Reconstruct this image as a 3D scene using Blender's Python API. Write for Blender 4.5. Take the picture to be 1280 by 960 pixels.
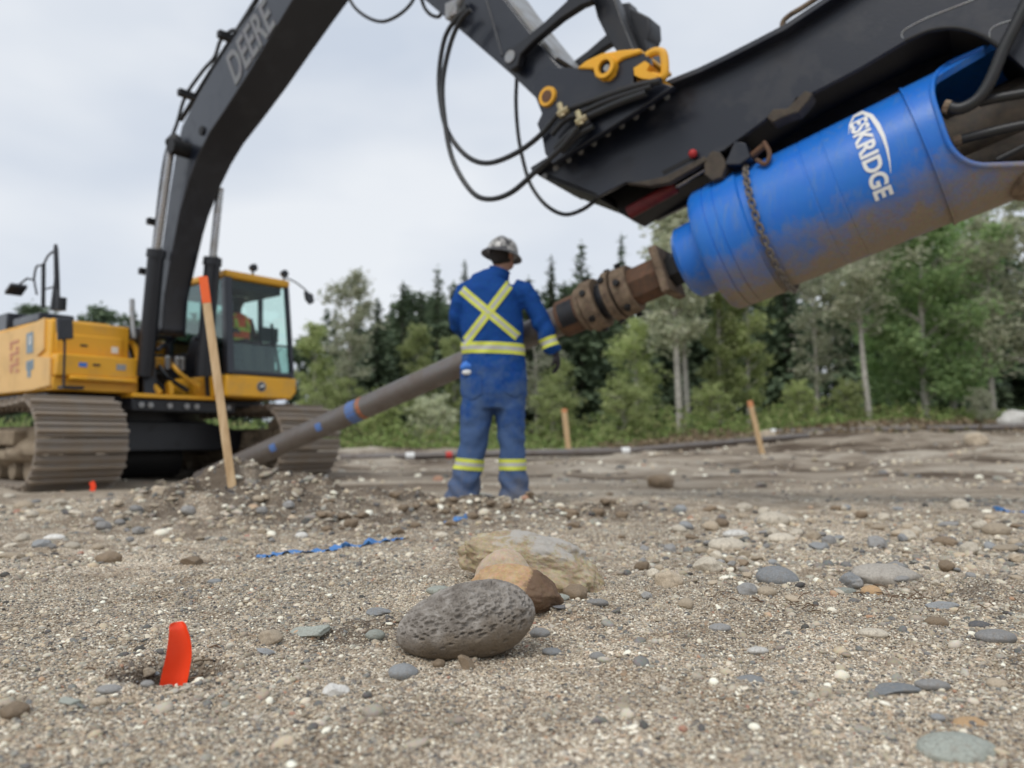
import bpy, math, random
import numpy as np
from mathutils import Vector, Matrix
from mathutils.bvhtree import BVHTree
from mathutils import kdtree

for o in list(bpy.data.objects):
    bpy.data.objects.remove(o)
SC = bpy.context.scene
COL = SC.collection
R = math.radians
V = Vector

# ------------------------------------------------------------------ camera
CAM = V((0, 0, 0.495))
PITCH = R(4.05)
cd = bpy.data.cameras.new('camera')
cd.lens = 27.0
cd.sensor_width = 36.0
cd.clip_start = 0.05
cd.clip_end = 2000
cd.dof.use_dof = True
cd.dof.focus_distance = 1.68
cd.dof.aperture_fstop = 2.5
co = bpy.data.objects.new('camera', cd)
COL.objects.link(co)
co.location = CAM
co.rotation_euler = (R(90) + PITCH, 0, 0)
SC.camera = co

# ------------------------------------------------------------------ world, sun, exposure
SUN_EL, SUN_AZ = R(52), R(-150)
w = bpy.data.worlds.new('World')
SC.world = w
w.use_nodes = True
nt = w.node_tree
nt.nodes.clear()
N_ = nt.nodes.new
out = N_('ShaderNodeOutputWorld')
bg = N_('ShaderNodeBackground')
bg.inputs['Strength'].default_value = 0.10
sky = N_('ShaderNodeTexSky')
sky.sky_type = 'NISHITA'
sky.sun_disc = False
sky.sun_elevation = SUN_EL
sky.sun_rotation = SUN_AZ
tc = N_('ShaderNodeTexCoord')
mp = N_('ShaderNodeMapping')
mp.inputs['Scale'].default_value = (1.0, 1.0, 2.4)
nz = N_('ShaderNodeTexNoise')
nz.inputs['Scale'].default_value = 1.9
nz.inputs['Detail'].default_value = 4
nz.inputs['Roughness'].default_value = 0.45
cr = N_('ShaderNodeValToRGB')
cr.color_ramp.elements[0].position = 0.38
cr.color_ramp.elements[0].color = (5.6, 6.2, 7.15, 1)
cr.color_ramp.elements[1].position = 0.62
cr.color_ramp.elements[1].color = (7.7, 8.0, 8.4, 1)
mx = N_('ShaderNodeMixRGB')
mx.inputs['Fac'].default_value = 0.95
L_ = nt.links.new
L_(tc.outputs['Generated'], mp.inputs['Vector'])
L_(mp.outputs['Vector'], nz.inputs['Vector'])
L_(nz.outputs['Fac'], cr.inputs['Fac'])
L_(sky.outputs['Color'], mx.inputs['Color1'])
L_(cr.outputs['Color'], mx.inputs['Color2'])
L_(mx.outputs['Color'], bg.inputs['Color'])
L_(bg.outputs['Background'], out.inputs['Surface'])

sd = bpy.data.lights.new('sun', 'SUN')
sd.energy = 1.5
sd.angle = R(25)
sd.color = (1.0, 0.96, 0.9)
so = bpy.data.objects.new('sun', sd)
COL.objects.link(so)
sdir = V((math.sin(SUN_AZ) * math.cos(SUN_EL), math.cos(SUN_AZ) * math.cos(SUN_EL), math.sin(SUN_EL)))
so.rotation_euler = sdir.to_track_quat('Z', 'Y').to_euler()
so.location = (0, 0, 30)

vs = SC.view_settings
SC.display_settings.display_device = 'sRGB'
vs.view_transform = 'Standard'
vs.look = 'None'
vs.exposure = 0.15
vs.gamma = 1.0

# ------------------------------------------------------------------ helpers: survey of the photograph
fwd = V((0, math.cos(PITCH), math.sin(PITCH)))
upv = V((0, -math.sin(PITCH), math.cos(PITCH)))


def ray(u, v):
    return fwd + V((1, 0, 0)) * ((u - 640) / 960.0) + upv * (-(v - 480) / 960.0)


def at(u, v, Y):
    d = ray(u, v)
    return CAM + d * (Y / d.y)


def onp(u, v, p, n):
    d = ray(u, v)
    return CAM + d * ((p - CAM).dot(n) / d.dot(n))


# ------------------------------------------------------------------ helpers: noise
def _h2(ix, iy, s):
    n = (ix.astype(np.int64) * 374761393 + iy.astype(np.int64) * 668265263 + s * 974711) & 0x7fffffff
    n = ((n ^ (n >> 13)) * 1274126177) & 0x7fffffff
    return ((n ^ (n >> 16)) & 0xffff) / 65535.0


def vn2(x, y, s=0):
    x = np.asarray(x, float); y = np.asarray(y, float)
    ix = np.floor(x); iy = np.floor(y)
    fx = x - ix; fy = y - iy
    fx = fx * fx * (3 - 2 * fx); fy = fy * fy * (3 - 2 * fy)
    a = _h2(ix, iy, s); b = _h2(ix + 1, iy, s); c = _h2(ix, iy + 1, s); d = _h2(ix + 1, iy + 1, s)
    return (a + (b - a) * fx) * (1 - fy) + (c + (d - c) * fx) * fy - 0.5


def fbm2(x, y, o=3, s=0):
    z = 0; a = 1.0
    for k in range(o):
        z = z + a * vn2(x * 2.03 ** k + 7.3 * k, y * 2.03 ** k - 3.1 * k, s + k)
        a *= 0.5
    return z


def vn3(p, s=0):
    p = np.asarray(p, float)
    z = p[:, 2]
    iz = np.floor(z); fz = z - iz; fz = fz * fz * (3 - 2 * fz)
    out_ = np.zeros(len(p))
    for k in (0, 1):
        q = iz + k
        out_ += vn2(p[:, 0] + q * 17.13, p[:, 1] - q * 9.71, s) * (fz if k else 1 - fz)
    return out_


def fbm3(p, o=3, s=0):
    z = 0; a = 1.0
    for k in range(o):
        z = z + a * vn3(p * 2.03 ** k + 3.7 * k, s + k)
        a *= 0.5
    return z


def sm(a, b, x):
    t = np.clip((np.asarray(x, float) - a) / (b - a), 0, 1)
    return t * t * (3 - 2 * t)


# ------------------------------------------------------------------ ground height
HOLE = (-0.575, 1.335)


def soil(x, y):
    """where dark freshly dug earth lies"""
    w_ = 1.0 * np.exp(-((x + 1.62) / 0.62) ** 2 - ((y - 4.75) / 0.95) ** 2)
    w_ = w_ + 1.0 * np.exp(-((x + 0.85) / 0.9) ** 2 - ((y - 4.5) / 0.85) ** 2)
    w_ = w_ + 1.1 * np.exp(-((x - 0.2) / 0.75) ** 2 - ((y - 4.8) / 0.5) ** 2)
    w_ = w_ + 0.65 * np.exp(-((x - 1.1) / 0.40) ** 2 - ((y - 2.1) / 0.16) ** 2)
    w_ = w_ + 0.7 * np.exp(-((x + 0.30) / 0.15) ** 2 - ((y - 1.62) / 0.14) ** 2)
    w_ = w_ + 0.6 * np.exp(-((x - 0.16) / 0.10) ** 2 - ((y - 1.75) / 0.2) ** 2)
    return np.clip(w_, 0, 1)


def H(x, y, fine=True):
    x = np.asarray(x, float); y = np.asarray(y, float)
    z = 0.06 * (1 - sm(1.6, 4.2, y)) + 0.04 * (1 - sm(4.0, 7.5, y))
    lump = 0.6 + 0.9 * (fbm2(x * 3.1, y * 3.1, 3, 5) + 0.35)
    z = z + 0.09 * np.exp(-((x + 2.15) / 0.4) ** 2 - ((y - 4.6) / 0.55) ** 2) * lump
    z = z + 0.21 * np.exp(-((x + 1.80) / 0.34) ** 2 - ((y - 4.95) / 0.5) ** 2) * lump
    z = z + 0.13 * np.exp(-((x + 1.28) / 0.42) ** 2 - ((y - 4.75) / 0.6) ** 2) * lump
    z = z + 0.10 * np.exp(-((x + 0.70) / 0.6) ** 2 - ((y - 4.7) / 0.6) ** 2) * lump
    z = z + 0.055 * np.exp(-((x - 0.25) / 0.65) ** 2 - ((y - 4.7) / 0.25) ** 2) * lump
    near = 1 - sm(2.5, 7, y)
    z = z + 0.05 * fbm2(x * 1.1, y * 1.3, 2, 11) * sm(1.2, 3.0, y)
    z = z + near * (0.022 * fbm2(x * 4.3, y * 4.3, 3, 21))
    z = z + soil(x, y) * 0.075 * fbm2(x * 8, y * 8, 4, 33)
    # stony bank on the right, mid distance
    z = z + 0.035 * np.exp(-((y - 3.6) / 0.5) ** 2) * sm(0.3, 1.2, x)
    far = sm(7.5, 13, y)
    z = z + far * (0.17 * fbm2(x * 0.22, y * 0.75, 4, 41) + 0.085 * fbm2(x * 1.5, y * 2.4, 4, 43) - 0.02)
    rid = np.abs(fbm2(x * 0.16 + 4, y * 1.15, 2, 47))
    z = z + far * 0.16 * (0.18 - rid) * 1.3
    z = z + sm(14, 30, y) * sm(1.5, 13, x) * 1.05 + sm(14, 30, y) * 0.12
    z = z + sm(45, 140, y) * 2.0
    d2 = ((x - HOLE[0]) / (0.068 + 0.02 * vn2(x * 25, y * 25, 88))) ** 2 + ((y - HOLE[1]) / 0.080) ** 2
    z = z - 0.085 * np.exp(-d2 ** 2.5 * 0.6) + 0.008 * np.exp(-((np.sqrt(d2) - 1.5) / 0.35) ** 2)
    if fine:
        z = z + near * (0.006 * fbm2(x * 31, y * 31, 2, 51) + 0.0035 * vn2(x * 130, y * 130, 57)
                        + 0.0028 * vn2(x * 260, y * 260, 58))
    return z


def hz(x, y):
    return float(H(np.array([x]), np.array([y]))[0])


_TS = 0.4 * 1.004 ** np.arange(1560)


def gnd(u, v):
    """where the sight line through a pixel meets the ground"""
    d = ray(u, v)
    P = np.outer(_TS, np.array(d)) + np.array(CAM)
    hit = np.nonzero(P[:, 2] <= H(P[:, 0], P[:, 1]))[0]
    k = hit[0] if len(hit) else len(_TS) - 1
    ts = np.linspace(_TS[max(k - 1, 0)], _TS[k], 40)
    P = np.outer(ts, np.array(d)) + np.array(CAM)
    hit = np.nonzero(P[:, 2] <= H(P[:, 0], P[:, 1]))[0]
    q = P[hit[0]] if len(hit) else P[-1]
    return V(q)


# ------------------------------------------------------------------ helpers: objects
class MB:
    def __init__(s):
        s.v = []; s.f = []; s.m = []

    def add(s, vs_, fs_, mi=0):
        n = len(s.v)
        s.v.extend([tuple(q) for q in vs_])
        for f in fs_:
            s.f.append(tuple(i + n for i in f)); s.m.append(mi)
        return s

    def box(s, c, a, b, d, mi=0):
        c = V(c); a = V(a); b = V(b); d = V(d)
        vs_ = [c + a * i + b * j + d * k for k in (-1, 1) for j in (-1, 1) for i in (-1, 1)]
        fs_ = [(0, 2, 3, 1), (4, 5, 7, 6), (0, 1, 5, 4), (2, 6, 7, 3), (0, 4, 6, 2), (1, 3, 7, 5)]
        if a.cross(b).dot(d) < 0: fs_ = [tuple(reversed(f)) for f in fs_]
        return s.add(vs_, fs_, mi)

    def fbox(s, fr, lo, hi, mi=0):
        o = fr((0, 0, 0))
        ex, ey, ez = fr((1, 0, 0)) - o, fr((0, 1, 0)) - o, fr((0, 0, 1)) - o
        c = fr([(lo[i] + hi[i]) / 2 for i in range(3)])
        return s.box(c, ex * ((hi[0] - lo[0]) / 2), ey * ((hi[1] - lo[1]) / 2), ez * ((hi[2] - lo[2]) / 2), mi)

    def prism(s, pts, ext, mi=0):
        pts = [V(p) for p in pts]; ext = V(ext)
        n = len(pts)
        nrm = V((0, 0, 0))
        for i in range(n):
            nrm += (pts[i] - pts[0]).cross(pts[(i + 1) % n] - pts[0])
        if nrm.dot(ext) > 0: pts = pts[::-1]
        vs_ = pts + [p + ext for p in pts]
        fs_ = [tuple(range(n)), tuple(range(2 * n - 1, n - 1, -1))]
        for i in range(n):
            j = (i + 1) % n
            fs_.append((i, i + n, j + n, j))
        fs_[2:] = [tuple(f) for f in fs_[2:]]
        return s.add(vs_, fs_, mi)

    def tube(s, pts, r, seg=10, mi=0, ell=None, ref=None, cap=True):
        pts = [V(p) for p in pts]
        n = len(pts)
        rr = r if isinstance(r, (list, tuple)) else [r] * n
        rings = []
        t0 = (pts[1] - pts[0]).normalized()
        rf = V(ref) if ref else (V((0, 0, 1)) if abs(t0.z) < 0.9 else V((1, 0, 0)))
        x = (rf - t0 * rf.dot(t0)).normalized()
        for i in range(n):
            t = (pts[min(i + 1, n - 1)] - pts[max(i - 1, 0)]).normalized()
            if ref: x = V(ref)
            x = (x - t * x.dot(t)).normalized()
            y = t.cross(x)
            e = ell[i] if ell else 1.0
            rings.append([pts[i] + x * (rr[i] * math.cos(2 * math.pi * k / seg)) + y * (rr[i] * e * math.sin(2 * math.pi * k / seg)) for k in range(seg)])
        vs_ = [q for g in rings for q in g]
        fs_ = []
        for i in range(n - 1):
            for k in range(seg):
                k2 = (k + 1) % seg
                fs_.append((i * seg + k, i * seg + k2, (i + 1) * seg + k2, (i + 1) * seg + k))
        if cap:
            fs_.append(tuple(range(seg - 1, -1, -1)))
            fs_.append(tuple((n - 1) * seg + k for k in range(seg)))
        return s.add(vs_, fs_, mi)

    def lathe(s, o, ax, prof, seg=32, mi=0, cap=True):
        ax = V(ax).normalized()
        return s.tube_prof(V(o), ax, prof, seg, mi, cap)

    def tube_prof(s, o, ax, prof, seg, mi, cap):
        rf = V((0, 0, 1)) if abs(ax.z) < 0.9 else V((1, 0, 0))
        x = (rf - ax * rf.dot(ax)).normalized(); y = ax.cross(x)
        vs_ = []; fs_ = []
        for (t, r) in prof:
            for k in range(seg):
                a = 2 * math.pi * k / seg
                vs_.append(o + ax * t + x * (r * math.cos(a)) + y * (r * math.sin(a)))
        n = len(prof)
        for i in range(n - 1):
            for k in range(seg):
                k2 = (k + 1) % seg
                fs_.append((i * seg + k, i * seg + k2, (i + 1) * seg + k2, (i + 1) * seg + k))
        if cap:
            fs_.append(tuple(range(seg - 1, -1, -1)))
            fs_.append(tuple((n - 1) * seg + k for k in range(seg)))
        return s.add(vs_, fs_, mi)

    def build(s, name, mats, root=None, parent=None, loc=None, smooth=True, bevel=0.0, ang=35):
        """root gives the origin; parent defaults to root"""
        if parent is None: parent = root
        org = V(loc) if loc is not None else (V(root['org']) if root else V((0, 0, 0)))
        me = bpy.data.meshes.new(name)
        me.from_pydata([(q[0] - org.x, q[1] - org.y, q[2] - org.z) for q in s.v], [], s.f)
        if not isinstance(mats, (list, tuple)): mats = [mats]
        for m_ in mats: me.materials.append(m_)
        me.polygons.foreach_set('material_index', s.m)
        import bmesh
        bm = bmesh.new(); bm.from_mesh(me)
        bmesh.ops.recalc_face_normals(bm, faces=bm.faces)
        bm.to_mesh(me); bm.free()
        finish(me, smooth, ang)
        o = bpy.data.objects.new(name, me)
        COL.objects.link(o)
        if parent: o.parent = parent
        else: o.location = org
        if root is None: o['org'] = tuple(org)
        if bevel:
            b = o.modifiers.new('edge', 'BEVEL')
            b.width = bevel; b.segments = 2; b.limit_method = 'ANGLE'; b.angle_limit = R(40)
        return o


def finish(me, smooth=True, ang=35):
    me.polygons.foreach_set('use_smooth', [bool(smooth)] * len(me.polygons))
    if smooth and ang: me.set_sharp_from_angle(angle=R(ang))
    me.update()


def tag(o, label=None, cat=None, group=None, kind=None):
    if label: o['label'] = label
    if cat: o['category'] = cat
    if group: o['group'] = group
    if kind: o['kind'] = kind
    return o


def thing(name, loc, label, cat, group=None):
    o = bpy.data.objects.new(name, None)
    o.empty_display_size = 0.1
    COL.objects.link(o)
    o.location = loc
    o['org'] = tuple(loc)
    return tag(o, label, cat, group)


def inst(name, me, root, parent, mat4):
    """a piece sharing mesh data; mat4 is relative to the thing's base"""
    o = bpy.data.objects.new(name, me)
    COL.objects.link(o)
    o.parent = parent
    o.matrix_local = mat4
    return o


def spline(pts, n=8):
    pts = [V(p) for p in pts]
    out_ = []
    P = [pts[0] * 2 - pts[1]] + pts + [pts[-1] * 2 - pts[-2]]
    for i in range(1, len(P) - 2):
        for k in range(n):
            t = k / n
            a, b, c, d = P[i - 1], P[i], P[i + 1], P[i + 2]
            out_.append(0.5 * ((2 * b) + (c - a) * t + (2 * a - 5 * b + 4 * c - d) * t * t + (3 * b - a - 3 * c + d) * t ** 3))
    out_.append(pts[-1])
    return out_


def np_mesh(name, v, f, mats, mi=None, smooth=True):
    """v (n,3), f (m,k) numpy"""
    me = bpy.data.meshes.new(name)
    m, k = f.shape
    me.vertices.add(len(v)); me.vertices.foreach_set('co', np.ascontiguousarray(v, np.float32).ravel())
    me.loops.add(m * k); me.loops.foreach_set('vertex_index', np.ascontiguousarray(f, np.int32).ravel())
    me.polygons.add(m); me.polygons.foreach_set('loop_start', np.arange(0, m * k, k, dtype=np.int32))
    me.polygons.foreach_set('loop_total', np.full(m, k, np.int32))
    for q in mats: me.materials.append(q)
    if mi is not None: me.polygons.foreach_set('material_index', np.ascontiguousarray(mi, np.int32))
    me.polygons.foreach_set('use_smooth', np.full(m, smooth, bool))
    me.update(calc_edges=True)
    me.validate()
    return me


def ico(sub):
    import bmesh
    bm = bmesh.new()
    bmesh.ops.create_icosphere(bm, subdivisions=sub, radius=1.0)
    v = np.array([q.co[:] for q in bm.verts]); f = np.array([[q.index for q in p.verts] for p in bm.faces])
    bm.free()
    return v, f


# ------------------------------------------------------------------ materials
def mat(name):
    m = bpy.data.materials.new(name)
    m.use_nodes = True
    t = m.node_tree
    b = t.nodes['Principled BSDF']
    return m, t, b


def ramp(t, stops):
    c = t.nodes.new('ShaderNodeValToRGB')
    e = c.color_ramp.elements
    while len(e) < len(stops): e.new(0.5)
    for i, (p, col) in enumerate(stops):
        e[i].position = p; e[i].color = (*col, 1)
    return c


def noise(t, scale, detail=3, rough=0.55, coord='Object', vec=None):
    n = t.nodes.new('ShaderNodeTexNoise')
    n.inputs['Scale'].default_value = scale
    n.inputs['Detail'].default_value = detail
    n.inputs['Roughness'].default_value = rough
    if vec is None:
        c = t.nodes.new('ShaderNodeTexCoord')
        vec = c.outputs[coord]
    t.links.new(vec, n.inputs['Vector'])
    return n


def mixc(t, fac, a, b, mode='MIX'):
    m = t.nodes.new('ShaderNodeMixRGB')
    m.blend_type = mode
    for k, q in (('Fac', fac), ('Color1', a), ('Color2', b)):
        if hasattr(q, 'links'): t.links.new(q, m.inputs[k])
        elif isinstance(q, (int, float)): m.inputs[k].default_value = q
        else: m.inputs[k].default_value = (*q, 1)
    return m.outputs['Color']


def bump(t, b, h, strength=0.3, dist=0.01):
    n = t.nodes.new('ShaderNodeBump')
    n.inputs['Strength'].default_value = strength
    n.inputs['Distance'].default_value = dist
    t.links.new(h, n.inputs['Height'])
    t.links.new(n.outputs['Normal'], b.inputs['Normal'])


def worn(name, col, rough=0.45, dirt=(0.22, 0.18, 0.14), amount=0.25, scale=4, metal=0.0, spec=0.5, fine=60, coat=0.0):
    """painted or bare metal with dust and grime in patches of their own"""
    m, t, b = mat(name)
    n1 = noise(t, scale, 6, 0.65)
    n2 = noise(t, fine, 3, 0.6)
    r1 = ramp(t, [(0.62 - amount * 0.6, (0, 0, 0)), (0.86 - amount * 0.3, (1, 1, 1))])
    t.links.new(n1.outputs['Fac'], r1.inputs['Fac'])
    v2 = mixc(t, 0.25, col, n2.outputs['Color'], 'SOFT_LIGHT')
    fac = t.nodes.new('ShaderNodeMath'); fac.operation = 'MULTIPLY'; fac.inputs[1].default_value = min(1, 0.35 + amount)
    t.links.new(r1.outputs['Color'], fac.inputs[0])
    c = mixc(t, fac.outputs[0], v2, dirt)
    t.links.new(c, b.inputs['Base Color'])
    rr = t.nodes.new('ShaderNodeMapRange')
    rr.inputs['To Min'].default_value = rough; rr.inputs['To Max'].default_value = min(1, rough + 0.4)
    t.links.new(r1.outputs['Color'], rr.inputs['Value'])
    t.links.new(rr.outputs['Result'], b.inputs['Roughness'])
    b.inputs['Metallic'].default_value = metal
    b.inputs['Specular IOR Level'].default_value = spec
    b.inputs['Coat Weight'].default_value = coat; b.inputs['Coat Roughness'].default_value = 0.18
    bump(t, b, n2.outputs['Fac'], 0.15, 0.003)
    return m


def flat(name, col, rough=0.6, spec=0.3, metal=0.0):
    m, t, b = mat(name)
    n = noise(t, 25, 4, 0.6)
    c = mixc(t, 0.2, col, n.outputs['Color'], 'SOFT_LIGHT')
    t.links.new(c, b.inputs['Base Color'])
    b.inputs['Roughness'].default_value = rough
    b.inputs['Specular IOR Level'].default_value = spec
    b.inputs['Metallic'].default_value = metal
    return m


DUST = (0.26, 0.22, 0.175)
M_yel = worn('yellow_paint', (0.79, 0.40, 0.028), 0.38, DUST, 0.18, 3, spec=0.4)
M_side = worn('yellow_side_panel', (0.78, 0.47, 0.14), 0.36, (0.45, 0.36, 0.26), 0.3, 2.5, spec=0.45)  # same yellow made creamier: sky sheen and dust put into the colour
M_dark = worn('charcoal_paint', (0.009, 0.0105, 0.015), 0.40, (0.05, 0.045, 0.04), 0.12, 5)
M_boom = worn('boom_paint', (0.007, 0.0098, 0.018), 0.28, (0.036, 0.040, 0.052), 0.22, 4, spec=0.5, coat=0.3)
M_beam = worn('beam_paint', (0.008, 0.0108, 0.020), 0.34, (0.040, 0.041, 0.047), 0.2, 4, coat=0.15)
M_black = flat('black_rubber', (0.014, 0.014, 0.015), 0.55)
M_hose = flat('hose_rubber', (0.02, 0.021, 0.023), 0.42, 0.4)
M_steel = worn('rod_steel', (0.45, 0.45, 0.46), 0.25, DUST, 0.25, 8, metal=1.0)
M_grey = worn('grey_metal', (0.30, 0.31, 0.32), 0.4, DUST, 0.3, 8, metal=0.4)
M_brass = worn('brass_fitting', (0.42, 0.36, 0.22), 0.4, DUST, 0.2, 20, metal=0.7)
M_track = worn('track_steel', (0.26, 0.235, 0.21), 0.55, (0.27, 0.21, 0.15), 0.6, 5, metal=0.0, spec=0.5)
M_mud = worn('caked_mud', (0.20, 0.155, 0.11), 0.95, (0.36, 0.30, 0.22), 0.5, 9, spec=0.1)
M_rust = worn('rusty_steel', (0.155, 0.08, 0.048), 0.75, (0.075, 0.058, 0.046), 0.5, 16, spec=0.25)
M_chain = worn('chain_steel', (0.12, 0.11, 0.10), 0.55, (0.24, 0.20, 0.15), 0.45, 22, spec=0.4)
M_clay = worn('muddy_steel', (0.26, 0.195, 0.135), 0.8, (0.07, 0.05, 0.038), 0.55, 13, spec=0.2)
M_lug = worn('grimy_steel', (0.055, 0.047, 0.04), 0.7, (0.13, 0.105, 0.08), 0.4, 14, spec=0.25)
M_dred = worn('grimy_red', (0.17, 0.012, 0.015), 0.5, (0.05, 0.03, 0.03), 0.35, 14)
M_pile = worn('pile_steel', (0.20, 0.185, 0.175), 0.36, (0.17, 0.135, 0.11), 0.42, 5, metal=0.6)
M_letter = flat('faded_letter', (0.19, 0.195, 0.205), 0.5)
M_dot = flat('faded_blue_spray', (0.11, 0.20, 0.46), 0.75)
M_odot = flat('faded_orange_spray', (0.45, 0.16, 0.08), 0.8)
M_red = flat('red_paint', (0.45, 0.03, 0.03), 0.5)
M_white = flat('white_print', (0.78, 0.78, 0.76), 0.5)
M_bluep = flat('blue_marking', (0.06, 0.20, 0.62), 0.6)
M_orange = flat('orange_marking', (0.85, 0.14, 0.04), 0.7)
# ------------------------------------------------------------------ ground
def ground_material():
    m, t, b = mat('ground_gravel')
    L = t.links.new
    geo = t.nodes.new('ShaderNodeNewGeometry')
    pos = geo.outputs['Position']
    at_ = t.nodes.new('ShaderNodeAttribute'); at_.attribute_name = 'soil'
    # coarse sand: two sizes of grain, each grain with its own colour
    def grains(scale, stops):
        vo = t.nodes.new('ShaderNodeTexVoronoi'); vo.feature = 'F1'
        vo.inputs['Scale'].default_value = scale
        L(pos, vo.inputs['Vector'])
        sep = t.nodes.new('ShaderNodeSeparateColor')
        L(vo.outputs['Color'], sep.inputs['Color'])
        r = ramp(t, stops)
        L(sep.outputs['Red'], r.inputs['Fac'])
        return r.outputs['Color'], vo.outputs['Distance'], sep.outputs['Green']
    st = [(0.0, (0.108, 0.090, 0.074)), (0.25, (0.239, 0.195, 0.150)), (0.5, (0.386, 0.323, 0.249)), (0.72, (0.494, 0.427, 0.342)),
          (0.88, (0.649, 0.585, 0.484)), (1.0, (0.850, 0.850, 0.769))]
    c1, d1, g1 = grains(300, st)
    c2, d2, g2 = grains(120, [(0.0, (0.144, 0.140, 0.140)), (0.3, (0.288, 0.266, 0.239)), (0.55, (0.461, 0.350, 0.253)), (0.8, (0.490, 0.448, 0.386)), (1.0, (0.850, 0.798, 0.692))])
    gt = t.nodes.new('ShaderNodeMath'); gt.operation = 'GREATER_THAN'; gt.inputs[1].default_value = 0.80
    L(g2, gt.inputs[0])
    c = mixc(t, gt.outputs[0], c1, c2)
    # broad patches: paler dry sand, darker damp ground
    n1 = noise(t, 0.9, 4, 0.6, vec=pos)
    r1 = ramp(t, [(0.38, (0.88, 0.855, 0.815)), (0.62, (1.30, 1.275, 1.225))])
    L(n1.outputs['Fac'], r1.inputs['Fac'])
    c = mixc(t, 1.0, c, r1.outputs['Color'], 'MULTIPLY')
    n2 = noise(t, 5, 5, 0.65, vec=pos)
    r2 = ramp(t, [(0.38, (0.66, 0.62, 0.58)), (0.58, (1.10, 1.09, 1.08))])
    L(n2.outputs['Fac'], r2.inputs['Fac'])
    c = mixc(t, 1.0, c, r2.outputs['Color'], 'MULTIPLY')
    # far ground: tracked mud, streaks of dark earth
    mpn = t.nodes.new('ShaderNodeMapping'); mpn.inputs['Scale'].default_value = (0.28, 1.1, 1)
    L(pos, mpn.inputs['Vector'])
    n3 = noise(t, 1.0, 5, 0.62, vec=mpn.outputs['Vector'])
    r3 = ramp(t, [(0.39, (0.10, 0.075, 0.055)), (0.48, (0.26, 0.215, 0.165)), (0.62, (0.44, 0.39, 0.32))])
    L(n3.outputs['Fac'], r3.inputs['Fac'])
    sx = t.nodes.new('ShaderNodeSeparateXYZ'); L(pos, sx.inputs[0])
    mr = t.nodes.new('ShaderNodeMapRange'); mr.inputs['From Min'].default_value = 5.5; mr.inputs['From Max'].default_value = 9
    L(sx.outputs['Y'], mr.inputs['Value'])
    c = mixc(t, mr.outputs['Result'], c, r3.outputs['Color'])
    # far bank under the trees: dark litter and brown weeds
    mr2 = t.nodes.new('ShaderNodeMapRange'); mr2.inputs['From Min'].default_value = 27; mr2.inputs['From Max'].default_value = 31
    L(sx.outputs['Y'], mr2.inputs['Value'])
    c = mixc(t, mr2.outputs['Result'], c, (0.085, 0.07, 0.045))
    ah = t.nodes.new('ShaderNodeAttribute'); ah.attribute_name = 'hole_shade'
    # freshly dug soil
    n4 = noise(t, 14, 5, 0.7, vec=pos)
    r4 = ramp(t, [(0.30, (0.060, 0.045, 0.034)), (0.55, (0.125, 0.098, 0.074)), (0.75, (0.23, 0.19, 0.148))])
    L(n4.outputs['Fac'], r4.inputs['Fac'])
    c5 = mixc(t, 0.15, r4.outputs['Color'], c)
    c = mixc(t, at_.outputs['Fac'], c, c5)
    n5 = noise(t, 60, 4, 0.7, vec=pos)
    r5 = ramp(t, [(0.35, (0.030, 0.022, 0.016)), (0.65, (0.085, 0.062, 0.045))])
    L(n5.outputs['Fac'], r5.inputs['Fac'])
    c = mixc(t, ah.outputs['Fac'], c, r5.outputs['Color'])  # moist earth in the hole, coloured extra dark to stand in for its shade
    L(c, b.inputs['Base Color'])
    b.inputs['Roughness'].default_value = 0.95
    b.inputs['Specular IOR Level'].default_value = 0.12
    ad = t.nodes.new('ShaderNodeMath'); ad.operation = 'MULTIPLY_ADD'; ad.inputs[1].default_value = 1.6
    L(d2, ad.inputs[0]); L(d1, ad.inputs[2])
    iv = t.nodes.new('ShaderNodeMath'); iv.operation = 'SUBTRACT'; iv.inputs[0].default_value = 2.0
    L(ad.outputs[0], iv.inputs[1])
    bump(t, b, iv.outputs[0], 0.55, 0.0035)
    return m


M_ground = ground_material()


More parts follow.
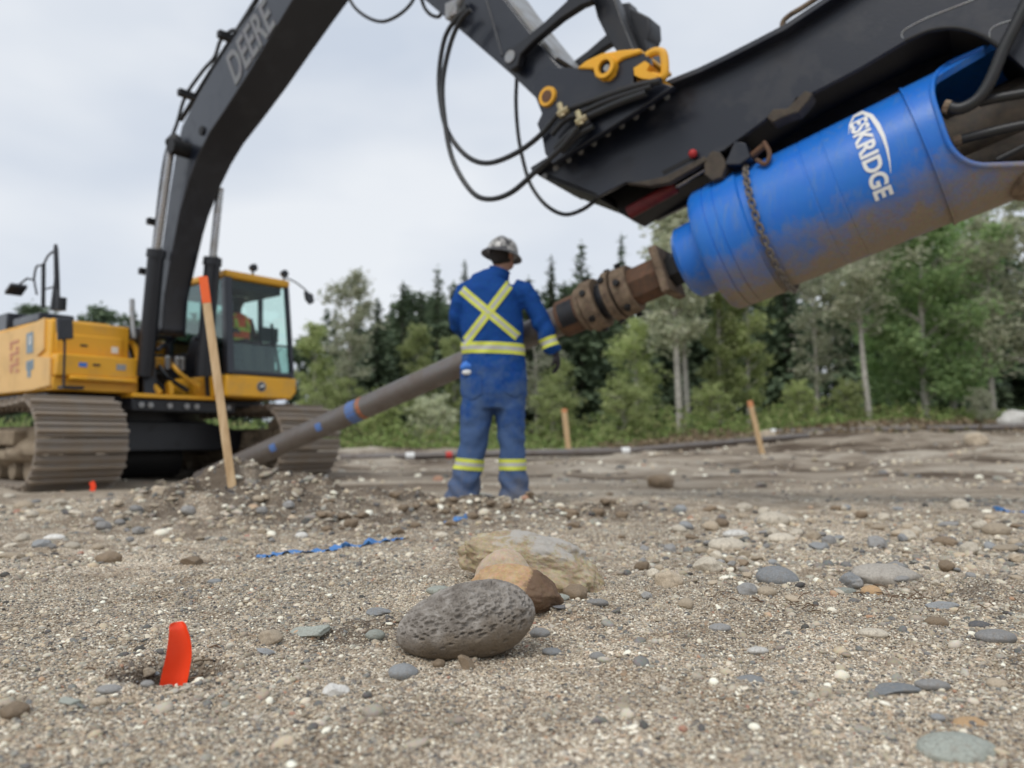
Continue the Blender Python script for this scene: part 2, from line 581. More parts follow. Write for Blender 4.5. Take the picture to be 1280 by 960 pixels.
def make_ground():
    rs = [0.01, 0.12, 0.24]
    r = 0.35
    while r < 0.85: rs.append(r); r *= 1.05
    while r < 6.5: rs.append(r); r *= 1.0062
    while r < 55: rs.append(r); r *= 1.022
    while r < 900: rs.append(r); r *= 1.16
    rs = np.array(rs)
    th = np.concatenate([np.linspace(-180, -60, 30)[:-1], np.linspace(-60, -38, 30)[:-1], np.linspace(-38, 38, 540)[:-1], np.linspace(38, 60, 30)[:-1], np.linspace(60, 180, 31)[:-1]])
    th = np.radians(th)
    Rr, T = np.meshgrid(rs, th, indexing='ij')
    x = Rr * np.sin(T); y = Rr * np.cos(T)
    z = H(x, y)
    v = np.stack([x, y, z], -1).reshape(-1, 3)
    n, k = len(rs), len(th)
    i = np.arange(n - 1)[:, None]; j = np.arange(k)[None, :]; j2 = (j + 1) % k
    f = np.stack([i * k + j, (i + 1) * k + j, (i + 1) * k + j2, i * k + j2], -1).reshape(-1, 4)
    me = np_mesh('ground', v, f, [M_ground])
    a = me.attributes.new('soil', 'FLOAT', 'POINT')
    s = soil(x, y).ravel()
    d2 = (((x - HOLE[0]) / 0.075) ** 2 + ((y - HOLE[1]) / 0.06) ** 2).ravel()
    s = np.clip(s + 1.0 * np.exp(-d2 * d2 * 0.35), 0, 1)
    nn = fbm2(x * 6, y * 6, 3, 77).ravel()
    s = np.clip(s * (1 + 1.2 * nn), 0, 1)
    a.data.foreach_set('value', s.astype(np.float32))
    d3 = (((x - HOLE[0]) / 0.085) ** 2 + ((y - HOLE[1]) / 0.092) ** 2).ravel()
    a2 = me.attributes.new('hole_shade', 'FLOAT', 'POINT')
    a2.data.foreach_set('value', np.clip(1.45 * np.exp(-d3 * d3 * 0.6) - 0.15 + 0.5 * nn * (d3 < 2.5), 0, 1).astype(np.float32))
    o = bpy.data.objects.new('ground', me)
    COL.objects.link(o)
    return tag(o, 'grey brown gravelly ground of the cleared site', None, None, 'structure')


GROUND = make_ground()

# ------------------------------------------------------------------ stones
STONES = {  # colour families
    'grey': (0.30, 0.295, 0.285), 'bluegrey': (0.29, 0.30, 0.305), 'tan': (0.46, 0.38, 0.28), 'cream': (0.58, 0.52, 0.42),
    'white': (0.70, 0.68, 0.63), 'brown': (0.26, 0.195, 0.13), 'orange': (0.50, 0.33, 0.18), 'dark': (0.15, 0.15, 0.155),
    'green': (0.35, 0.37, 0.325), 'red': (0.38, 0.19, 0.15)}


def stone_mat(name, col, vein=False, rough=0.75):
    m, t, b = mat(name + '_stone')
    n1 = noise(t, 11, 7, 0.75); n2 = noise(t, 3.5, 4, 0.65)
    dk = tuple(q * 0.52 for q in col); lt = tuple(min(0.9, q * 1.38) for q in col)
    r1 = ramp(t, [(0.3, dk), (0.52, col), (0.75, lt)])
    t.links.new(n1.outputs['Fac'], r1.inputs['Fac'])
    oi = t.nodes.new('ShaderNodeObjectInfo')
    mr = t.nodes.new('ShaderNodeMapRange'); mr.inputs['To Min'].default_value = 0.78; mr.inputs['To Max'].default_value = 1.2
    t.links.new(oi.outputs['Random'], mr.inputs['Value'])
    cc = t.nodes.new('ShaderNodeVectorMath'); cc.operation = 'SCALE'
    t.links.new(r1.outputs['Color'], cc.inputs[0]); t.links.new(mr.outputs['Result'], cc.inputs['Scale'])
    r2 = ramp(t, [(0.50, (0, 0, 0)), (0.72, (0.6, 0.6, 0.6))])
    t.links.new(n2.outputs['Fac'], r2.inputs['Fac'])
    c = mixc(t, r2.outputs['Color'], cc.outputs[0], (0.24, 0.20, 0.16))
    if vein:
        wv = t.nodes.new('ShaderNodeTexWave'); wv.inputs['Scale'].default_value = 9; wv.inputs['Distortion'].default_value = 7
        wv.inputs['Detail'].default_value = 3
        tcc = t.nodes.new('ShaderNodeTexCoord'); t.links.new(tcc.outputs['Object'], wv.inputs['Vector'])
        rv = ramp(t, [(0.86, (0, 0, 0)), (0.97, (0.8, 0.8, 0.8))])
        t.links.new(wv.outputs['Fac'], rv.inputs['Fac'])
        c = mixc(t, rv.outputs['Color'], c, (0.55, 0.54, 0.5))
    t.links.new(c, b.inputs['Base Color'])
    b.inputs['Roughness'].default_value = rough
    b.inputs['Specular IOR Level'].default_value = 0.3
    bump(t, b, n1.outputs['Fac'], 0.35, 0.004)
    return m


SM = {k: stone_mat(k, c) for k, c in STONES.items()}
SM['veined'] = stone_mat('veined_grey', (0.35, 0.315, 0.27), True)
SM['slate'] = stone_mat('slate_blue', (0.15, 0.17, 0.19), True)


def stone_np(sub, seed, angular=0.0, flat_=0.7, long_=1.3, rough=0.10, grit=0.0):
    v, f = ico(sub)
    rng = np.random.RandomState(seed)
    if angular > 0:
        for k in range(9 + int(8 * angular)):
            d = rng.normal(size=3); d /= np.linalg.norm(d)
            lim = rng.uniform(0.62, 0.9) if angular > 0.5 else rng.uniform(0.75, 0.95)
            s = v @ d
            v = v - np.outer(np.maximum(s - lim, 0) * min(1, angular + 0.25), d)
    n = fbm3(v * 1.3 + seed * 3.1, 2, seed)
    v = v * (1 + rough * 2.2 * n)[:, None]
    n = fbm3(v * 4.5 + seed * 1.7, 2, seed + 50)
    v = v * (1 + rough * 0.45 * n)[:, None]
    if grit: v = v * (1 + grit * fbm3(v * 9 + seed, 4, seed + 70))[:, None]
    v = v * np.array([long_, 1.0, flat_])
    return v, f


# small gravel: thousands of loose grains, one object
def gravel_mat():
    m, t, b = mat('gravel_mix')
    oi = t.nodes.new('ShaderNodeObjectInfo')
    r = ramp(t, [(0.0, (0.078, 0.073, 0.068)), (0.10, (0.185, 0.186, 0.184)), (0.24, (0.284, 0.241, 0.190)), (0.40, (0.391, 0.331, 0.256)),
                 (0.56, (0.284, 0.276, 0.249)), (0.68, (0.526, 0.435, 0.315)), (0.80, (0.426, 0.400, 0.347)), (0.90, (0.668, 0.600, 0.485)),
                 (0.97, (0.850, 0.850, 0.747)), (0.99, (0.42, 0.27, 0.17)), (1.0, (0.36, 0.20, 0.16))])
    t.links.new(oi.outputs['Random'], r.inputs['Fac'])
    n = noise(t, 1.7, 3, 0.6)
    c = mixc(t, 0.45, r.outputs['Color'], n.outputs['Color'], 'SOFT_LIGHT')
    c = mixc(t, 1.0, c, (1.10, 1.08, 1.045), 'MULTIPLY')
    t.links.new(c, b.inputs['Base Color'])
    b.inputs['Roughness'].default_value = 0.8
    b.inputs['Specular IOR Level'].default_value = 0.25
    return m


M_gravel = gravel_mat()
GP = []
for k in range(8):
    v_, f_ = stone_np(2, 100 + k, [0, 0.3, 0.8, 0.6, 0, 0.9, 0.4, 1.0][k], [0.6, 0.7, 0.75, 0.6, 0.8, 0.55, 0.5, 0.7][k], [1.3, 1.1, 1.2, 1.5, 1.15, 1.3, 1.6, 1.25][k], 0.09)
    GP.append(bpy.data.objects.new('gravel_grain', np_mesh('gravel_grain', v_, f_, [M_gravel])))


def scatter(n, y0, y1, dmin, dmax, power, seed, dens=None, half=0.78, sink=0.25):
    rng = np.random.RandomState(seed)
    y = np.sqrt(rng.uniform(y0 ** 2, y1 ** 2, n)); x = rng.uniform(-half, half, n) * y
    keep = np.ones(n, bool)
    if dens is not None: keep = rng.uniform(size=n) < dens(x, y)
    d2 = ((x - HOLE[0]) / 0.072) ** 2 + ((y - HOLE[1]) / 0.084) ** 2
    keep &= (d2 > 1.1) | (rng.uniform(size=n) < 0.06)
    x, y = x[keep], y[keep]
    u = rng.uniform(size=len(x))
    a = 1 - power
    d = (dmin ** a + u * (dmax ** a - dmin ** a)) ** (1 / a)
    z = H(x, y) + d * (0.35 * 0.5 - sink * 0.5)
    rot = np.stack([rng.normal(0, 0.3, len(x)), rng.normal(0, 0.3, len(x)), rng.uniform(0, 6.28, len(x))], -1)
    return np.stack([x, y, z], -1), rot, d / 2.2


def gravel_object():
    patch = lambda x, y: np.clip(0.45 + 1.3 * fbm2(x * 1.7, y * 1.7, 3, 91), 0.08, 1)
    stony = lambda x, y: np.clip(0.25 + 1.5 * fbm2(x * 1.1, y * 1.1, 3, 95) + 0.9 * sm(0.3, 1.2, x) * np.exp(-((y - 3.5) / 0.9) ** 2) + 0.5 * soil(x, y), 0.03, 1)
    S = [scatter(150000, 0.9, 2.3, 0.0024, 0.0075, 2.2, 1, lambda x, y: np.clip(0.75 + 0.9 * fbm2(x * 2.2, y * 2.2, 2, 90), 0.25, 1)),
         scatter(70000, 2.2, 4.6, 0.005, 0.012, 2.2, 2, patch),
         scatter(15000, 0.9, 3.0, 0.007, 0.018, 2.8, 3, patch),
         scatter(13000, 2.2, 6.0, 0.011, 0.042, 2.5, 4, stony),
         scatter(2200, 1.0, 3.2, 0.013, 0.032, 2.6, 5, stony),
         scatter(5000, 4.5, 9.0, 0.02, 0.06, 3.0, 6, stony),
         scatter(2600, 3.6, 6.2, 0.025, 0.075, 2.6, 8, lambda x, y: 0.02 + 0.9 * soil(x, y)),
         scatter(5000, 8.0, 24.0, 0.04, 0.17, 2.8, 7, patch)]
    P = np.concatenate([s[0] for s in S]); RT = np.concatenate([s[1] for s in S]); SZ = np.concatenate([s[2] for s in S])
    me = bpy.data.meshes.new('gravel')
    me.vertices.add(len(P)); me.vertices.foreach_set('co', P.astype(np.float32).ravel())
    a = me.attributes.new('rot', 'FLOAT_VECTOR', 'POINT'); a.data.foreach_set('vector', RT.astype(np.float32).ravel())
    a = me.attributes.new('siz', 'FLOAT', 'POINT'); a.data.foreach_set('value', SZ.astype(np.float32))
    a = me.attributes.new('pick', 'INT', 'POINT'); a.data.foreach_set('value', np.random.RandomState(3).randint(0, len(GP), len(P)).astype(np.int32))
    o = bpy.data.objects.new('gravel', me)
    COL.objects.link(o)
    g = bpy.data.node_groups.new('gravel_spread', 'GeometryNodeTree')
    g.interface.new_socket('Geometry', in_out='INPUT', socket_type='NodeSocketGeometry')
    g.interface.new_socket('Geometry', in_out='OUTPUT', socket_type='NodeSocketGeometry')
    A = g.nodes.new
    gi, go = A('NodeGroupInput'), A('NodeGroupOutput')
    ip = A('GeometryNodeInstanceOnPoints')
    j = A('GeometryNodeJoinGeometry')
    for ob in reversed(GP):
        oi = A('GeometryNodeObjectInfo'); oi.inputs['Object'].default_value = ob; oi.inputs['As Instance'].default_value = True
        g.links.new(oi.outputs['Geometry'], j.inputs['Geometry'])
    def attr(name, ty):
        q = A('GeometryNodeInputNamedAttribute'); q.data_type = ty; q.inputs['Name'].default_value = name
        return q.outputs['Attribute']
    g.links.new(gi.outputs[0], ip.inputs['Points'])
    g.links.new(j.outputs[0], ip.inputs['Instance'])
    ip.inputs['Pick Instance'].default_value = True
    g.links.new(attr('pick', 'INT'), ip.inputs['Instance Index'])
    e = A('FunctionNodeEulerToRotation')
    g.links.new(attr('rot', 'FLOAT_VECTOR'), e.inputs[0])
    g.links.new(e.outputs[0], ip.inputs['Rotation'])
    g.links.new(attr('siz', 'FLOAT'), ip.inputs['Scale'])
    g.links.new(ip.outputs[0], go.inputs[0])
    md = o.modifiers.new('spread', 'NODES'); md.node_group = g
    return tag(o, 'loose mixed gravel and coarse grit scattered over the ground', None, None, 'stuff')


GRAVEL = gravel_object()

# single stones that can be told apart
_SP = {}


def stone_mesh(kind, col):
    key = (kind, col)
    if key not in _SP:
        ang, fl, lo, ro = {'round': (0, 0.72, 1.25, 0.07), 'flat': (0, 0.52, 1.45, 0.08), 'long': (0.1, 0.55, 1.9, 0.08),
                           'angular': (0.95, 0.75, 1.25, 0.10), 'slab': (0.9, 0.4, 1.5, 0.10), 'lump': (0.5, 0.85, 1.15, 0.14)}[kind]
        v, f = stone_np(4, abs(hash_(kind + col)) % 900, ang, fl, lo, ro, 0.025)
        _SP[key] = np_mesh('stone', v, f, [SM[col]])
    return _SP[key]


def hash_(s):
    h = 7
    for c in s: h = (h * 131 + ord(c)) % 1000003
    return h


def stone(u, v, w, kind, col, label, group=None, turn=0.0, tilt=0.0, name='stone', sink=0.16, cat='stone'):
    """a stone whose base stands on the ground seen at (u, v); w is its width in photo pixels"""
    p = gnd(u, v)
    dist = (p - CAM).length
    half = w * dist / 960 / 2
    me = stone_mesh(kind, col)
    lo = {'round': 1.25, 'flat': 1.45, 'long': 1.9, 'angular': 1.25, 'slab': 1.5, 'lump': 1.15}[kind]
    fl = {'round': .72, 'flat': .52, 'long': .55, 'angular': .75, 'slab': .4, 'lump': .85}[kind]
    s = half / lo
    o = bpy.data.objects.new(name, me)
    COL.objects.link(o)
    o.scale = (s, s, s)
    yy = p.y + s * 0.6
    o.location = (p.x, yy, hz(p.x, yy) + s * fl * (1 - 2 * sink) * 0.9)
    o.rotation_euler = (R(random.uniform(-8, 8)), R(tilt), R(turn))
    return tag(o, label, cat, group)
# ------------------------------------------------------------------ the row of rocks in front
def rock_obj(name, v, f, mats, base, dims, rot, label, sink=0.12, cat='rock'):
    v = v / (np.abs(v).max(0))
    v = v * np.array(dims) / 2
    me = np_mesh(name, v, f, mats)
    o = bpy.data.objects.new(name, me)
    COL.objects.link(o)
    o.rotation_euler = rot
    rm = o.rotation_euler.to_matrix()
    zmin = (v @ np.array(rm).T)[:, 2].min()
    o.location = (base.x, base.y, hz(base.x, base.y) - zmin - dims[2] * sink)
    return tag(o, label, cat, 'row of rocks set out on the gravel')


def vesicular_mat():
    m, t, b = mat('pitted_lava')
    n1 = noise(t, 22, 5, 0.7); n2 = noise(t, 120, 3, 0.7)
    r1 = ramp(t, [(0.30, (0.155, 0.135, 0.115)), (0.5, (0.265, 0.238, 0.21)), (0.7, (0.39, 0.36, 0.325))])
    t.links.new(n1.outputs['Fac'], r1.inputs['Fac'])
    c = mixc(t, 0.5, r1.outputs['Color'], n2.outputs['Fac'], 'SOFT_LIGHT')
    # brown dirt clings to the lower half, in patches
    tc = t.nodes.new('ShaderNodeTexCoord'); sx = t.nodes.new('ShaderNodeSeparateXYZ'); t.links.new(tc.outputs['Object'], sx.inputs[0])
    n3 = noise(t, 30, 5, 0.75)
    ma = t.nodes.new('ShaderNodeMath'); ma.operation = 'MULTIPLY_ADD'; ma.inputs[1].default_value = -9.0
    t.links.new(sx.outputs['Z'], ma.inputs[0]); t.links.new(n3.outputs['Fac'], ma.inputs[2])
    r3 = ramp(t, [(0.42, (0, 0, 0)), (0.80, (0.85, 0.85, 0.85))]); t.links.new(ma.outputs[0], r3.inputs['Fac'])
    c = mixc(t, r3.outputs['Color'], c, (0.165, 0.128, 0.088))
    t.links.new(c, b.inputs['Base Color'])
    b.inputs['Roughness'].default_value = 0.85; b.inputs['Specular IOR Level'].default_value = 0.25
    vo = t.nodes.new('ShaderNodeTexVoronoi'); vo.inputs['Scale'].default_value = 260
    tq = t.nodes.new('ShaderNodeTexCoord'); t.links.new(tq.outputs['Object'], vo.inputs['Vector'])
    mv = t.nodes.new('ShaderNodeMapRange'); mv.inputs['From Min'].default_value = 0.12; mv.inputs['From Max'].default_value = 0.38
    t.links.new(vo.outputs['Distance'], mv.inputs['Value'])
    av = t.nodes.new('ShaderNodeMath'); av.operation = 'ADD'; t.links.new(mv.outputs['Result'], av.inputs[0]); t.links.new(n2.outputs['Fac'], av.inputs[1])
    bump(t, b, av.outputs[0], 0.7, 0.0025)
    return m


def sand_rock_mat(name, a, b_, c_, dark=None, axis='X', k=6.0, off=0.5, scale=16):
    m, t, b = mat(name)
    n1 = noise(t, scale, 6, 0.7); n2 = noise(t, 90, 4, 0.7)
    r1 = ramp(t, [(0.30, a), (0.5, b_), (0.70, c_)])
    t.links.new(n1.outputs['Fac'], r1.inputs['Fac'])
    c = mixc(t, 0.5, r1.outputs['Color'], n2.outputs['Color'], 'SOFT_LIGHT')
    if dark:
        tc = t.nodes.new('ShaderNodeTexCoord'); sx = t.nodes.new('ShaderNodeSeparateXYZ'); t.links.new(tc.outputs['Object'], sx.inputs[0])
        ma = t.nodes.new('ShaderNodeMath'); ma.operation = 'MULTIPLY_ADD'; ma.inputs[1].default_value = k
        t.links.new(sx.outputs[axis], ma.inputs[0]); t.links.new(n1.outputs['Fac'], ma.inputs[2])
        r3 = ramp(t, [(off, (0, 0, 0)), (off + 0.16, (0.9, 0.9, 0.9))]); t.links.new(ma.outputs[0], r3.inputs['Fac'])
        c = mixc(t, r3.outputs['Color'], c, dark)
    t.links.new(c, b.inputs['Base Color'])
    b.inputs['Roughness'].default_value = 0.85; b.inputs['Specular IOR Level'].default_value = 0.25
    ad = t.nodes.new('ShaderNodeMath'); ad.operation = 'ADD'
    t.links.new(n1.outputs['Fac'], ad.inputs[0]); t.links.new(n2.outputs['Fac'], ad.inputs[1])
    bump(t, b, ad.outputs[0], 0.6, 0.006)
    return m


def make_lava():
    v, f = ico(7)
    rng = np.random.RandomState(4)
    v0 = v.copy()
    n = fbm3(v * 1.1 + 2.2, 2, 4)
    v = v * (1 + 0.07 * n)[:, None]
    v[:, 0] *= 1 + 0.10 * v[:, 0] * 0 
    # blunt right end, slimmer left end
    s = 1 + 0.13 * v[:, 0]
    v[:, 1] *= s; v[:, 2] *= s
    v = v * (1 + 0.018 * fbm3(v0 * 7, 3, 9))[:, None]
    dims = np.array([0.262, 0.185, 0.142]) / 2
    vm = v / np.abs(v).max(0) * dims
    # bubbles: real pits, thick on the upper half
    pits = []
    while len(pits) < 1150:
        d = rng.normal(size=3); d /= np.linalg.norm(d)
        if rng.uniform() < (0.06 + 0.94 * sm(-0.35, 0.3, d[2] + 0.25 * d[0])): pits.append(d)
    kd = kdtree.KDTree(len(v0))
    for i, q in enumerate(v0): kd.insert(q, i)
    kd.balance()
    dep = np.zeros(len(v0))
    for d in pits:
        rad = min(0.0062, 0.0020 + rng.exponential(0.0011))
        ar = rad / 0.10
        el = rng.uniform(0.55, 1.0); ang = rng.uniform(0, 3.14)
        for (q, i, ds) in kd.find_range(d, ar * 1.5):
            e = np.array(q) - d
            t1 = np.array([math.cos(ang), math.sin(ang), 0.3]); t1 /= np.linalg.norm(t1)
            a = e @ t1
            dd = math.sqrt(max(0, ds * ds - a * a) + (a * el) ** 2) / ar
            if dd < 1.1: dep[i] = max(dep[i], min(1, (1.1 - dd) / 0.38) * min(rad * 1.6, 0.0078))
    nr = v0 / dims; nr /= np.linalg.norm(nr, axis=1)[:, None]
    vm = vm - nr * dep[:, None]
    return vm, f


b0 = gnd(582, 822)
lv, lf = make_lava()
me_l = np_mesh('pitted_rock', lv, lf, [vesicular_mat()])
LAVA = bpy.data.objects.new('pitted_rock', me_l)
COL.objects.link(LAVA)
LAVA.rotation_euler = (R(-8), R(-11), R(10))
LAVA.location = (b0.x - 0.002, b0.y + 0.045, hz(b0.x, b0.y + 0.045) + 0.053)
tag(LAVA, 'grey egg-shaped rock full of small pits, front of the row', 'rock', 'row of rocks set out on the gravel')

M_sandy = sand_rock_mat('orange_sandstone', (0.36, 0.225, 0.12), (0.50, 0.335, 0.19), (0.58, 0.43, 0.28), (0.125, 0.078, 0.052), 'X', 8.0, 0.80)
M_cream = sand_rock_mat('cream_stone', (0.40, 0.30, 0.21), (0.52, 0.41, 0.30), (0.60, 0.50, 0.39))
M_pale = sand_rock_mat('yellow_limestone', (0.25, 0.19, 0.115), (0.41, 0.33, 0.215), (0.56, 0.48, 0.35), (0.42, 0.40, 0.37), 'Z', 7.0, 0.86)
b1 = gnd(640, 790)
v_, f_ = stone_np(6, 36, 0.38, 0.8, 1.2, 0.10, 0.05)
rock_obj('sandstone_rock', v_, f_, [M_sandy], V((0.004, 1.78, 0)), (0.235, 0.16, 0.140), (R(4), R(7), R(-18)),
         'orange brown blocky rock with a dark right side, behind the pitted rock', 0.16)
v_, f_ = stone_np(5, 32, 0.1, 0.8, 1.2, 0.07)
rock_obj('cream_rock', v_, f_, [M_cream], V((-0.020, 1.95, 0)), (0.15, 0.12, 0.148), (0, R(4), R(10)),
         'small smooth cream stone peeping out above the orange rock', 0.14)
v_, f_ = stone_np(6, 47, 0.4, 0.85, 1.6, 0.17, 0.09)
rock_obj('limestone_rock', v_, f_, [M_pale], V((0.052, 2.18, 0)), (0.44, 0.21, 0.178), (R(4), R(13), R(-10)),
         'long pale yellow rock with a grey top at the back of the row', 0.2)

# ------------------------------------------------------------------ marker whisker, stakes, ribbon
def strip(pts, width_dir, w, thick, mb=None, mi=0):
    """thin bent strip with thickness along a path"""
    mb = mb or MB()
    pts = [V(p) for p in pts]
    n = len(pts)
    vs_ = []
    for i in range(n):
        t = (pts[min(i + 1, n - 1)] - pts[max(i - 1, 0)]).normalized()
        wd = V(width_dir[i]) if isinstance(width_dir, list) else V(width_dir)
        wd = (wd - t * wd.dot(t)).normalized()
        nn = t.cross(wd)
        ww = w[i] if isinstance(w, list) else w
        for a, b in ((-1, -1), (1, -1), (1, 1), (-1, 1)):
            vs_.append(pts[i] + wd * (a * ww / 2) + nn * (b * thick / 2))
    fs_ = []
    for i in range(n - 1):
        for k in range(4):
            k2 = (k + 1) % 4
            fs_.append((i * 4 + k, i * 4 + k2, i * 4 + 4 + k2, i * 4 + 4 + k))
    fs_.append((3, 2, 1, 0)); fs_.append(tuple((n - 1) * 4 + k for k in range(4)))
    return mb.add(vs_, fs_, mi)


def whisker_mat():
    m, t, b = mat('fluorescent_orange')
    b.inputs['Base Color'].default_value = (1.0, 0.075, 0.018, 1)
    b.inputs['Roughness'].default_value = 0.35
    b.inputs['Subsurface Weight'].default_value = 0.25
    b.inputs['Subsurface Radius'].default_value = (0.01, 0.003, 0.002)
    return m


M_whisk = whisker_mat()
pb = V((-0.565, 1.285, 0.02)); Yw = 1.282
path = [at(214, 884, Yw), at(216, 872, Yw), at(219, 858, Yw), at(223, 838, Yw + 0.002), at(226.5, 818, Yw), at(227, 800, Yw - 0.004), at(225.5, 787, Yw - 0.006), at(223.5, 777, Yw - 0.004)]
pp = spline(path, 8)
mb = MB(); n_ = len(pp); NW = 8
vs_ = []
for layer in (0, 1):
    for i, p in enumerate(pp):
        f = i / (n_ - 1)
        hw_ = 0.0125 + 0.0075 * math.sin(math.pi * min(1, f * 1.05 + 0.08)) - 0.001 * f
        if f > 0.9: hw_ -= 0.004 * ((f - 0.9) / 0.1) ** 2
        for k in range(NW + 1):
            a = (k / NW - 0.5) * 2
            cup = 0.012 * a * a * (1.2 - 0.5 * f) - layer * 0.0022
            vs_.append(p + V((a * hw_, -cup * 0.9 + 0.006 * a, -0.004 * a * (f < 0.2))))
tot = n_ * (NW + 1)
fs_ = []
for i in range(n_ - 1):
    for k in range(NW):
        q = i * (NW + 1) + k
        fs_.append((q, q + 1, q + NW + 2, q + NW + 1)); fs_.append((tot + q, tot + q + NW + 1, tot + q + NW + 2, tot + q + 1))
    for k in (0, NW):
        q = i * (NW + 1) + k
        fs_.append((q, q + NW + 1, tot + q + NW + 1, tot + q))
for i in (0, n_ - 1):
    for k in range(NW):
        q = i * (NW + 1) + k
        fs_.append((q, q + 1, tot + q + 1, tot + q))
mb.add(vs_, fs_)
mw = mb.build('marker_whisker', [M_whisk], None, loc=(pb.x, pb.y, hz(pb.x, pb.y)), smooth=True, ang=60)
tag(mw, 'bent fluorescent orange plastic marker sticking up out of a small dirt hole', 'marker')

# small stones in and round the hole
for (u, v, w_, k, c, lb) in [(183, 850, 15, 'lump', 'tan', 'tan stone on the left edge of the little hole by the orange marker'),
                            (182, 860, 14, 'round', 'grey', 'grey pebble lying low in the hole left of the orange marker'),
                            (193, 848, 9, 'round', 'bluegrey', 'tiny blue grey pebble deep in the marker hole'),
                            (246, 838, 15, 'angular', 'tan', 'pale tan chip leaning against the right of the orange marker'),
                            (229, 862, 17, 'slab', 'cream', 'flat cream chip at the foot of the orange marker')]:
    stone(u, v, w_, k, c, lb, None, random.uniform(0, 90))


def wood_mat():
    m, t, b = mat('raw_lath')
    tc = t.nodes.new('ShaderNodeTexCoord'); mpn = t.nodes.new('ShaderNodeMapping'); mpn.inputs['Scale'].default_value = (40, 40, 2.5)
    t.links.new(tc.outputs['Object'], mpn.inputs['Vector'])
    n = noise(t, 1.0, 5, 0.65, vec=mpn.outputs['Vector'])
    r = ramp(t, [(0.3, (0.40, 0.25, 0.12)), (0.55, (0.60, 0.42, 0.235)), (0.75, (0.70, 0.53, 0.33))])
    t.links.new(n.outputs['Fac'], r.inputs['Fac'])
    t.links.new(r.outputs['Color'], b.inputs['Base Color']); b.inputs['Roughness'].default_value = 0.75
    return m


M_wood = wood_mat()
M_tip = flat('faded_tip', (0.62, 0.27, 0.13), 0.8)


def stake(top, foot, wid, th, paint, label, group, tip=None):
    top, foot = V(top), V(foot)
    ax = (top - foot)
    Lh = ax.length; ax.normalize()
    side = V((1, 0.25, 0)); side = (side - ax * side.dot(ax)).normalized()
    dep = ax.cross(side)
    t = thing('survey_stake', foot, label, 'stake', group)
    mb = MB()
    a = foot - ax * 0.12; c = foot + ax * (Lh - paint)
    mb.box((a + c) / 2, side * wid / 2, dep * th / 2, (c - a) / 2)
    mb.build('lath', M_wood, t, bevel=0.002)
    mb = MB()
    d = foot + ax * Lh
    mb.box((c + d) / 2, side * (wid / 2 + 0.0012), dep * (th / 2 + 0.0012), (d - c) / 2)
    mb.build('painted_tip', tip or M_orange, t, bevel=0.002)
    return t


f0 = gnd(290, 606)
stake(at(254, 346, f0.y + 0.05), at(290, 606, f0.y), 0.050, 0.022, 0.17, 'tall wooden survey stake with an orange tip leaning in the dirt mound', 'survey stakes')
f1 = at(712, 567, 21.0); f1.z = hz(f1.x, f1.y)
stake(at(705, 511, 21.0), f1, 0.14, 0.05, 0.10, 'short wooden stake standing far off to the right of the worker', 'survey stakes', M_tip)
f2 = at(953, 562, 20.0); f2.z = hz(f2.x, f2.y)
stake(at(937, 501, 20.0), f2, 0.13, 0.05, 0.16, 'far leaning wooden stake in front of the trees on the right, orange at the top', 'survey stakes', M_tip)

M_tape = flat('blue_tape', (0.08, 0.22, 0.50), 0.6, 0.3)


def ribbon(uv, wpx, label):
    pts = []
    for k, (u, v) in enumerate(uv):
        p = gnd(u, v); pts.append(p)
    pts = spline(pts, 10)
    pts = [V((p.x, p.y, hz(p.x, p.y) + 0.001 + 0.004 * abs(math.sin(i * 0.55)))) for i, p in enumerate(pts)]
    wd = [V((0.35 * math.sin(i * 0.5), 1.0, 0.22 * math.sin(i * 0.7 + 1))) for i in range(len(pts))]
    ww = [wpx * (0.55 + 0.45 * abs(math.sin(i * 0.37 + 0.6))) for i in range(len(pts))]
    mb = MB(); strip(pts, wd, ww, 0.0015, mb)
    o = mb.build('flagging_tape', M_tape, None, loc=pts[0], smooth=False)
    return tag(o, label, 'tape', 'blue flagging tape on the ground')


ribbon([(323, 697), (345, 694), (372, 691), (404, 690), (424, 686), (452, 683), (480, 677), (504, 674)], 0.045, 'long strip of blue tape lying at the foot of the dirt mound')
ribbon([(556, 654), (572, 649), (588, 645)], 0.05, 'scrap of blue tape lying in front of the worker')
ribbon([(1243, 637), (1262, 640), (1284, 641)], 0.05, 'scrap of blue tape at the right edge beyond the stones')
pf = gnd(115, 614); mb = MB()
strip(spline([pf, pf + V((0.01, 0, 0.05)), pf + V((-0.01, 0, 0.09))], 4), V((1, 0, 0)), 0.05, 0.003, mb)
tag(mb.build('marker_whisker', M_whisk, None, loc=pf), 'tiny orange marker on the ground before the left crawler track', 'marker')

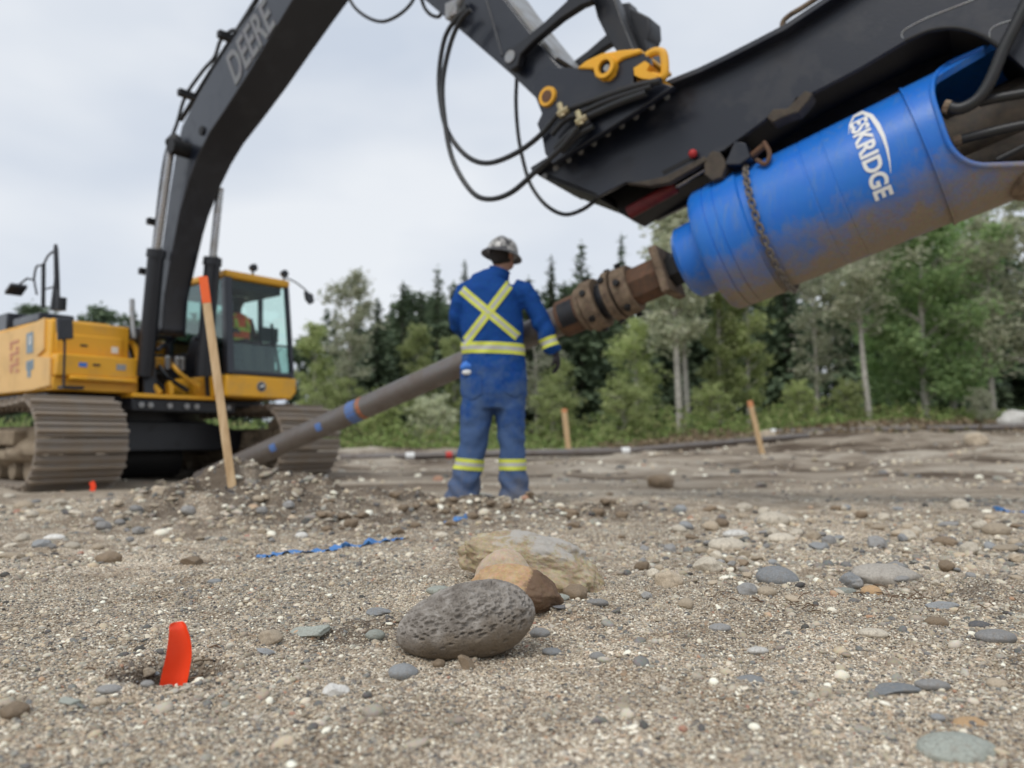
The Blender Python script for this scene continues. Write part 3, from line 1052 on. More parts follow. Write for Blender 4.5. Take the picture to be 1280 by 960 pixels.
# ------------------------------------------------------------------ loose stones one can point at
ST = [
 (1113, 727, 72, 'flat', 'tan', 'large tan oval cobble with a pale vein, right of the row of rocks', 8, 0),
 (976, 728, 46, 'round', 'bluegrey', 'smooth blue grey oval stone left of the large tan cobble', -15, 0),
 (1068, 736, 28, 'lump', 'bluegrey', 'small upright blue grey stone touching the left of the large tan cobble', 20, 25),
 (888, 714, 38, 'angular', 'cream', 'angular cream stone below the pale oval cobbles', 10, 0),
 (838, 733, 34, 'lump', 'tan', 'tan lump beside the gravel hollow right of the pale yellow rock', 0, 0),
 (912, 686, 44, 'flat', 'cream', 'pale cream oval cobble above the angular cream stone', -5, 0),
 (970, 656, 38, 'round', 'cream', 'cream cobble at the back of the stony bank', 5, 0),
 (921, 671, 30, 'flat', 'white', 'whitish flat stone just behind the pale cream oval cobble', 0, 0),
 (980, 676, 32, 'flat', 'cream', 'thin pale stone right of the pale cream oval cobble', 0, 0),
 (1028, 688, 25, 'angular', 'bluegrey', 'dark blue grey stone right of the thin pale stone', 0, 0),
 (1100, 686, 30, 'angular', 'grey', 'wedge of grey stone behind the large tan cobble', 10, 20),
 (1135, 671, 32, 'flat', 'tan', 'flat tan stone behind the wedge of grey stone', 0, 0),
 (1250, 668, 28, 'round', 'tan', 'round tan stone among pebbles at the far right of the bank', 0, 0),
 (1262, 690, 34, 'long', 'tan', 'long tan stone at the right edge below the round tan stone', 20, 0),
 (1185, 682, 24, 'round', 'brown', 'brown pebble between the flat tan stone and the right edge', 0, 0),
 (1092, 744, 24, 'round', 'orange', 'small orange stone in front of the large tan cobble', 0, 0),
 (1058, 742, 26, 'flat', 'green', 'greenish flat stone at the foot of the upright blue grey stone', 0, 0),
 (960, 744, 22, 'round', 'tan', 'tan pebble in front of the smooth blue grey oval stone', 0, 0),
 (936, 742, 28, 'angular', 'grey', 'grey chip left of the tan pebble by the blue grey oval stone', 0, 0),
 (902, 788, 26, 'flat', 'grey', 'striped grey pebble alone on bare grit below the angular cream stone', 0, 0),
 (1184, 762, 36, 'slab', 'bluegrey', 'thin blue grey slab below and right of the large tan cobble', 0, 0),
 (1174, 782, 24, 'round', 'brown', 'brown grey pebble under the thin blue grey slab', 0, 0),
 (1228, 785, 22, 'flat', 'dark', 'dark flat pebble at the right, under the thin blue grey slab', 0, 0),
 (1096, 797, 32, 'flat', 'cream', 'cream flat pebble alone in the grit below the large tan cobble', -12, 0),
 (1252, 803, 42, 'flat', 'grey', 'wide flat grey stone at the right edge', 0, 0),
 (1126, 866, 54, 'slab', 'slate', 'dark slate stone with white streaks on the right', 5, 0),
 (1171, 861, 36, 'flat', 'grey', 'smooth grey oval stone touching the right of the dark slate stone', -8, 0),
 (1250, 861, 20, 'round', 'tan', 'tan egg pebble right of the smooth grey oval stone', 0, 0),
 (949, 817, 24, 'flat', 'white', 'pale flat pebble in the middle of the bare grit', 0, 0),
 (938, 852, 36, 'flat', 'bluegrey', 'flush blue grey flat stone below the pale flat pebble', 15, 0, 0.62),
 (1218, 906, 36, 'flat', 'orange', 'ochre flat stone near the lower right corner', 10, 0, 0.6),
 (1208, 948, 84, 'flat', 'green', 'large pale green grey flat stone sunk at the lower right corner', 5, 0, 0.6),
 (1175, 902, 14, 'round', 'bluegrey', 'small blue grey pebble left of the ochre flat stone', 0, 0),
 (417, 869, 32, 'angular', 'white', 'chalky white stone alone in the grit left of the pitted rock', 12, 0),
 (83, 882, 28, 'slab', 'green', 'flat greenish grey chip left of the hole', -20, 0),
 (134, 868, 26, 'flat', 'grey', 'grey flat pebble below the hole', 5, 0),
 (122, 882, 16, 'round', 'tan', 'tan pebble below the grey flat pebble', 0, 0),
 (12, 897, 26, 'lump', 'brown', 'brown stone cut by the left edge of the picture', 0, 0),
 (335, 805, 28, 'lump', 'tan', 'round tan stone beside the pale green broken slab', 0, 0),
 (332, 818, 24, 'slab', 'bluegrey', 'blue grey chip leaning under the round tan stone', 30, 20),
 (384, 798, 58, 'slab', 'green', 'pale green broken slab half sunk between marker and pitted rock', -15, -10),
 (468, 801, 24, 'round', 'green', 'pale rounded pebble between the green slab and the pitted rock', 0, 0),
 (474, 771, 40, 'slab', 'bluegrey', 'blue grey wedge stone left of the pitted rock', -25, 0),
 (549, 744, 34, 'flat', 'green', 'pale green grey stone behind the left end of the pitted rock', 0, 0),
 (503, 848, 34, 'round', 'bluegrey', 'dark blue grey pebble in front of the left end of the pitted rock', 20, 0),
 (584, 838, 28, 'angular', 'brown', 'pointed brown chip standing at the foot of the pitted rock', 0, 40),
 (548, 833, 16, 'lump', 'brown', 'small brown lump tucked under the front of the pitted rock', 0, 0),
 (690, 818, 24, 'flat', 'bluegrey', 'blue grey flat pebble right of the pitted rock', -15, 0),
 (675, 796, 24, 'round', 'grey', 'grey pebble at the right end of the pitted rock', 0, 0),
 (700, 750, 24, 'flat', 'green', 'green grey pebble right of the orange brown rock', 0, 0),
 (702, 764, 24, 'slab', 'dark', 'dark chip in front of the green grey pebble by the orange brown rock', 0, 0),
 (748, 758, 26, 'flat', 'grey', 'flat grey pebble at the right end of the pale yellow rock', -5, 0),
 (720, 748, 32, 'lump', 'brown', 'brown clod under the right end of the pale yellow rock', 0, 0),
 (747, 824, 18, 'round', 'grey', 'grey pebble alone to the right of the pitted rock', 0, 0),
 (238, 706, 26, 'angular', 'brown', 'pyramid shaped brown stone on flat grit before the dirt mound', 0, 0),
 (267, 729, 16, 'flat', 'bluegrey', 'small blue grey pebble below the pyramid shaped brown stone', 0, 0),
 (131, 704, 26, 'lump', 'brown', 'dark brown clod left of the pyramid shaped brown stone', 0, 0),
 (552, 672, 16, 'round', 'cream', 'round cream pebble above the left end of the pale yellow rock', 0, 0),
 (376, 672, 15, 'round', 'white', 'white pebble on the front of the dirt mound', 0, 0),
 (312, 683, 16, 'round', 'tan', 'tan pebble below the middle of the dirt mound', 0, 0),
 (196, 619, 20, 'angular', 'tan', 'tan lump on the left shoulder of the dirt mound', 0, 0),
 (26, 636, 20, 'round', 'tan', 'tan stone on the ground before the left crawler track', 0, 0),
 (50, 643, 24, 'flat', 'tan', 'flat tan stone right of the tan stone before the crawler track', 0, 0),
 (48, 683, 22, 'angular', 'bluegrey', 'blue grey stone on the left beside a flat white one', 0, 0),
 (65, 675, 22, 'flat', 'white', 'flat white stone beside the blue grey stone on the left', 0, 0),
 (88, 685, 16, 'round', 'cream', 'cream pebble right of the flat white stone on the left', 0, 0),
 (10, 697, 26, 'flat', 'tan', 'flat tan stone at the left edge', 0, 0),
 (962, 553, 26, 'lump', 'tan', 'pale tan boulder beside the far leaning stake', 0, 0),
 (1276, 538, 34, 'lump', 'white', 'white boulder at the far right edge below the trees', 0, 0),
 (1226, 556, 24, 'lump', 'tan', 'far tan boulder left of the white boulder', 0, 0),
 (828, 610, 36, 'lump', 'brown', 'dark clod of earth on the open ground right of the worker', 0, 0),
]
random.seed(5)
for q in ST:
    nm = 'boulder' if 'boulder' in q[5] else ('clod' if 'clod' in q[5] else ('pebble' if 'pebble' in q[5] else 'stone'))
    o = stone(q[0], q[1], q[2], q[3], q[4], q[5], None, q[6], q[7], nm, q[8] if len(q) > 8 else 0.3, nm)
    if q[5].startswith('large tan oval'):
        o.data = stone_mesh('flat', 'veined')

# pebbles between them: each is told by its look and by the nearest stone one can name
rng_ = random.Random(17)
LMR = [(1113, 727, 'the large tan oval cobble'), (976, 728, 'the smooth blue grey oval stone'), (888, 714, 'the angular cream stone'), (912, 686, 'the pale cream oval cobble'),
       (970, 656, 'the rearmost cream cobble'), (838, 733, 'the tan lump'), (1100, 686, 'the wedge of grey stone'), (1250, 668, 'the round tan stone at the right'), (1184, 762, 'the thin blue grey slab'),
       (1028, 688, 'the dark blue grey stone'), (1262, 690, 'the long tan stone at the right edge'), (902, 788, 'the striped grey pebble'), (1096, 797, 'the cream flat pebble'), (1135, 671, 'the flat tan stone'), (1068, 736, 'the upright blue grey stone')]
LML = [(26, 636, 'the tan stone before the crawler track'), (65, 675, 'the flat white stone on the left'), (131, 704, 'the dark brown clod'), (238, 706, 'the pyramid shaped brown stone'), (196, 619, 'the tan lump on the mound'),
       (376, 672, 'the white pebble on the mound'), (312, 683, 'the tan pebble below the mound'), (290, 612, 'the tall stake'), (115, 618, 'the tiny orange marker'), (330, 694, 'the left end of the blue tape')]
LMC = [(583, 627, 'the left foot of the worker'), (643, 627, 'the right foot of the worker'), (570, 650, 'the blue tape scrap'), (552, 672, 'the round cream pebble'), (480, 675, 'the right end of the blue tape'), (660, 672, 'the pale yellow rock'), (740, 650, 'the right end of the dark strip'), (410, 640, 'the right end of the mound')]
USED = {}


def told(u, v, w_, kind, col, noun, lms):
    size = 'tiny' if w_ < 11 else ('small' if w_ < 15 else 'larger')
    for (a, b, nm) in sorted(lms, key=lambda q: (q[0] - u) ** 2 + 3 * (q[1] - v) ** 2):
        dx, dy = u - a, (v - b) * 1.7
        d = math.hypot(dx, dy)
        near = 'close' if d < 28 else ('a little' if d < 60 else 'well')
        side_ = ('right of' if dx > 0 else 'left of') if abs(dx) > abs(dy) * 1.6 else (('in front of' if dy > 0 else 'behind') if abs(dy) > abs(dx) * 1.6 else (('in front and ' if dy > 0 else 'behind and ') + ('right of' if dx > 0 else 'left of')))
        lab = '%s %s %s %s %s %s %s' % (size, {'round': 'rounded', 'flat': 'flattish', 'lump': 'lumpy', 'angular': 'angular'}[kind], {'bluegrey': 'blue grey', 'brown': 'brown'}.get(col, col), noun, near, side_, nm)
        if lab not in USED and len(lab.split()) <= 16:
            USED[lab] = 1
            return lab
    return lab


for k in range(110):
    col = rng_.choice(['cream', 'bluegrey', 'tan', 'grey', 'tan', 'grey', 'brown', 'cream'])
    u = rng_.uniform(800, 1279); v = min(760, max(638, rng_.gauss(690, 32))); w_ = rng_.uniform(9, 21); kd_ = rng_.choice(['round', 'flat', 'lump', 'angular'])
    stone(u, v, w_, kd_, col, told(u, v, w_, kd_, col, 'pebble', LMR), 'pebbles on the stony bank', rng_.uniform(0, 180), rng_.uniform(-15, 15), 'pebble', 0.2, 'pebble')
for k in range(45):
    col = rng_.choice(['cream', 'grey', 'tan'])
    u = rng_.uniform(0, 420); v = rng_.uniform(622, 690); w_ = rng_.uniform(8, 17); kd_ = rng_.choice(['round', 'flat', 'lump', 'angular'])
    stone(u, v, w_, kd_, col, told(u, v, w_, kd_, col, 'pebble', LML), 'pebbles before the dirt mound', rng_.uniform(0, 180), rng_.uniform(-15, 15), 'pebble', 0.2, 'pebble')
for k in range(40):
    u = rng_.uniform(400, 790); v = rng_.gauss(646, 10); w_ = rng_.uniform(8, 20); kd_ = rng_.choice(['lump', 'angular'])
    stone(u, v, w_, kd_, 'brown', told(u, v, w_, kd_, 'brown', 'earth clod', LMC), 'earth clods in front of the worker', rng_.uniform(0, 180), 0, 'clod', 0.3, 'clod')


def twigs():
    rng = random.Random(3)
    mb = MB()
    for (u, v, n, sp) in ((1150, 752, 46, 0.10), (1010, 760, 16, 0.05), (905, 745, 14, 0.06), (160, 840, 10, 0.06), (262, 838, 12, 0.04), (1060, 690, 16, 0.12), (640, 705, 10, .12)):
        c = gnd(u, v)
        for k in range(n):
            x, y = c.x + rng.gauss(0, sp), c.y + rng.gauss(0, sp * .7)
            a = rng.uniform(0, 6.28); l_ = rng.uniform(0.008, 0.04); z = hz(x, y)
            p0_ = V((x, y, z + rng.uniform(0, .008))); p1_ = p0_ + V((math.cos(a) * l_, math.sin(a) * l_, rng.uniform(-.2, .5) * l_))
            m_ = (p0_ + p1_) / 2 + V((rng.gauss(0, .003), rng.gauss(0, .003), .003))
            mb.tube([p0_, m_, p1_], rng.uniform(0.0007, 0.0016), 5)
    o = mb.build('twigs', [flat('dead_twig', (0.15, 0.10, 0.065), 0.9, 0.1)], None, loc=(0, 1.5, 0))
    tag(o, 'bits of dead root and twig lying among the gravel', None, None, 'stuff')


twigs()
# ------------------------------------------------------------------ excavator
F_ = V((0.77, -0.64, 0)).normalized()
Nn = V((0.64, 0.77, 0)).normalized()
C0 = V((-5.01, 9.91, 0))
ZU = V((0, 0, 1))


def M(p):
    return C0 + F_ * p[0] + Nn * p[1] + ZU * p[2]


def bpn(u, v, n):
    return onp(u, v, M((0, n, 0)), Nn)


def glass_mat(name, tint, refl=0.12):
    m, t, b = mat(name)
    t.nodes.remove(b)
    o = [n for n in t.nodes if n.type == 'OUTPUT_MATERIAL'][0]
    tr = t.nodes.new('ShaderNodeBsdfTransparent'); tr.inputs[0].default_value = (*tint, 1)
    gl = t.nodes.new('ShaderNodeBsdfGlossy'); gl.inputs['Roughness'].default_value = 0.03
    gl.inputs[0].default_value = (0.9, 0.95, 0.93, 1)
    lw = t.nodes.new('ShaderNodeLayerWeight'); lw.inputs['Blend'].default_value = 0.5
    fr = t.nodes.new('ShaderNodeMath'); fr.operation = 'POWER'; fr.inputs[1].default_value = 4.0; t.links.new(lw.outputs['Facing'], fr.inputs[0])
    mx_ = t.nodes.new('ShaderNodeMath'); mx_.operation = 'ADD'; mx_.inputs[1].default_value = refl + 0.02
    t.links.new(fr.outputs[0], mx_.inputs[0])
    ms = t.nodes.new('ShaderNodeMixShader')
    t.links.new(mx_.outputs[0], ms.inputs[0]); t.links.new(tr.outputs[0], ms.inputs[1]); t.links.new(gl.outputs[0], ms.inputs[2])
    t.links.new(ms.outputs[0], o.inputs['Surface'])
    return m


M_glass = glass_mat('cab_glass', (0.90, 0.97, 0.955), 0.0)
M_glassl = glass_mat('lower_cab_glass', (0.58, 0.74, 0.70), 0.06)
M_mirror = worn('mirror_back', (0.03, 0.033, 0.04), 0.3, (0.1, 0.1, 0.1), 0.1, 10)
M_seat = flat('seat_fabric', (0.03, 0.03, 0.033), 0.8)


def text_mesh(body, size=1.0, extrude=0.01, offset=0.0, shear=0.0):
    cu = bpy.data.curves.new('lettering', 'FONT')
    cu.body = body; cu.size = size; cu.extrude = extrude; cu.offset = offset; cu.shear = shear
    cu.align_x = 'CENTER'; cu.align_y = 'CENTER'; cu.resolution_u = 4
    ob = bpy.data.objects.new('lettering', cu)
    COL.objects.link(ob)
    dg = bpy.context.evaluated_depsgraph_get(); dg.update()
    me = bpy.data.meshes.new_from_object(ob.evaluated_get(dg))
    vv = [tuple(q.co) for q in me.vertices]; ff = [tuple(p.vertices) for p in me.polygons]
    bpy.data.objects.remove(ob); bpy.data.meshes.remove(me); bpy.data.curves.remove(cu)
    return vv, ff


EX = thing('excavator', (C0.x, C0.y, 0), 'yellow and charcoal tracked excavator with a big raised boom, facing the worker', 'excavator')

# -- crawler tracks: every shoe on its own
TR, TL = 0.43, 1.77
per = 4 * TL + 2 * math.pi * TR
NSH = 58
pitch_ = per / NSH


def track_pt(d):
    d = d % per
    if d < 2 * TL: return (-TL + d, 2 * TR + 0.02, 0.0)
    d -= 2 * TL
    if d < math.pi * TR:
        a = d / TR; return (TL + TR * math.sin(a), TR + 0.02 + TR * math.cos(a), a)
    d -= math.pi * TR
    if d < 2 * TL: return (TL - d, 0.02, math.pi)
    d -= 2 * TL
    a = d / TR; return (-TL - TR * math.sin(a), TR + 0.02 - TR * math.cos(a), math.pi + a)


mb = MB()
hw = 0.42
mb.box((0, 0, -0.012), (pitch_ * 0.44, 0, 0), (0, hw, 0), (0, 0, 0.014))
mb.box((pitch_ * 0.18, 0, 0.016), (0.013, 0, 0), (0, hw * 0.995, 0), (0, 0, 0.032))
mb.box((-pitch_ * 0.26, 0, 0.010), (0.008, 0, 0), (0, hw * 0.99, 0), (0, 0, 0.016))
mb.box((0, 0, -0.05), (pitch_ * 0.3, 0, 0), (0, 0.09, 0), (0, 0, 0.026))
shoe_o = mb.build('track_shoe', [M_track], None, loc=(0, 0, 0), smooth=False)
shoe_me = shoe_o.data
bpy.data.objects.remove(shoe_o)
rnd = random.Random(11)
for side in (-1.32, 1.32):
    mb = MB()
    fr = lambda p, side=side: M((p[0], p[1] + side, p[2]))
    mb.fbox(fr, (-1.75, -0.17, 0.30), (1.55, 0.17, 0.62))
    mb.fbox(fr, (-1.2, -0.30, 0.42), (1.2, 0.30, 0.58))
    trk = mb.build('crawler_track', [M_mud], EX, bevel=0.02)
    for sg, nm, rad in ((TL, 'idler', 0.36), (-TL, 'sprocket', 0.37)):
        mb = MB()
        mb.lathe(fr((sg, -0.10, TR + 0.02)), Nn, [(-0.10, 0.10), (-0.10, rad * 0.45), (-0.02, rad * 0.5), (-0.02, rad * 0.88), (-0.05, rad), (0.25, rad), (0.22, rad * 0.88), (0.22, rad * .5), (0.30, rad * .45), (0.30, 0.1)], 28)
        mb.build(nm, [M_mud], EX, trk)
    for k in range(7):
        mb = MB()
        mb.lathe(fr((-1.3 + k * 0.44, -0.2, 0.17)), Nn, [(0, 0.05), (0, 0.11), (0.1, 0.13), (0.3, 0.13), (0.4, 0.11), (0.4, 0.05)], 16)
        mb.build('roller', [M_mud], EX, trk)
    # dried mud packed on the frame
    v_, f_ = stone_np(4, 77 + int(side > 0), 0.3, 0.6, 1.3, 0.22)
    mmb = MB()
    for (cs, cz, sx_, sy_, sz_) in ((1.2, 0.36, .42, .33, .30), (0.5, 0.30, .5, .34, .26), (-0.4, 0.30, .6, .34, .27), (-1.3, 0.34, .45, .33, .28)):
        q = v_ * np.array([sx_, sy_, sz_])
        mmb.add([fr((cs + a[0], a[1], max(0.06, cz + a[2]))) for a in q], [tuple(p) for p in f_])
    mmb.build('packed_mud', [M_mud], EX, trk)
    Rm = Matrix((F_, Nn, ZU)).transposed()
    for k in range(NSH):
        s_, z_, a = track_pt(k * pitch_ + 0.03)
        sagz = 0.0
        if a == 0.0: sagz = -0.035 * math.sin((s_ + TL) / (2 * TL) * math.pi * 2 - 0.5) ** 2
        r3 = Rm @ Matrix.Rotation(a + rnd.uniform(-0.025, 0.025), 3, 'Y')
        m4 = Matrix.Translation(M((s_, side, z_ + sagz)) - V(EX['org'])) @ r3.to_4x4()
        inst('track_shoe', shoe_me, EX, trk, m4)

# -- car body between the tracks
mb = MB()
mb.prism([M((1.1, -1.0, 0.34)), M((1.1, 1.0, 0.34)), M((1.15, 1.0, 0.58)), M((1.05, 0.55, 0.70)), M((1.05, -0.55, 0.70)), M((1.15, -1.0, 0.58))], F_ * -2.2)
mb.fbox(M, (-1.0, -1.15, 0.40), (-0.2, 1.15, 0.60)); mb.fbox(M, (0.3, -1.15, 0.36), (1.0, 1.15, 0.60))
mb.build('car_body', [M_dark], EX, bevel=0.02)
mb = MB()
mb.lathe(M((0.05, 0, 0)), ZU, [(0.60, 0.6), (0.60, 0.95), (0.74, 0.95), (0.74, 0.88), (0.90, 0.88), (0.90, 0.6)], 48)
sr = mb.build('swing_ring', [M_dark], EX)
mb = MB()
mb.lathe(M((0.55, -0.10, 0.26)), Nn, [(-0.25, 0.05), (-0.25, 0.22), (-0.2, 0.25), (0.5, 0.25), (0.5, 0.05)], 24)
mb.build('travel_drum', [M_black], EX)
# -- deck
mb = MB()
mb.fbox(M, (-2.3, -1.38, 0.88), (1.35, 1.15, 0.97))
mb.fbox(M, (1.10, -0.62, 0.80), (1.62, 0.62, 0.93))
deck = mb.build('house_deck', [M_dark], EX, bevel=0.01)
mb = MB()
for n in (-0.52, -0.42, -0.2, 0.0, 0.12, 0.42, 0.52):
    mb.lathe(M((1.62, n, 0.865)), F_, [(0, 0.032), (0.02, 0.032), (0.022, 0.015)], 12)
mb.build('deck_bolt', [M_grey], EX, deck)
mb = MB(); mb.fbox(M, (1.2, -0.62, 0.945), (1.66, 0.36, 0.99)); mb.build('front_sill', [M_yel], EX, bevel=0.006)

# -- right hand body with side panel, stepped boxes and hood
mb = MB()
mb.prism([M((1.42, -1.38, 0.99)), M((1.42, -1.38, 1.735)), M((1.25, -1.38, 1.76)), M((-2.2, -1.38, 1.76)), M((-2.6, -1.38, 1.70)), M((-2.6, -1.38, 0.99))], Nn * 0.80)
mb.build('side_body', [M_yel], EX, bevel=0.02)
mb = MB()
mb.prism([bpn(62, 447, -1.4), bpn(61.5, 482, -1.4), bpn(40, 488, -1.4), M((-2.5, -1.4, 1.02)), M((-2.5, -1.4, 1.72)), bpn(30, 409, -1.4), bpn(55, 397, -1.4), bpn(54.5, 437, -1.4), bpn(46, 445, -1.4)], Nn * 0.03)
sp = mb.build('side_panel', [M_side], EX, bevel=0.006)
mb = MB()
mb.prism([bpn(62, 482.5, -1.398), bpn(62, 488, -1.30), M((-2.5, -1.30, 0.95)), M((-2.5, -1.398, 1.02))], Nn * 0.05)
mb.build('sill_rail', [M_yel], EX)
# print on the side panel: emblem, plate and tall red characters
M_emb = flat('emblem_blue', (0.22, 0.30, 0.36), 0.5)
M_redp = flat('faded_red_print', (0.55, 0.25, 0.14), 0.5)
mb = MB()
pq = lambda a, b, c, d, mi: mb.prism([bpn(a, c, -1.405), bpn(b, c - (b - a) * 0.35, -1.405), bpn(b, d - (b - a) * 0.2, -1.405), bpn(a, d, -1.405)], Nn * 0.006, mi)
pq(33, 41, 417, 442, 0); pq(32.5, 41.5, 452, 463, 0); pq(34, 38, 462, 472, 0)
pq(36, 39, 420, 431, 1); pq(35.5, 39, 454, 460, 1)
for k in range(3):
    y = 428 + k * 14
    pq(12, 23, y, y + 3, 2); pq(12, 15, y + 3, y + 10, 2); pq(19, 23, y + 6, y + 10, 2)
mb.build('print', [M_emb, M_white, M_redp], EX, sp, smooth=False)
# stepped boxes traced on their real front planes
mb = MB(); mb.fbox(M, (1.20, -1.37, 1.14), (1.58, -0.535, 1.375)); mb.fbox(M, (1.20, -1.25, 1.10), (1.62, -0.56, 1.145))
tb = mb.build('tool_box', [M_yel], EX, bevel=0.018)
mb = MB(); mb.fbox(M, (1.578, -1.02, 1.262), (1.588, -0.95, 1.285)); mb.build('latch', [M_dark], EX, tb)
mb = MB(); mb.fbox(M, (1.578, -1.16, 1.245), (1.584, -1.08, 1.29)); mb.build('sticker', [M_bluep], EX, tb)
mb = MB(); mb.fbox(M, (1.578, -0.78, 1.235), (1.584, -0.68, 1.30)); mb.build('sticker', [M_grey], EX, tb)
mb = MB(); mb.fbox(M, (1.05, -1.34, 1.38), (1.44, -0.66, 1.60)); tb = mb.build('tool_box', [M_yel], EX, bevel=0.015)
mb = MB(); mb.fbox(M, (1.438, -1.10, 1.475), (1.448, -1.03, 1.495)); mb.build('latch', [M_dark], EX, tb)
mb = MB(); mb.fbox(M, (1.438, -0.78, 1.43), (1.444, -0.71, 1.50)); mb.build('sticker', [M_white], EX, tb)
mb = MB(); mb.fbox(M, (0.75, -1.34, 1.605), (1.30, -0.74, 1.765)); mb.build('tool_box', [M_yel], EX, bevel=0.015)
mb = MB(); mb.fbox(M, (1.30, -1.375, 0.995), (1.50, -0.50, 1.135)); mb.build('step_panel', [M_yel], EX, bevel=0.01)
# curved yellow guard beside the boxes
mb = MB()
mb.tube(spline([M((1.28, -0.50, 1.60)), M((1.36, -0.48, 1.50)), M((1.44, -0.44, 1.25)), M((1.58, -0.36, 1.08)), M((1.64, -0.32, 1.0))], 6), [0.035] * 25, 8)
mb.build('guard_arm', [M_yel], EX)
mb = MB(); mb.tube(spline([M((1.2, -0.56, 1.55)), M((1.3, -0.54, 1.45)), M((1.36, -0.52, 1.30))], 6), 0.03, 8); mb.build('hydraulic_hose', [M_grey], EX)
# engine hood and rear
mb = MB(); mb.fbox(M, (-2.3, -1.20, 1.76), (0.55, 0.30, 1.87)); mb.fbox(M, (-1.6, -1.30, 1.76), (-0.2, -0.9, 1.99)); mb.fbox(M, (0.2, -1.36, 1.755), (1.0, -1.0, 1.86))
mb.build('engine_hood', [M_boom], EX, bevel=0.02)
mb = MB(); mb.fbox(M, (-2.9, -1.37, 0.92), (-2.5, 1.2, 1.74)); mb.build('counterweight', [M_dark], EX, bevel=0.08)
mb = MB(); mb.fbox(M, (-2.4, -0.58, 0.98), (0.3, 1.1, 1.76)); mb.build('engine_cover', [M_yel], EX, bevel=0.02)
mb = MB(); mb.fbox(M, (0.30, -0.50, 0.98), (0.62, 0.22, 1.55)); mb.fbox(M, (0.62, -0.35, 0.98), (0.95, 0.15, 1.30)); mb.build('swing_motor', [M_black], EX, bevel=0.02)
mb = MB()
mb.fbox(M, (1.0, -0.22, 1.33), (1.12, 0.06, 1.46)); mb.build('valve_block', [M_yel], EX, bevel=0.01)
for n in (-0.02, 0.10, 0.16):
    mb = MB(); mb.lathe(M((1.18, n, 1.32)), ZU, [(0, .02), (0, .035), (.14, .035), (.16, .02)], 12); mb.build('pipe_fitting', [M_grey], EX)
for k, (a, b_) in enumerate([((1.15, -0.1, 1.35), (1.5, 0.08, 1.05)), ((1.15, 0.05, 1.38), (1.55, 0.2, 1.1)), ((1.1, -0.2, 1.3), (1.4, -0.1, 1.0))]):
    mb = MB(); mb.tube(spline([M(a), M(((a[0] + b_[0]) / 2 + .05, a[1], (a[2] + b_[2]) / 2)), M(b_)], 6), 0.026, 8); mb.build('hydraulic_hose', [M_yel if k == 1 else M_hose], EX)

# -- handrail and mirrors
s_rail = 1.1
rp = lambda u, v: bpn(u, v, -1.28)
mb = MB(); mb.tube([rp(69, 388), rp(71, 350), rp(70, 312), rp(69.5, 306)], [0.05, 0.028, 0.024, 0.018], 10); mb.tube([rp(76, 388), rp(71, 362)], 0.02, 8)
mb.build('handrail_post', [M_dark], EX)
mb = MB(); mb.tube([rp(54, 384), rp(54.5, 330)], 0.022, 8); mb.build('handrail_post', [M_dark], EX)
mb = MB(); mb.tube(spline([rp(70, 312), rp(60, 320), rp(54, 331), rp(46, 333), rp(43, 345), rp(43, 352), rp(46, 368)], 6), 0.012, 8); mb.tube([rp(54, 362), rp(70, 358)], 0.010, 8)
mb.build('handrail', [M_dark], EX)
mb = MB(); mb.tube([rp(43, 350), rp(34, 348), rp(25, 355)], 0.012, 8)
mr_ = mb.build('mirror', [M_dark], EX)
mb = MB(); c = rp(20, 362); ax = (rp(13, 372) - rp(26, 354)).normalized(); q = ax.cross(Nn)
mb.box(c, ax * 0.105, Nn * 0.09, q * 0.022); mb.build('mirror_head', [M_mirror], EX, mr_, bevel=0.01)
mb = MB(); mb.tube([rp(77, 372), rp(76, 388)], 0.05, 10); mb.build('exhaust_stub', [M_dark], EX)
mp_ = lambda u, v: onp(u, v, M((1.72, 0, 0)), F_)
mb = MB(); mb.tube([mp_(81, 428), mp_(79.5, 484)], 0.013, 8); mb.fbox(M, (1.60, -1.36, 1.00), (1.74, -1.16, 1.03)); mb.tube([mp_(81, 428), mp_(79, 420)], 0.016, 8)
mr_ = mb.build('mirror', [M_dark], EX)
mb = MB(); mb.prism([mp_(69, 398), mp_(89, 398.5), mp_(90, 424), mp_(71, 425.5)], F_ * 0.05); mb.build('mirror_head', [M_mirror], EX, mr_, bevel=0.012)

# -- cab
cf = M
S0, S1, N0, N1, Z0, Z1 = 0.45, 1.97, 0.30, 1.215, 0.975, 2.46
cab_pts = lambda s, n, z: M((s, n, z))
mb = MB()
# base tub, back wall up to sill, roof liner
mb.fbox(M, (S0, N0, Z0 + 0.27), (S1 - 0.03, N1, Z0 + 0.30))
mb.fbox(M, (S0, N0, Z0 + 0.3), (S0 + 0.05, N1, Z0 + 0.8))
mb.fbox(M, (S0, N1 - 0.04, Z0 + 0.3), (S0 + 0.85, N1, Z0 + 0.62))
mb.fbox(M, (S0, N0, Z0 + 0.3), (S1 - 0.3, N0 + 0.04, Z0 + 0.58))
cab = mb.build('cab', [M_dark], EX, bevel=0.008)


def post(a, b, w1, w2, nm='cab_post', m=None):
    mb = MB(); a = M(a); b = M(b); ax = (b - a); 
    x = (F_ - ax.normalized() * F_.dot(ax.normalized())).normalized(); y = ax.normalized().cross(x)
    mb.box((a + b) / 2, x * w1, y * w2, ax / 2)
    mb.build(nm, [m or M_boom], EX, cab, bevel=0.008)


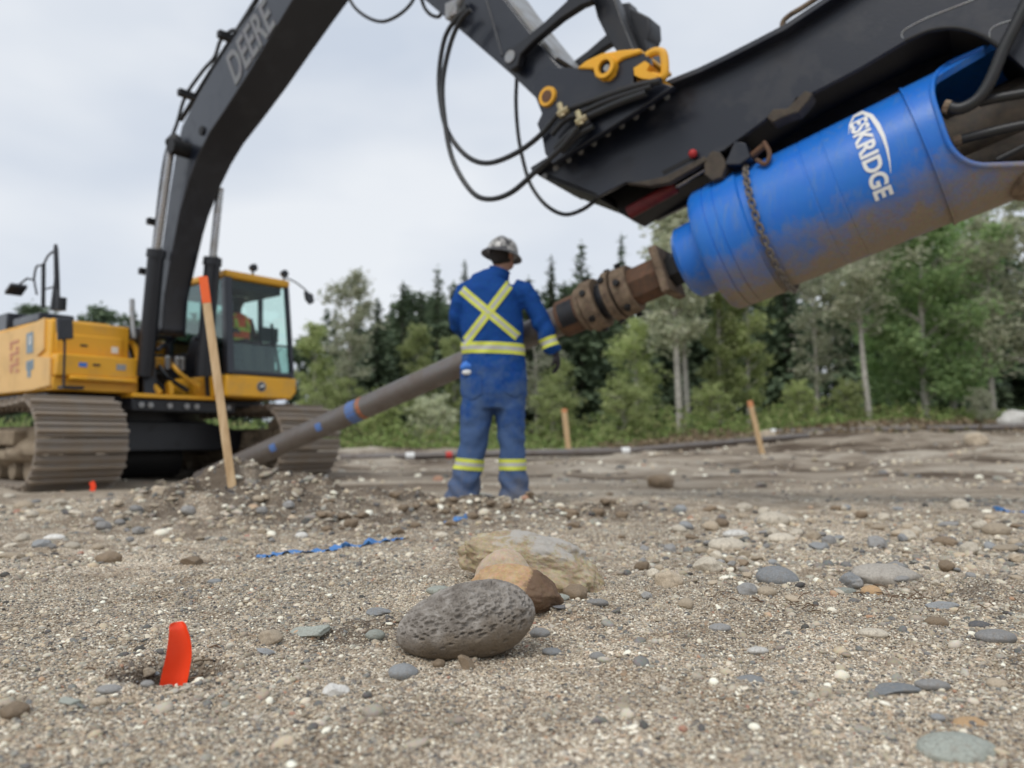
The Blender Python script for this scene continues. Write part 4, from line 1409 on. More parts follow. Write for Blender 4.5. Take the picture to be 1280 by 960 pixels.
zr = Z1 - 0.06
post((S1 - 0.02, N0 + 0.03, Z0 + 0.27), (S1 - 0.14, N0 + 0.04, zr), 0.05, 0.045)
post((S1 - 0.02, N1 - 0.03, Z0 + 0.27), (S1 - 0.14, N1 - 0.06, zr), 0.03, 0.025)
post((S0 + 0.04, N0 + 0.03, Z0 + 0.27), (S0 + 0.06, N0 + 0.04, zr), 0.06, 0.04)
post((S0 + 0.04, N1 - 0.03, Z0 + 0.27), (S0 + 0.06, N1 - 0.06, zr), 0.06, 0.04)
post((S0 + 0.8, N1 - 0.03, Z0 + 0.27), (S0 + 0.78, N1 - 0.05, zr), 0.03, 0.025)
post((S0 + 0.03, N0 + 0.52, Z0 + 0.8), (S0 + 0.05, N0 + 0.52, zr), 0.03, 0.08)
post((S1 - 0.012, N0 + 0.03, Z0 + 0.30), (S1 - 0.012, N1 - 0.03, Z0 + 0.30), 0.02, 0.025, 'window_rail')
post((S1 - 0.06, N0 + 0.06, Z0 + 0.665), (S1 - 0.06, N1 - 0.05, Z0 + 0.665), 0.010, 0.012, 'window_rail')
mb = MB()
mb.prism([M((S0 - 0.02, N0 - 0.01, zr)), M((S0 - 0.02, N1 - 0.03, zr)), M((S1 - 0.10, N1 - 0.03, zr)), M((S1 - 0.10, N0 - 0.01, zr))], ZU * 0.09)
rf = mb.build('cab_roof', [M_yel], EX, cab, bevel=0.025)
mb = MB(); mb.fbox(M, (S0 + .05, N0 + .05, zr - .10), (S1 - .2, N1 - .1, zr - .005)); mb.build('roof_liner', [M_black], EX, cab)
mb = MB()
mb.prism([M((S1 + 0.01, N0 - 0.01, Z0 + 0.01)), M((S1 + 0.01, N1 - 0.06, Z0)), M((S1 + 0.01, N1 + 0.02, Z0 + 0.09)), M((S1 + 0.01, N1 + 0.02, Z0 + 0.265)), M((S1 + 0.01, N0 - 0.01, Z0 + 0.265))], F_ * -1.5)
bp_ = mb.build('base_panel', [M_yel], EX, cab, bevel=0.02)
# round emblem on the base panel: ring, field and a leaping animal
mb = MB(); ec = M((S1 + 0.012, N0 + 0.44, Z0 + 0.14))
mb.lathe(ec, F_, [(0, 0.062), (0.006, 0.062), (0.007, 0.05)], 24, 0); mb.lathe(ec, F_, [(0.0, 0.05), (0.009, 0.05)], 24, 1)
dx = lambda a, b: ec + Nn * a + ZU * b + F_ * 0.010
mb.prism([dx(-.034, -.018), dx(-.022, -.004), dx(-.03, .012), dx(.005, .014), dx(.018, .032), dx(.034, .022), dx(.022, .010), dx(.028, -.022), dx(.014, -.004), dx(-.010, -.006)], F_ * 0.003, 2)
mb.build('emblem', [M_grey, M_dark, M_white], EX, bp_, smooth=False)
# glass
def pane(pts, m_):
    mb = MB(); c = (pts[1] - pts[0]).cross(pts[2] - pts[0]).normalized(); mb.prism(pts, c * 0.006); return mb.build('window', [m_], EX, cab, smooth=False)


fx = lambda z: S1 - 0.03 - 0.12 * (z - Z0 - 0.27) / (zr - Z0 - 0.27)
pane([M((fx(Z0 + .32), N0 + .09, Z0 + .325)), M((fx(Z0 + .32), N1 - .06, Z0 + .325)), M((fx(Z0 + .65), N1 - .07, Z0 + .65)), M((fx(Z0 + .65), N0 + .09, Z0 + .65))], M_glassl)
pane([M((fx(Z0 + .68), N0 + .09, Z0 + .68)), M((fx(Z0 + .68), N1 - .07, Z0 + .68)), M((fx(zr), N1 - .09, zr - .005)), M((fx(zr), N0 + .09, zr - .005))], M_glass)
pane([M((S0 + .11, N0 + .03, Z0 + .585)), M((S1 - .08, N0 + .03, Z0 + .585)), M((S1 - .20, N0 + .035, zr)), M((S0 + .11, N0 + .035, zr))], M_glassl)
pane([M((S0 + .11, N1 - .03, Z0 + .625)), M((S0 + .76, N1 - .03, Z0 + .625)), M((S0 + .75, N1 - .05, zr)), M((S0 + .11, N1 - .05, zr))], M_glass)
pane([M((S0 + .84, N1 - .03, Z0 + .31)), M((S1 - .06, N1 - .03, Z0 + .31)), M((S1 - .18, N1 - .05, zr)), M((S0 + .82, N1 - .05, zr))], M_glass)
pane([M((S0 + .03, N0 + .10, Z0 + .81)), M((S0 + .03, N1 - .10, Z0 + .81)), M((S0 + .05, N1 - .10, zr)), M((S0 + .05, N0 + .10, zr))], M_glass)
# inside: seat, console, levers
mb = MB(); mb.fbox(M, (S0 + .60, N0 + .36, Z0 + .50), (S0 + 1.02, N0 + .74, Z0 + .62)); mb.fbox(M, (S0 + .54, N0 + .36, Z0 + .60), (S0 + .66, N0 + .74, Z0 + 1.10)); mb.fbox(M, (S0 + .68, N0 + .4, Z0 + .3), (S0 + .95, N0 + .7, Z0 + .5))
mb.build('seat', [M_seat], EX, cab, bevel=0.03)
for n in (N0 + .20, N0 + .79):
    mb = MB(); mb.fbox(M, (S0 + .65, n, Z0 + .30), (S0 + 1.15, n + .08, Z0 + .74)); mb.tube([M((S0 + 1.1, n + .045, Z0 + .74)), M((S0 + 1.13, n + .045, Z0 + .90))], [0.02, 0.026], 8); mb.build('control_console', [M_black], EX, cab, bevel=0.015)
mb = MB(); mb.tube([M((S1 - .14, N1 - .12, Z0 + .3)), M((S1 - .2, N1 - .22, Z0 + .95))], 0.02, 8); mb.fbox(M, (S1 - .24, N1 - .36, Z0 + .72), (S1 - .2, N1 - .12, Z0 + .90)); mb.build('monitor', [M_black], EX, cab)
for n in (N0 + 0.42, N0 + 0.86):
    mb = MB(); mb.tube([M((S1 - 0.2, n, zr + 0.09)), M((S1 - 0.2, n, zr + 0.17))], 0.014, 8); mb.lathe(M((S1 - 0.23, n, zr + 0.19)), F_, [(0, .02), (0, .042), (.06, .048), (.065, .03)], 14)
    mb.build('work_light', [M_dark], EX, cab)
cm = lambda u, v: onp(u, v, M((1.9, 0, 0)), F_)
mb = MB(); mb.tube(spline([cm(357, 347), cm(368, 352), cm(379, 360), cm(385, 366)], 4), 0.010, 8)
mr_ = mb.build('mirror', [M_dark], EX, cab)
mb = MB(); mb.prism([cm(379, 364.5), cm(389, 368), cm(391, 378), cm(386, 381), cm(381, 375)], F_ * 0.04); mb.build('mirror_head', [M_mirror], EX, mr_, bevel=0.006)
mb = MB(); mb.tube([cm(322, 462), cm(352, 436)], 0.006, 6); mb.build('wiper', [M_black], EX, cab)

# -- boom
BN = -0.07
hwb = 0.29
edge_b = [(188, 418), (192, 380), (202, 310), (211, 245), (219, 195), (227, 158), (246, 121), (268, 84), (299, 36), (327, -2), (362, -57), (400, -120), (430, -170)]
edge_f = [(487, -185), (458, -140), (408, -62), (366, 0), (340, 43), (312, 90), (281, 138), (262, 166), (248, 194), (236, 226), (225, 264), (216, 310), (206, 370), (203, 412), (200, 418)]
mb = MB()
ol_ = edge_b + edge_f
bwid = lambda v: float(np.interp(v, [-185, 0, 176, 341, 420], [0.50, 0.48, 0.40, 0.275, 0.275]))
na_ = [bpn(u, v, BN - hwb) for u, v in ol_]; fa_ = [p + Nn * bwid(v) for p, (u, v) in zip(na_, ol_)]
k_n = len(ol_)
mb.add(na_ + fa_, [tuple(range(k_n)), tuple(range(2 * k_n - 1, k_n - 1, -1))] + [(i, i + k_n, (i + 1) % k_n + k_n, (i + 1) % k_n) for i in range(k_n)])
boom = mb.build('boom', [M_boom], EX, bevel=0.012)
bo = [bpn(u, v, BN - hwb) for u, v in edge_b]; bf = [bpn(u, v, BN - hwb) for u, v in edge_f]
# lettering on the boom side
vv, ff = text_mesh('DEERE', 1.0, 0.006, 0.02)
p0 = bpn(289, 92, BN - hwb - 0.004); p1 = bpn(338, 16, BN - hwb - 0.004)
ex = (p1 - p0); Lt = ex.length; ex.normalize(); ey = Nn.cross(ex); ey = ey if ey.dot(bpn(290, 30, BN) - bpn(320, 60, BN)) > 0 else -ey
w0 = max(q[0] for q in vv) - min(q[0] for q in vv); h0 = max(q[1] for q in vv) - min(q[1] for q in vv)
hgt = (bpn(303, 29, BN - hwb) - bpn(346, 34, BN - hwb)).length * 0.62
mb = MB(); mb.add([(p0 + p1) / 2 + ex * (q[0] / w0 * Lt) + ey * (q[1] / h0 * hgt) - Nn * q[2] for q in vv], ff)
mb.build('lettering', [M_letter], EX, boom, smooth=False)
# pins and cylinder bosses
mb = MB(); pc = bpn(213, 182, BN - hwb - 0.2); mb.lathe(pc, Nn, [(0, .05), (0, .085), (.25, .085), (.25, .05)], 16); mb.tube([bpn(213, 182, BN - hwb - .1), bpn(222, 178, BN - hwb - .02)], [0.08, 0.11], 12)
mb.build('cylinder_pin', [M_black], EX, boom)
mb = MB(); mb.lathe(bpn(251, 163, BN - hwb - 0.02), Nn, [(0, .03), (0, .05), (.04, .05)], 14); mb.build('pin_cap', [M_black], EX, boom)
for side, pts, rr in ((-1, [(214, 183), (196, 312), (181, 470)], 1), (1, [(275, 235), (266, 322), (254, 470)], 1)):
    n = BN - (hwb + 0.13) if side < 0 else BN + 0.13
    a, b_, c = [bpn(u, v, n) for u, v in pts]
    d = (c - a).normalized()
    mb = MB(); mb.tube([b_, b_ + d * 0.09, b_ + d * 0.09, c], [0.10, 0.105, 0.088, 0.088], 18)
    cy = mb.build('boom_cylinder', [M_dark], EX)
    mb = MB(); mb.tube([a, b_], 0.042, 14); mb.build('cylinder_rod', [M_steel], EX, cy)
    mb = MB(); mb.tube([b_ + d * 0.0 - Nn * 0.0 + F_ * 0.1, b_ + d * 0.9 + F_ * 0.1], 0.015, 8); mb.build('hard_pipe', [M_dark], EX, cy)
# hoses clipped to the back of the boom
for k, (nn_, pts) in enumerate([(BN - hwb + 0.08, [(186, 380), (195, 290), (203, 225), (214, 176), (222, 152), (232, 120), (254, 88), (268, 72), (276, 50), (290, 38), (301, 36), (318, 5), (330, -20)]),
                               (BN - hwb - 0.02, [(182, 400), (190, 330), (200, 240), (207, 195), (213, 176)]),
                               (BN - hwb + 0.18, [(226, 150), (240, 128), (262, 92), (300, 33), (322, -2), (350, -45)])]):
    mb = MB(); mb.tube(spline([bpn(u, v, nn_) for u, v in pts], 5), 0.020 if k < 2 else 0.028, 8); mb.build('hydraulic_hose', [M_hose], EX, boom)
for (u, v) in ((184, 340), (194, 278), (233, 118), (283, 46)):
    mb = MB(); c = bpn(u, v, BN - hwb + 0.05); mb.box(c, F_ * 0.035, Nn * 0.09, ZU * 0.035); mb.build('hose_clamp', [M_black], EX, boom)
# -- boom foot brackets
for n, m_ in ((BN - 0.37, M_dark), (BN + 0.37, M_dark)):
    mb = MB(); mb.prism([M((0.8, n, 0.97)), M((1.60, n, 0.97)), M((1.58, n, 1.15)), M((1.42, n, 1.72)), M((1.25, n, 1.78)), M((1.08, n, 1.70)), M((0.85, n, 1.2))], Nn * 0.05)
    mb.build('boom_bracket', [m_], EX, bevel=0.01)
    mb = MB(); mb.prism([M((1.58, n - .05, 0.97)), M((1.58, n + .10, 0.97)), M((1.45, n + .10, 1.66)), M((1.45, n - .05, 1.66))], F_ * 0.05)
    mb.build('boom_bracket', [m_], EX, bevel=0.01)
for (a, b_) in (((1.5, -0.48, 1.73), (1.5, 0.02, 1.70)), ((1.5, -0.3, 1.5), (1.5, -0.05, 1.72)), ((1.5, 0.12, 1.68), (1.5, 0.34, 1.66))):
    mb = MB(); mb.tube([M(a), M(b_)], 0.024, 8); mb.build('hard_pipe', [M_boom], EX)
mb = MB(); mb.tube(spline([M((1.35, -0.5, 1.62)), M((1.25, -0.48, 1.85)), M((1.15, -0.45, 2.1))], 6), 0.03, 8); mb.build('hydraulic_hose', [M_grey], EX)
mb = MB()
for n in (-0.22, 0.30, 0.36):
    mb.prism([M((1.55, n, 0.99)), M((1.66, n, 0.99)), M((1.66, n, 1.08)), M((1.60, n, 1.15)), M((1.52, n, 1.12))], Nn * 0.05)
mb.build('foot_lug', [M_yel], EX, bevel=0.01)

# -- stick
hs = 0.20
SP = lambda u, v: bpn(u, v, BN - hs)
outl = [(400, -110), (531, 0), (587, 48), (640, 94), (668, 121), (684, 142), (706, 140), (716, 118), (712, 96), (690, 72), (668, 46), (632, 0), (560, -95), (520, -150), (440, -160)]
mb = MB(); mb.prism([SP(u, v) for u, v in outl], Nn * (2 * hs))
stick = mb.build('stick', [M_boom], EX, bevel=0.01)
mb = MB(); mb.prism([bpn(u, v, BN - hs + 0.015) for u, v in [(540, -130), (632, -2), (668, 44), (694, 74), (697, 71), (671, 40), (634, -7), (545, -134)]], Nn * (2 * hs - 0.03)); mb.build('sky_lit_top', [M_grey], EX, stick)  # pale strip: sky light on the stick's top face put into the colour
mb = MB(); a, b_ = [SP(u, v) - Nn * 0.003 for u, v in ((608, 0), (628, 70))]; mb.tube([a, b_], 0.009, 6); mb.build('weld_seam', [M_boom], EX, stick)
mb = MB(); mb.lathe(SP(648, 77) - Nn * 0.10, Nn, [(0, .02), (0, .045), (.12, .045)], 16); mb.build('link_pin', [M_grey], EX, stick)
# bucket link: two side bars and the driving link
for off in (-0.09, 2 * hs + 0.03):
    mb = MB()
    LP = lambda u, v, off=off: bpn(u, v, BN - hs) + Nn * off
    mb.prism([LP(u, v) for u, v in [(640, 73), (644, 66), (652, 64), (690, 34), (718, 8), (722, -14), (742, -20), (752, -4), (748, 9), (735, 14), (710, 30), (676, 58), (660, 74), (657, 88), (648, 94), (641, 88)]], Nn * 0.06)
    mb.build('link_arm', [M_dark], EX, bevel=0.008)
for off in (0.02, 0.27):
    LP = lambda u, v, off=off: bpn(u, v, BN - hs) + Nn * off
    mb = MB(); mb.prism([LP(u, v) for u, v in [(735, -16), (760, -20), (768, 0), (776, 24), (790, 58), (796, 70), (776, 74), (756, 44), (744, 20)]], Nn * 0.10)
    mb.build('bucket_link', [M_dark], EX, bevel=0.01)
mb = MB(); LP = lambda u, v: bpn(u, v, BN - hs) + Nn * 0.16
mb.prism([LP(u, v) for u, v in [(770, -5), (796, 8), (797, 26), (792, 38), (800, 62), (786, 62), (778, 32), (770, 14)]], Nn * 0.16); mb.build('bucket_link', [M_dark], EX, bevel=0.012)
# hoses hanging between stick and attachment
HP = lambda u, v, n: bpn(u, v, n)
for (nn_, pts, r_) in ((BN - .30, [(583, 12), (570, 24), (556, 48), (549, 90), (551, 130), (560, 165), (582, 194), (608, 204), (640, 194), (672, 172), (700, 140)], 0.019),
                      (BN - .36, [(588, 12), (574, 28), (561, 62), (553, 110), (558, 165), (568, 205), (590, 240), (612, 249), (640, 240), (672, 212), (700, 186), (722, 160)], 0.019),
                      (BN + .05, [(646, 96), (645, 130), (648, 170), (655, 205), (664, 232), (682, 256), (705, 268), (728, 262), (750, 246)], 0.015),
                      (BN - .05, [(430, -20), (441, 6), (458, 21), (478, 27), (498, 19), (514, 4), (522, -14)], 0.015),
                      (BN - .15, [(524, -12), (530, 8), (538, 18), (548, 21), (553, 14)], 0.015)):
    mb = MB(); mb.tube(spline([HP(u, v, nn_) for u, v in pts], 6), r_, 10); mb.build('hydraulic_hose', [M_hose], EX)
mb = MB(); mb.box(bpn(569, 14, BN - hs - 0.05), F_ * 0.06, Nn * 0.05, ZU * 0.06); mb.tube([bpn(562, 24, BN - .27), bpn(577, -4, BN - .27)], 0.035, 10); mb.build('hose_bulkhead', [M_grey], EX, stick)
# ------------------------------------------------------------------ drive attachment and pile
A0 = at(270, 592, 7.65); A1 = at(1180, 187, 4.24)
AX = (A1 - A0).normalized()
AW = AX.cross(ZU).normalized()
if AW.dot(CAM - A1) < 0: AW = -AW
AN = AW.cross(AX).normalized()
if AN.z < 0: AN = -AN
proj_u = lambda p: 640 + 960 * (p - CAM).x / (p - CAM).dot(fwd)


def tu(u):
    a, b = -3.0, 9.0
    for k in range(50):
        m = (a + b) / 2
        if proj_u(A0 + AX * m) < u: a = m
        else: b = m
    return a


def cyl(t, ph, r):
    return A0 + AX * t + (AW * math.cos(ph) + AN * math.sin(ph)) * r


def rayc(u, v, r):
    d = ray(u, v); o = CAM - A0
    d2 = d - AX * d.dot(AX); o2 = o - AX * o.dot(AX)
    a = d2.dot(d2); b = 2 * d2.dot(o2); c = o2.dot(o2) - r * r
    q = max(0.0, b * b - 4 * a * c)
    s = (-b - math.sqrt(q)) / (2 * a)
    p = o + d * s
    t = p.dot(AX); h = p - AX * t
    return t, math.atan2(h.dot(AN), h.dot(AW))


def paint_dirty(name, col, dirt, en, r0, lo, hi, rough=0.33):
    """paint with dried mud stuck along the lower side"""
    m, t, b = mat(name)
    L = t.links.new
    tc = t.nodes.new('ShaderNodeTexCoord')
    n1 = noise(t, 5, 10, 0.78); n2 = noise(t, 70, 4, 0.65)
    dt = t.nodes.new('ShaderNodeVectorMath'); dt.operation = 'DOT_PRODUCT'; dt.inputs[1].default_value = en
    L(tc.outputs['Object'], dt.inputs[0])
    ma = t.nodes.new('ShaderNodeMath'); ma.operation = 'MULTIPLY_ADD'; ma.inputs[1].default_value = -1.0 / r0
    L(dt.outputs['Value'], ma.inputs[0])
    mm = t.nodes.new('ShaderNodeMath'); mm.operation = 'MULTIPLY'; mm.inputs[1].default_value = 1.6
    L(n1.outputs['Fac'], mm.inputs[0]); L(mm.outputs[0], ma.inputs[2])
    mr = t.nodes.new('ShaderNodeMapRange'); mr.inputs['From Min'].default_value = lo; mr.inputs['From Max'].default_value = hi
    L(ma.outputs[0], mr.inputs['Value'])
    # scratches and thin dust everywhere
    mpn = t.nodes.new('ShaderNodeMapping'); mpn.inputs['Scale'].default_value = (30, 30, 4); mpn.inputs['Rotation'].default_value = (0.4, 0.9, 0.2)
    L(tc.outputs['Object'], mpn.inputs['Vector'])
    n3 = noise(t, 1.0, 5, 0.7, vec=mpn.outputs['Vector'])
    r3 = ramp(t, [(0.52, (0, 0, 0)), (0.72, (0.5, 0.5, 0.5))]); L(n3.outputs['Fac'], r3.inputs['Fac'])
    c = mixc(t, 0.25, col, n1.outputs['Color'], 'SOFT_LIGHT')
    c = mixc(t, r3.outputs['Color'], c, (0.13, 0.22, 0.36))
    d2 = mixc(t, 0.6, dirt, n2.outputs['Color'], 'SOFT_LIGHT')
    c = mixc(t, mr.outputs['Result'], c, d2)
    L(c, b.inputs['Base Color'])
    m2 = t.nodes.new('ShaderNodeMapRange'); m2.inputs['To Min'].default_value = rough; m2.inputs['To Max'].default_value = 0.9
    L(mr.outputs['Result'], m2.inputs['Value']); L(m2.outputs['Result'], b.inputs['Roughness'])
    bump(t, b, n2.outputs['Fac'], 0.2, 0.004)
    return m


M_blue = paint_dirty('blue_drive_paint', (0.016, 0.16, 0.60), (0.25, 0.205, 0.155), tuple(AN), 0.41, 1.10, 1.72)
BB = A0 + AX * tu(1050)
AT = thing('drive_attachment', BB, 'black beam with a bright blue cylindrical drive, hung from the excavator arm', 'drill drive')
# -- blue drive: neck, flange drum, barrel
t0 = tu(857)
tf0, tf1, tch, tb1 = tu(893), tu(952), tu(962), tu(1158)
mb = MB()
mb.lathe(A0, AX, [(t0, 0.10), (t0, 0.215), (t0 + 0.03, 0.245), (tf0 - 0.02, 0.252), (tf0 - 0.02, 0.30), (tf0, 0.39), (tf0 + 0.012, 0.40)], 56)
mb.build('drive_neck', [M_blue], AT)
mb = MB()
gr = []
mb.lathe(A0, AX, [(tf0 + 0.012, 0.30), (tf0 + 0.012, 0.40), (tf0 + 0.03, 0.412), (tf0 + 0.10, 0.414), (tf0 + 0.102, 0.408), (tf0 + 0.110, 0.408), (tf0 + 0.112, 0.414), (tf0 + 0.17, 0.416), (tf0 + 0.172, 0.411), (tf0 + 0.18, 0.411), (tf0 + 0.182, 0.416), (tf1, 0.418), (tf1 + 0.012, 0.402), (tch + 0.03, 0.40)], 72)
drum = mb.build('flange_drum', [M_blue], AT)
mb = MB()
mb.lathe(A0, AX, [(tch + 0.03, 0.33), (tch + 0.03, 0.402), (tch + 0.33, 0.402), (tch + 0.333, 0.3995), (tch + 0.343, 0.3995), (tch + 0.346, 0.402), (tch + 0.46, 0.402), (tch + 0.463, 0.3995), (tch + 0.47, 0.3995), (tch + 0.473, 0.402), (tb1, 0.402), (tb1, 0.33)], 72)
barrel = mb.build('barrel', [M_blue], AT)
# -- yoke with the motor window: edge of the opening measured on the shell
RY = 0.414
win = [(1232, 60), (1206, 69), (1182, 82), (1168, 98), (1166, 120), (1175, 150), (1186, 180), (1202, 198), (1225, 206), (1262, 206), (1300, 205)]
wt = [rayc(u, v, RY) for u, v in win]
tend = wt[0][0] + 0.55
phs = [p for t, p in wt]; tts = [t for t, p in wt]
phs_s = np.array(phs[::-1]); tts_s = np.array(tts[::-1])
NPH, NT = 220, 10
order = np.argsort(phs_s)
phs_s, tts_s = phs_s[order], tts_s[order]


def t_edge(ph):
    while ph > math.pi: ph -= 2 * math.pi
    while ph < -math.pi: ph += 2 * math.pi
    if ph <= phs_s[0] - 0.02 or ph >= phs_s[-1] + 0.02: return tend
    return float(np.interp(ph, phs_s, tts_s))


mb = MB()
vs_, fs_ = [], []
phl = np.linspace(-math.pi, math.pi, NPH, endpoint=False)
for ph in phl:
    te = t_edge(ph)
    for layer, r in ((0, RY), (1, RY - 0.035)):
        for k in range(NT + 1):
            f = k / NT
            rr = r
            if layer == 0 and f > 0.9: rr = r + 0.006
            if layer == 0 and f == 1.0: rr = r
            vs_.append(cyl(tb1 + (te - tb1) * f, ph, rr))
cnt = 2 * (NT + 1)
for i in range(NPH):
    j = (i + 1) % NPH
    for k in range(NT):
        fs_.append((i * cnt + k, j * cnt + k, j * cnt + k + 1, i * cnt + k + 1))
        o_ = NT + 1
        fs_.append((i * cnt + o_ + k, i * cnt + o_ + k + 1, j * cnt + o_ + k + 1, j * cnt + o_ + k))
    fs_.append((i * cnt + NT, j * cnt + NT, j * cnt + cnt - 1, i * cnt + cnt - 1))
    fs_.append((i * cnt, i * cnt + NT + 1, j * cnt + NT + 1, j * cnt))
mb.add(vs_, fs_)
yoke = mb.build('yoke', [M_blue], AT, ang=50)
# raised lip round the window
mb = MB()
lip = [cyl(t, p, RY + 0.004) for t, p in wt]
mb.tube(spline(lip, 6), 0.014, 8); mb.build('window_lip', [M_blue], AT, yoke)
mb = MB(); ring_ = [(tb1 + 0.0, .40), (tb1 + 0.0, 0.421), (tb1 + 0.012, 0.421), (tb1 + 0.012, .40)]; mb.lathe(A0, AX, ring_, 72, cap=False); mb.build('joint_ring', [M_blue], AT, yoke)
mb = MB(); mb.lathe(cyl(tu(1262), -1.35, 0.36), -AN * 0.98 + AW * 0.2, [(0, 0.05), (0, 0.14), (0.075, 0.14), (0.09, 0.12), (0.09, 0.06), (0.05, 0.06)], 28); mb.build('pivot_boss', [M_clay], AT, yoke)
# motors and hoses inside the opening
for (w_, n_, r, ta, tb) in ((0.06, -0.02, 0.17, 0.02, 0.55), (-0.12, 0.14, 0.12, 0.0, 0.8), (0.10, -0.20, 0.10, 0.0, 0.75)):
    mb = MB(); o_ = A0 + AX * tb1 + AW * w_ + AN * n_
    mb.lathe(o_, AX, [(ta, 0.03), (ta, r), (ta + .12, r), (ta + .13, r * .86), (tb, r * .86), (tb, 0.03)], 24); mb.build('hydraulic_motor', [M_lug], AT, bevel=0.004)
mb = MB(); mb.lathe(A0, AX, [(tb1 + .005, 0.02), (tb1 + .005, 0.385), (tb1 + 0.03, 0.385), (tb1 + 0.03, 0.02)], 40); mb.build('bulkhead', [M_black], AT)
dp = lambda u, v, w_: onp(u, v, A0 + AW * w_, AW)
for pts, w_, r_ in (([(1182, 133), (1200, 136), (1222, 124), (1238, 100), (1254, 62), (1268, 34), (1290, -10)], 0.40, 0.030), ([(1224, 128), (1250, 122), (1290, 115)], 0.34, 0.024), ([(1196, 176), (1226, 168), (1260, 160), (1300, 152)], 0.30, 0.024), ([(1246, 200), (1290, 178)], 0.26, 0.014)):
    mb = MB(); P_ = spline([dp(u, v, w_) for u, v in pts], 8)
    rl = [r_ * (1 + (0.07 if k % 2 else 0.0)) for k in range(len(P_))]
    mb.tube(P_, rl, 12); mb.build('hydraulic_hose', [M_hose], AT)
for a, b_, w_, r_ in ((dp(1180, 133, .40), dp(1187, 134.5, .40), .4, .036), (dp(1192, 177, .30), dp(1202, 174.5, .30), .3, .032)):
    mb = MB(); mb.tube([a, b_], r_, 10); mb.build('hose_end', [M_clay], AT)
# -- lettering wrapped round the barrel
vv, ff = text_mesh('ESKRIDGE', 1.0, 0.0, 0.034)
import bmesh
bm = bmesh.new()
bv = [bm.verts.new(q) for q in vv]
for f in ff:
    try: bm.faces.new([bv[i] for i in f])
    except ValueError: pass
bmesh.ops.triangulate(bm, faces=bm.faces)
bmesh.ops.subdivide_edges(bm, edges=[e for e in bm.edges if e.calc_length() > 0.12], cuts=3, use_grid_fill=False)
bmesh.ops.triangulate(bm, faces=bm.faces)
vv = [tuple(q.co) for q in bm.verts]; bm.verts.index_update(); ff = [tuple(q.index for q in f.verts) for f in bm.faces]; bm.free()
RB = 0.4065
ta, pa = rayc(1072.5, 150, RB); tb_, pb_ = rayc(1106, 247, RB)
x0 = min(q[0] for q in vv); x1 = max(q[0] for q in vv); y0 = min(q[1] for q in vv); y1 = max(q[1] for q in vv)
cap_h = 0.098
mb = MB()
mb.add([cyl(ta + (tb_ - ta) * ((q[0] - x0) / (x1 - x0)) + cap_h * ((q[1] - y0) / (y1 - y0) - 0.5), pa + (pb_ - pa) * ((q[0] - x0) / (x1 - x0)), RB) for q in vv], ff)
sw = [(1061, 168, 0.6), (1062, 156, 1.4), (1067.5, 145.5, 2.6), (1078, 140.5, 4.2), (1089, 145, 5.8), (1097, 156, 6.5), (1104, 170, 5.0), (1109, 186, 3.5), (1112, 202, 2.0), (1113.5, 217, 0.6)]
sw = [tuple(sw[i][q] + (sw[i + 1][q] - sw[i][q]) * f / 4 for q in range(3)) for i in range(len(sw) - 1) for f in range(4)] + [sw[-1]]
sp_ = []
for k in range(len(sw)):
    a = sw[max(k - 1, 0)]; b_ = sw[min(k + 1, len(sw) - 1)]
    dx_, dy_ = b_[0] - a[0], b_[1] - a[1]; l_ = math.hypot(dx_, dy_)
    nx, ny = -dy_ / l_, dx_ / l_
    for sgn in (-1, 1):
        t_, p_ = rayc(sw[k][0] + nx * sgn * sw[k][2] / 2, sw[k][1] + ny * sgn * sw[k][2] / 2, RB)
        sp_.append(cyl(t_, p_, RB))
mb.add(sp_, [(2 * k, 2 * k + 1, 2 * k + 3, 2 * k + 2) for k in range(len(sw) - 1)])
mb.build('lettering', [M_white], AT, barrel, smooth=False)
# -- chain slung round the drive, link by link
mb = MB()
lk = []
for k in range(14):
    a = 2 * math.pi * k / 14
    lk.append((0.016 * math.cos(a) + (0.013 if math.cos(a) > 0 else -0.013), 0.016 * math.sin(a), 0))
lk.append(lk[0])
mb.tube(lk, 0.0062, 6, cap=False)
lo = mb.build('chain_link', [M_chain], None, loc=(0, 0, 0)); lme = lo.data; bpy.data.objects.remove(lo)
ch = bpy.data.objects.new('chain', None); COL.objects.link(ch); ch.parent = AT
NL = 68; RC = 0.426
t_top, p_top = rayc(931, 203, 0.41); t_bot, p_bot = rayc(1000, 351, 0.41)
for k in range(NL):
    ph = 2 * math.pi * k / NL
    tt = tch + 0.015 + 0.02 * math.sin(ph)
    c = cyl(tt, ph, RC); tg = (cyl(tt, ph + 0.01, RC) - c).normalized(); rd = (AW * math.cos(ph) + AN * math.sin(ph))
    up_ = rd if k % 2 else tg.cross(rd)
    r3 = Matrix((tg, up_.cross(tg), up_)).transposed()
    inst('chain_link', lme, AT, ch, Matrix.Translation(c - BB) @ r3.to_4x4())
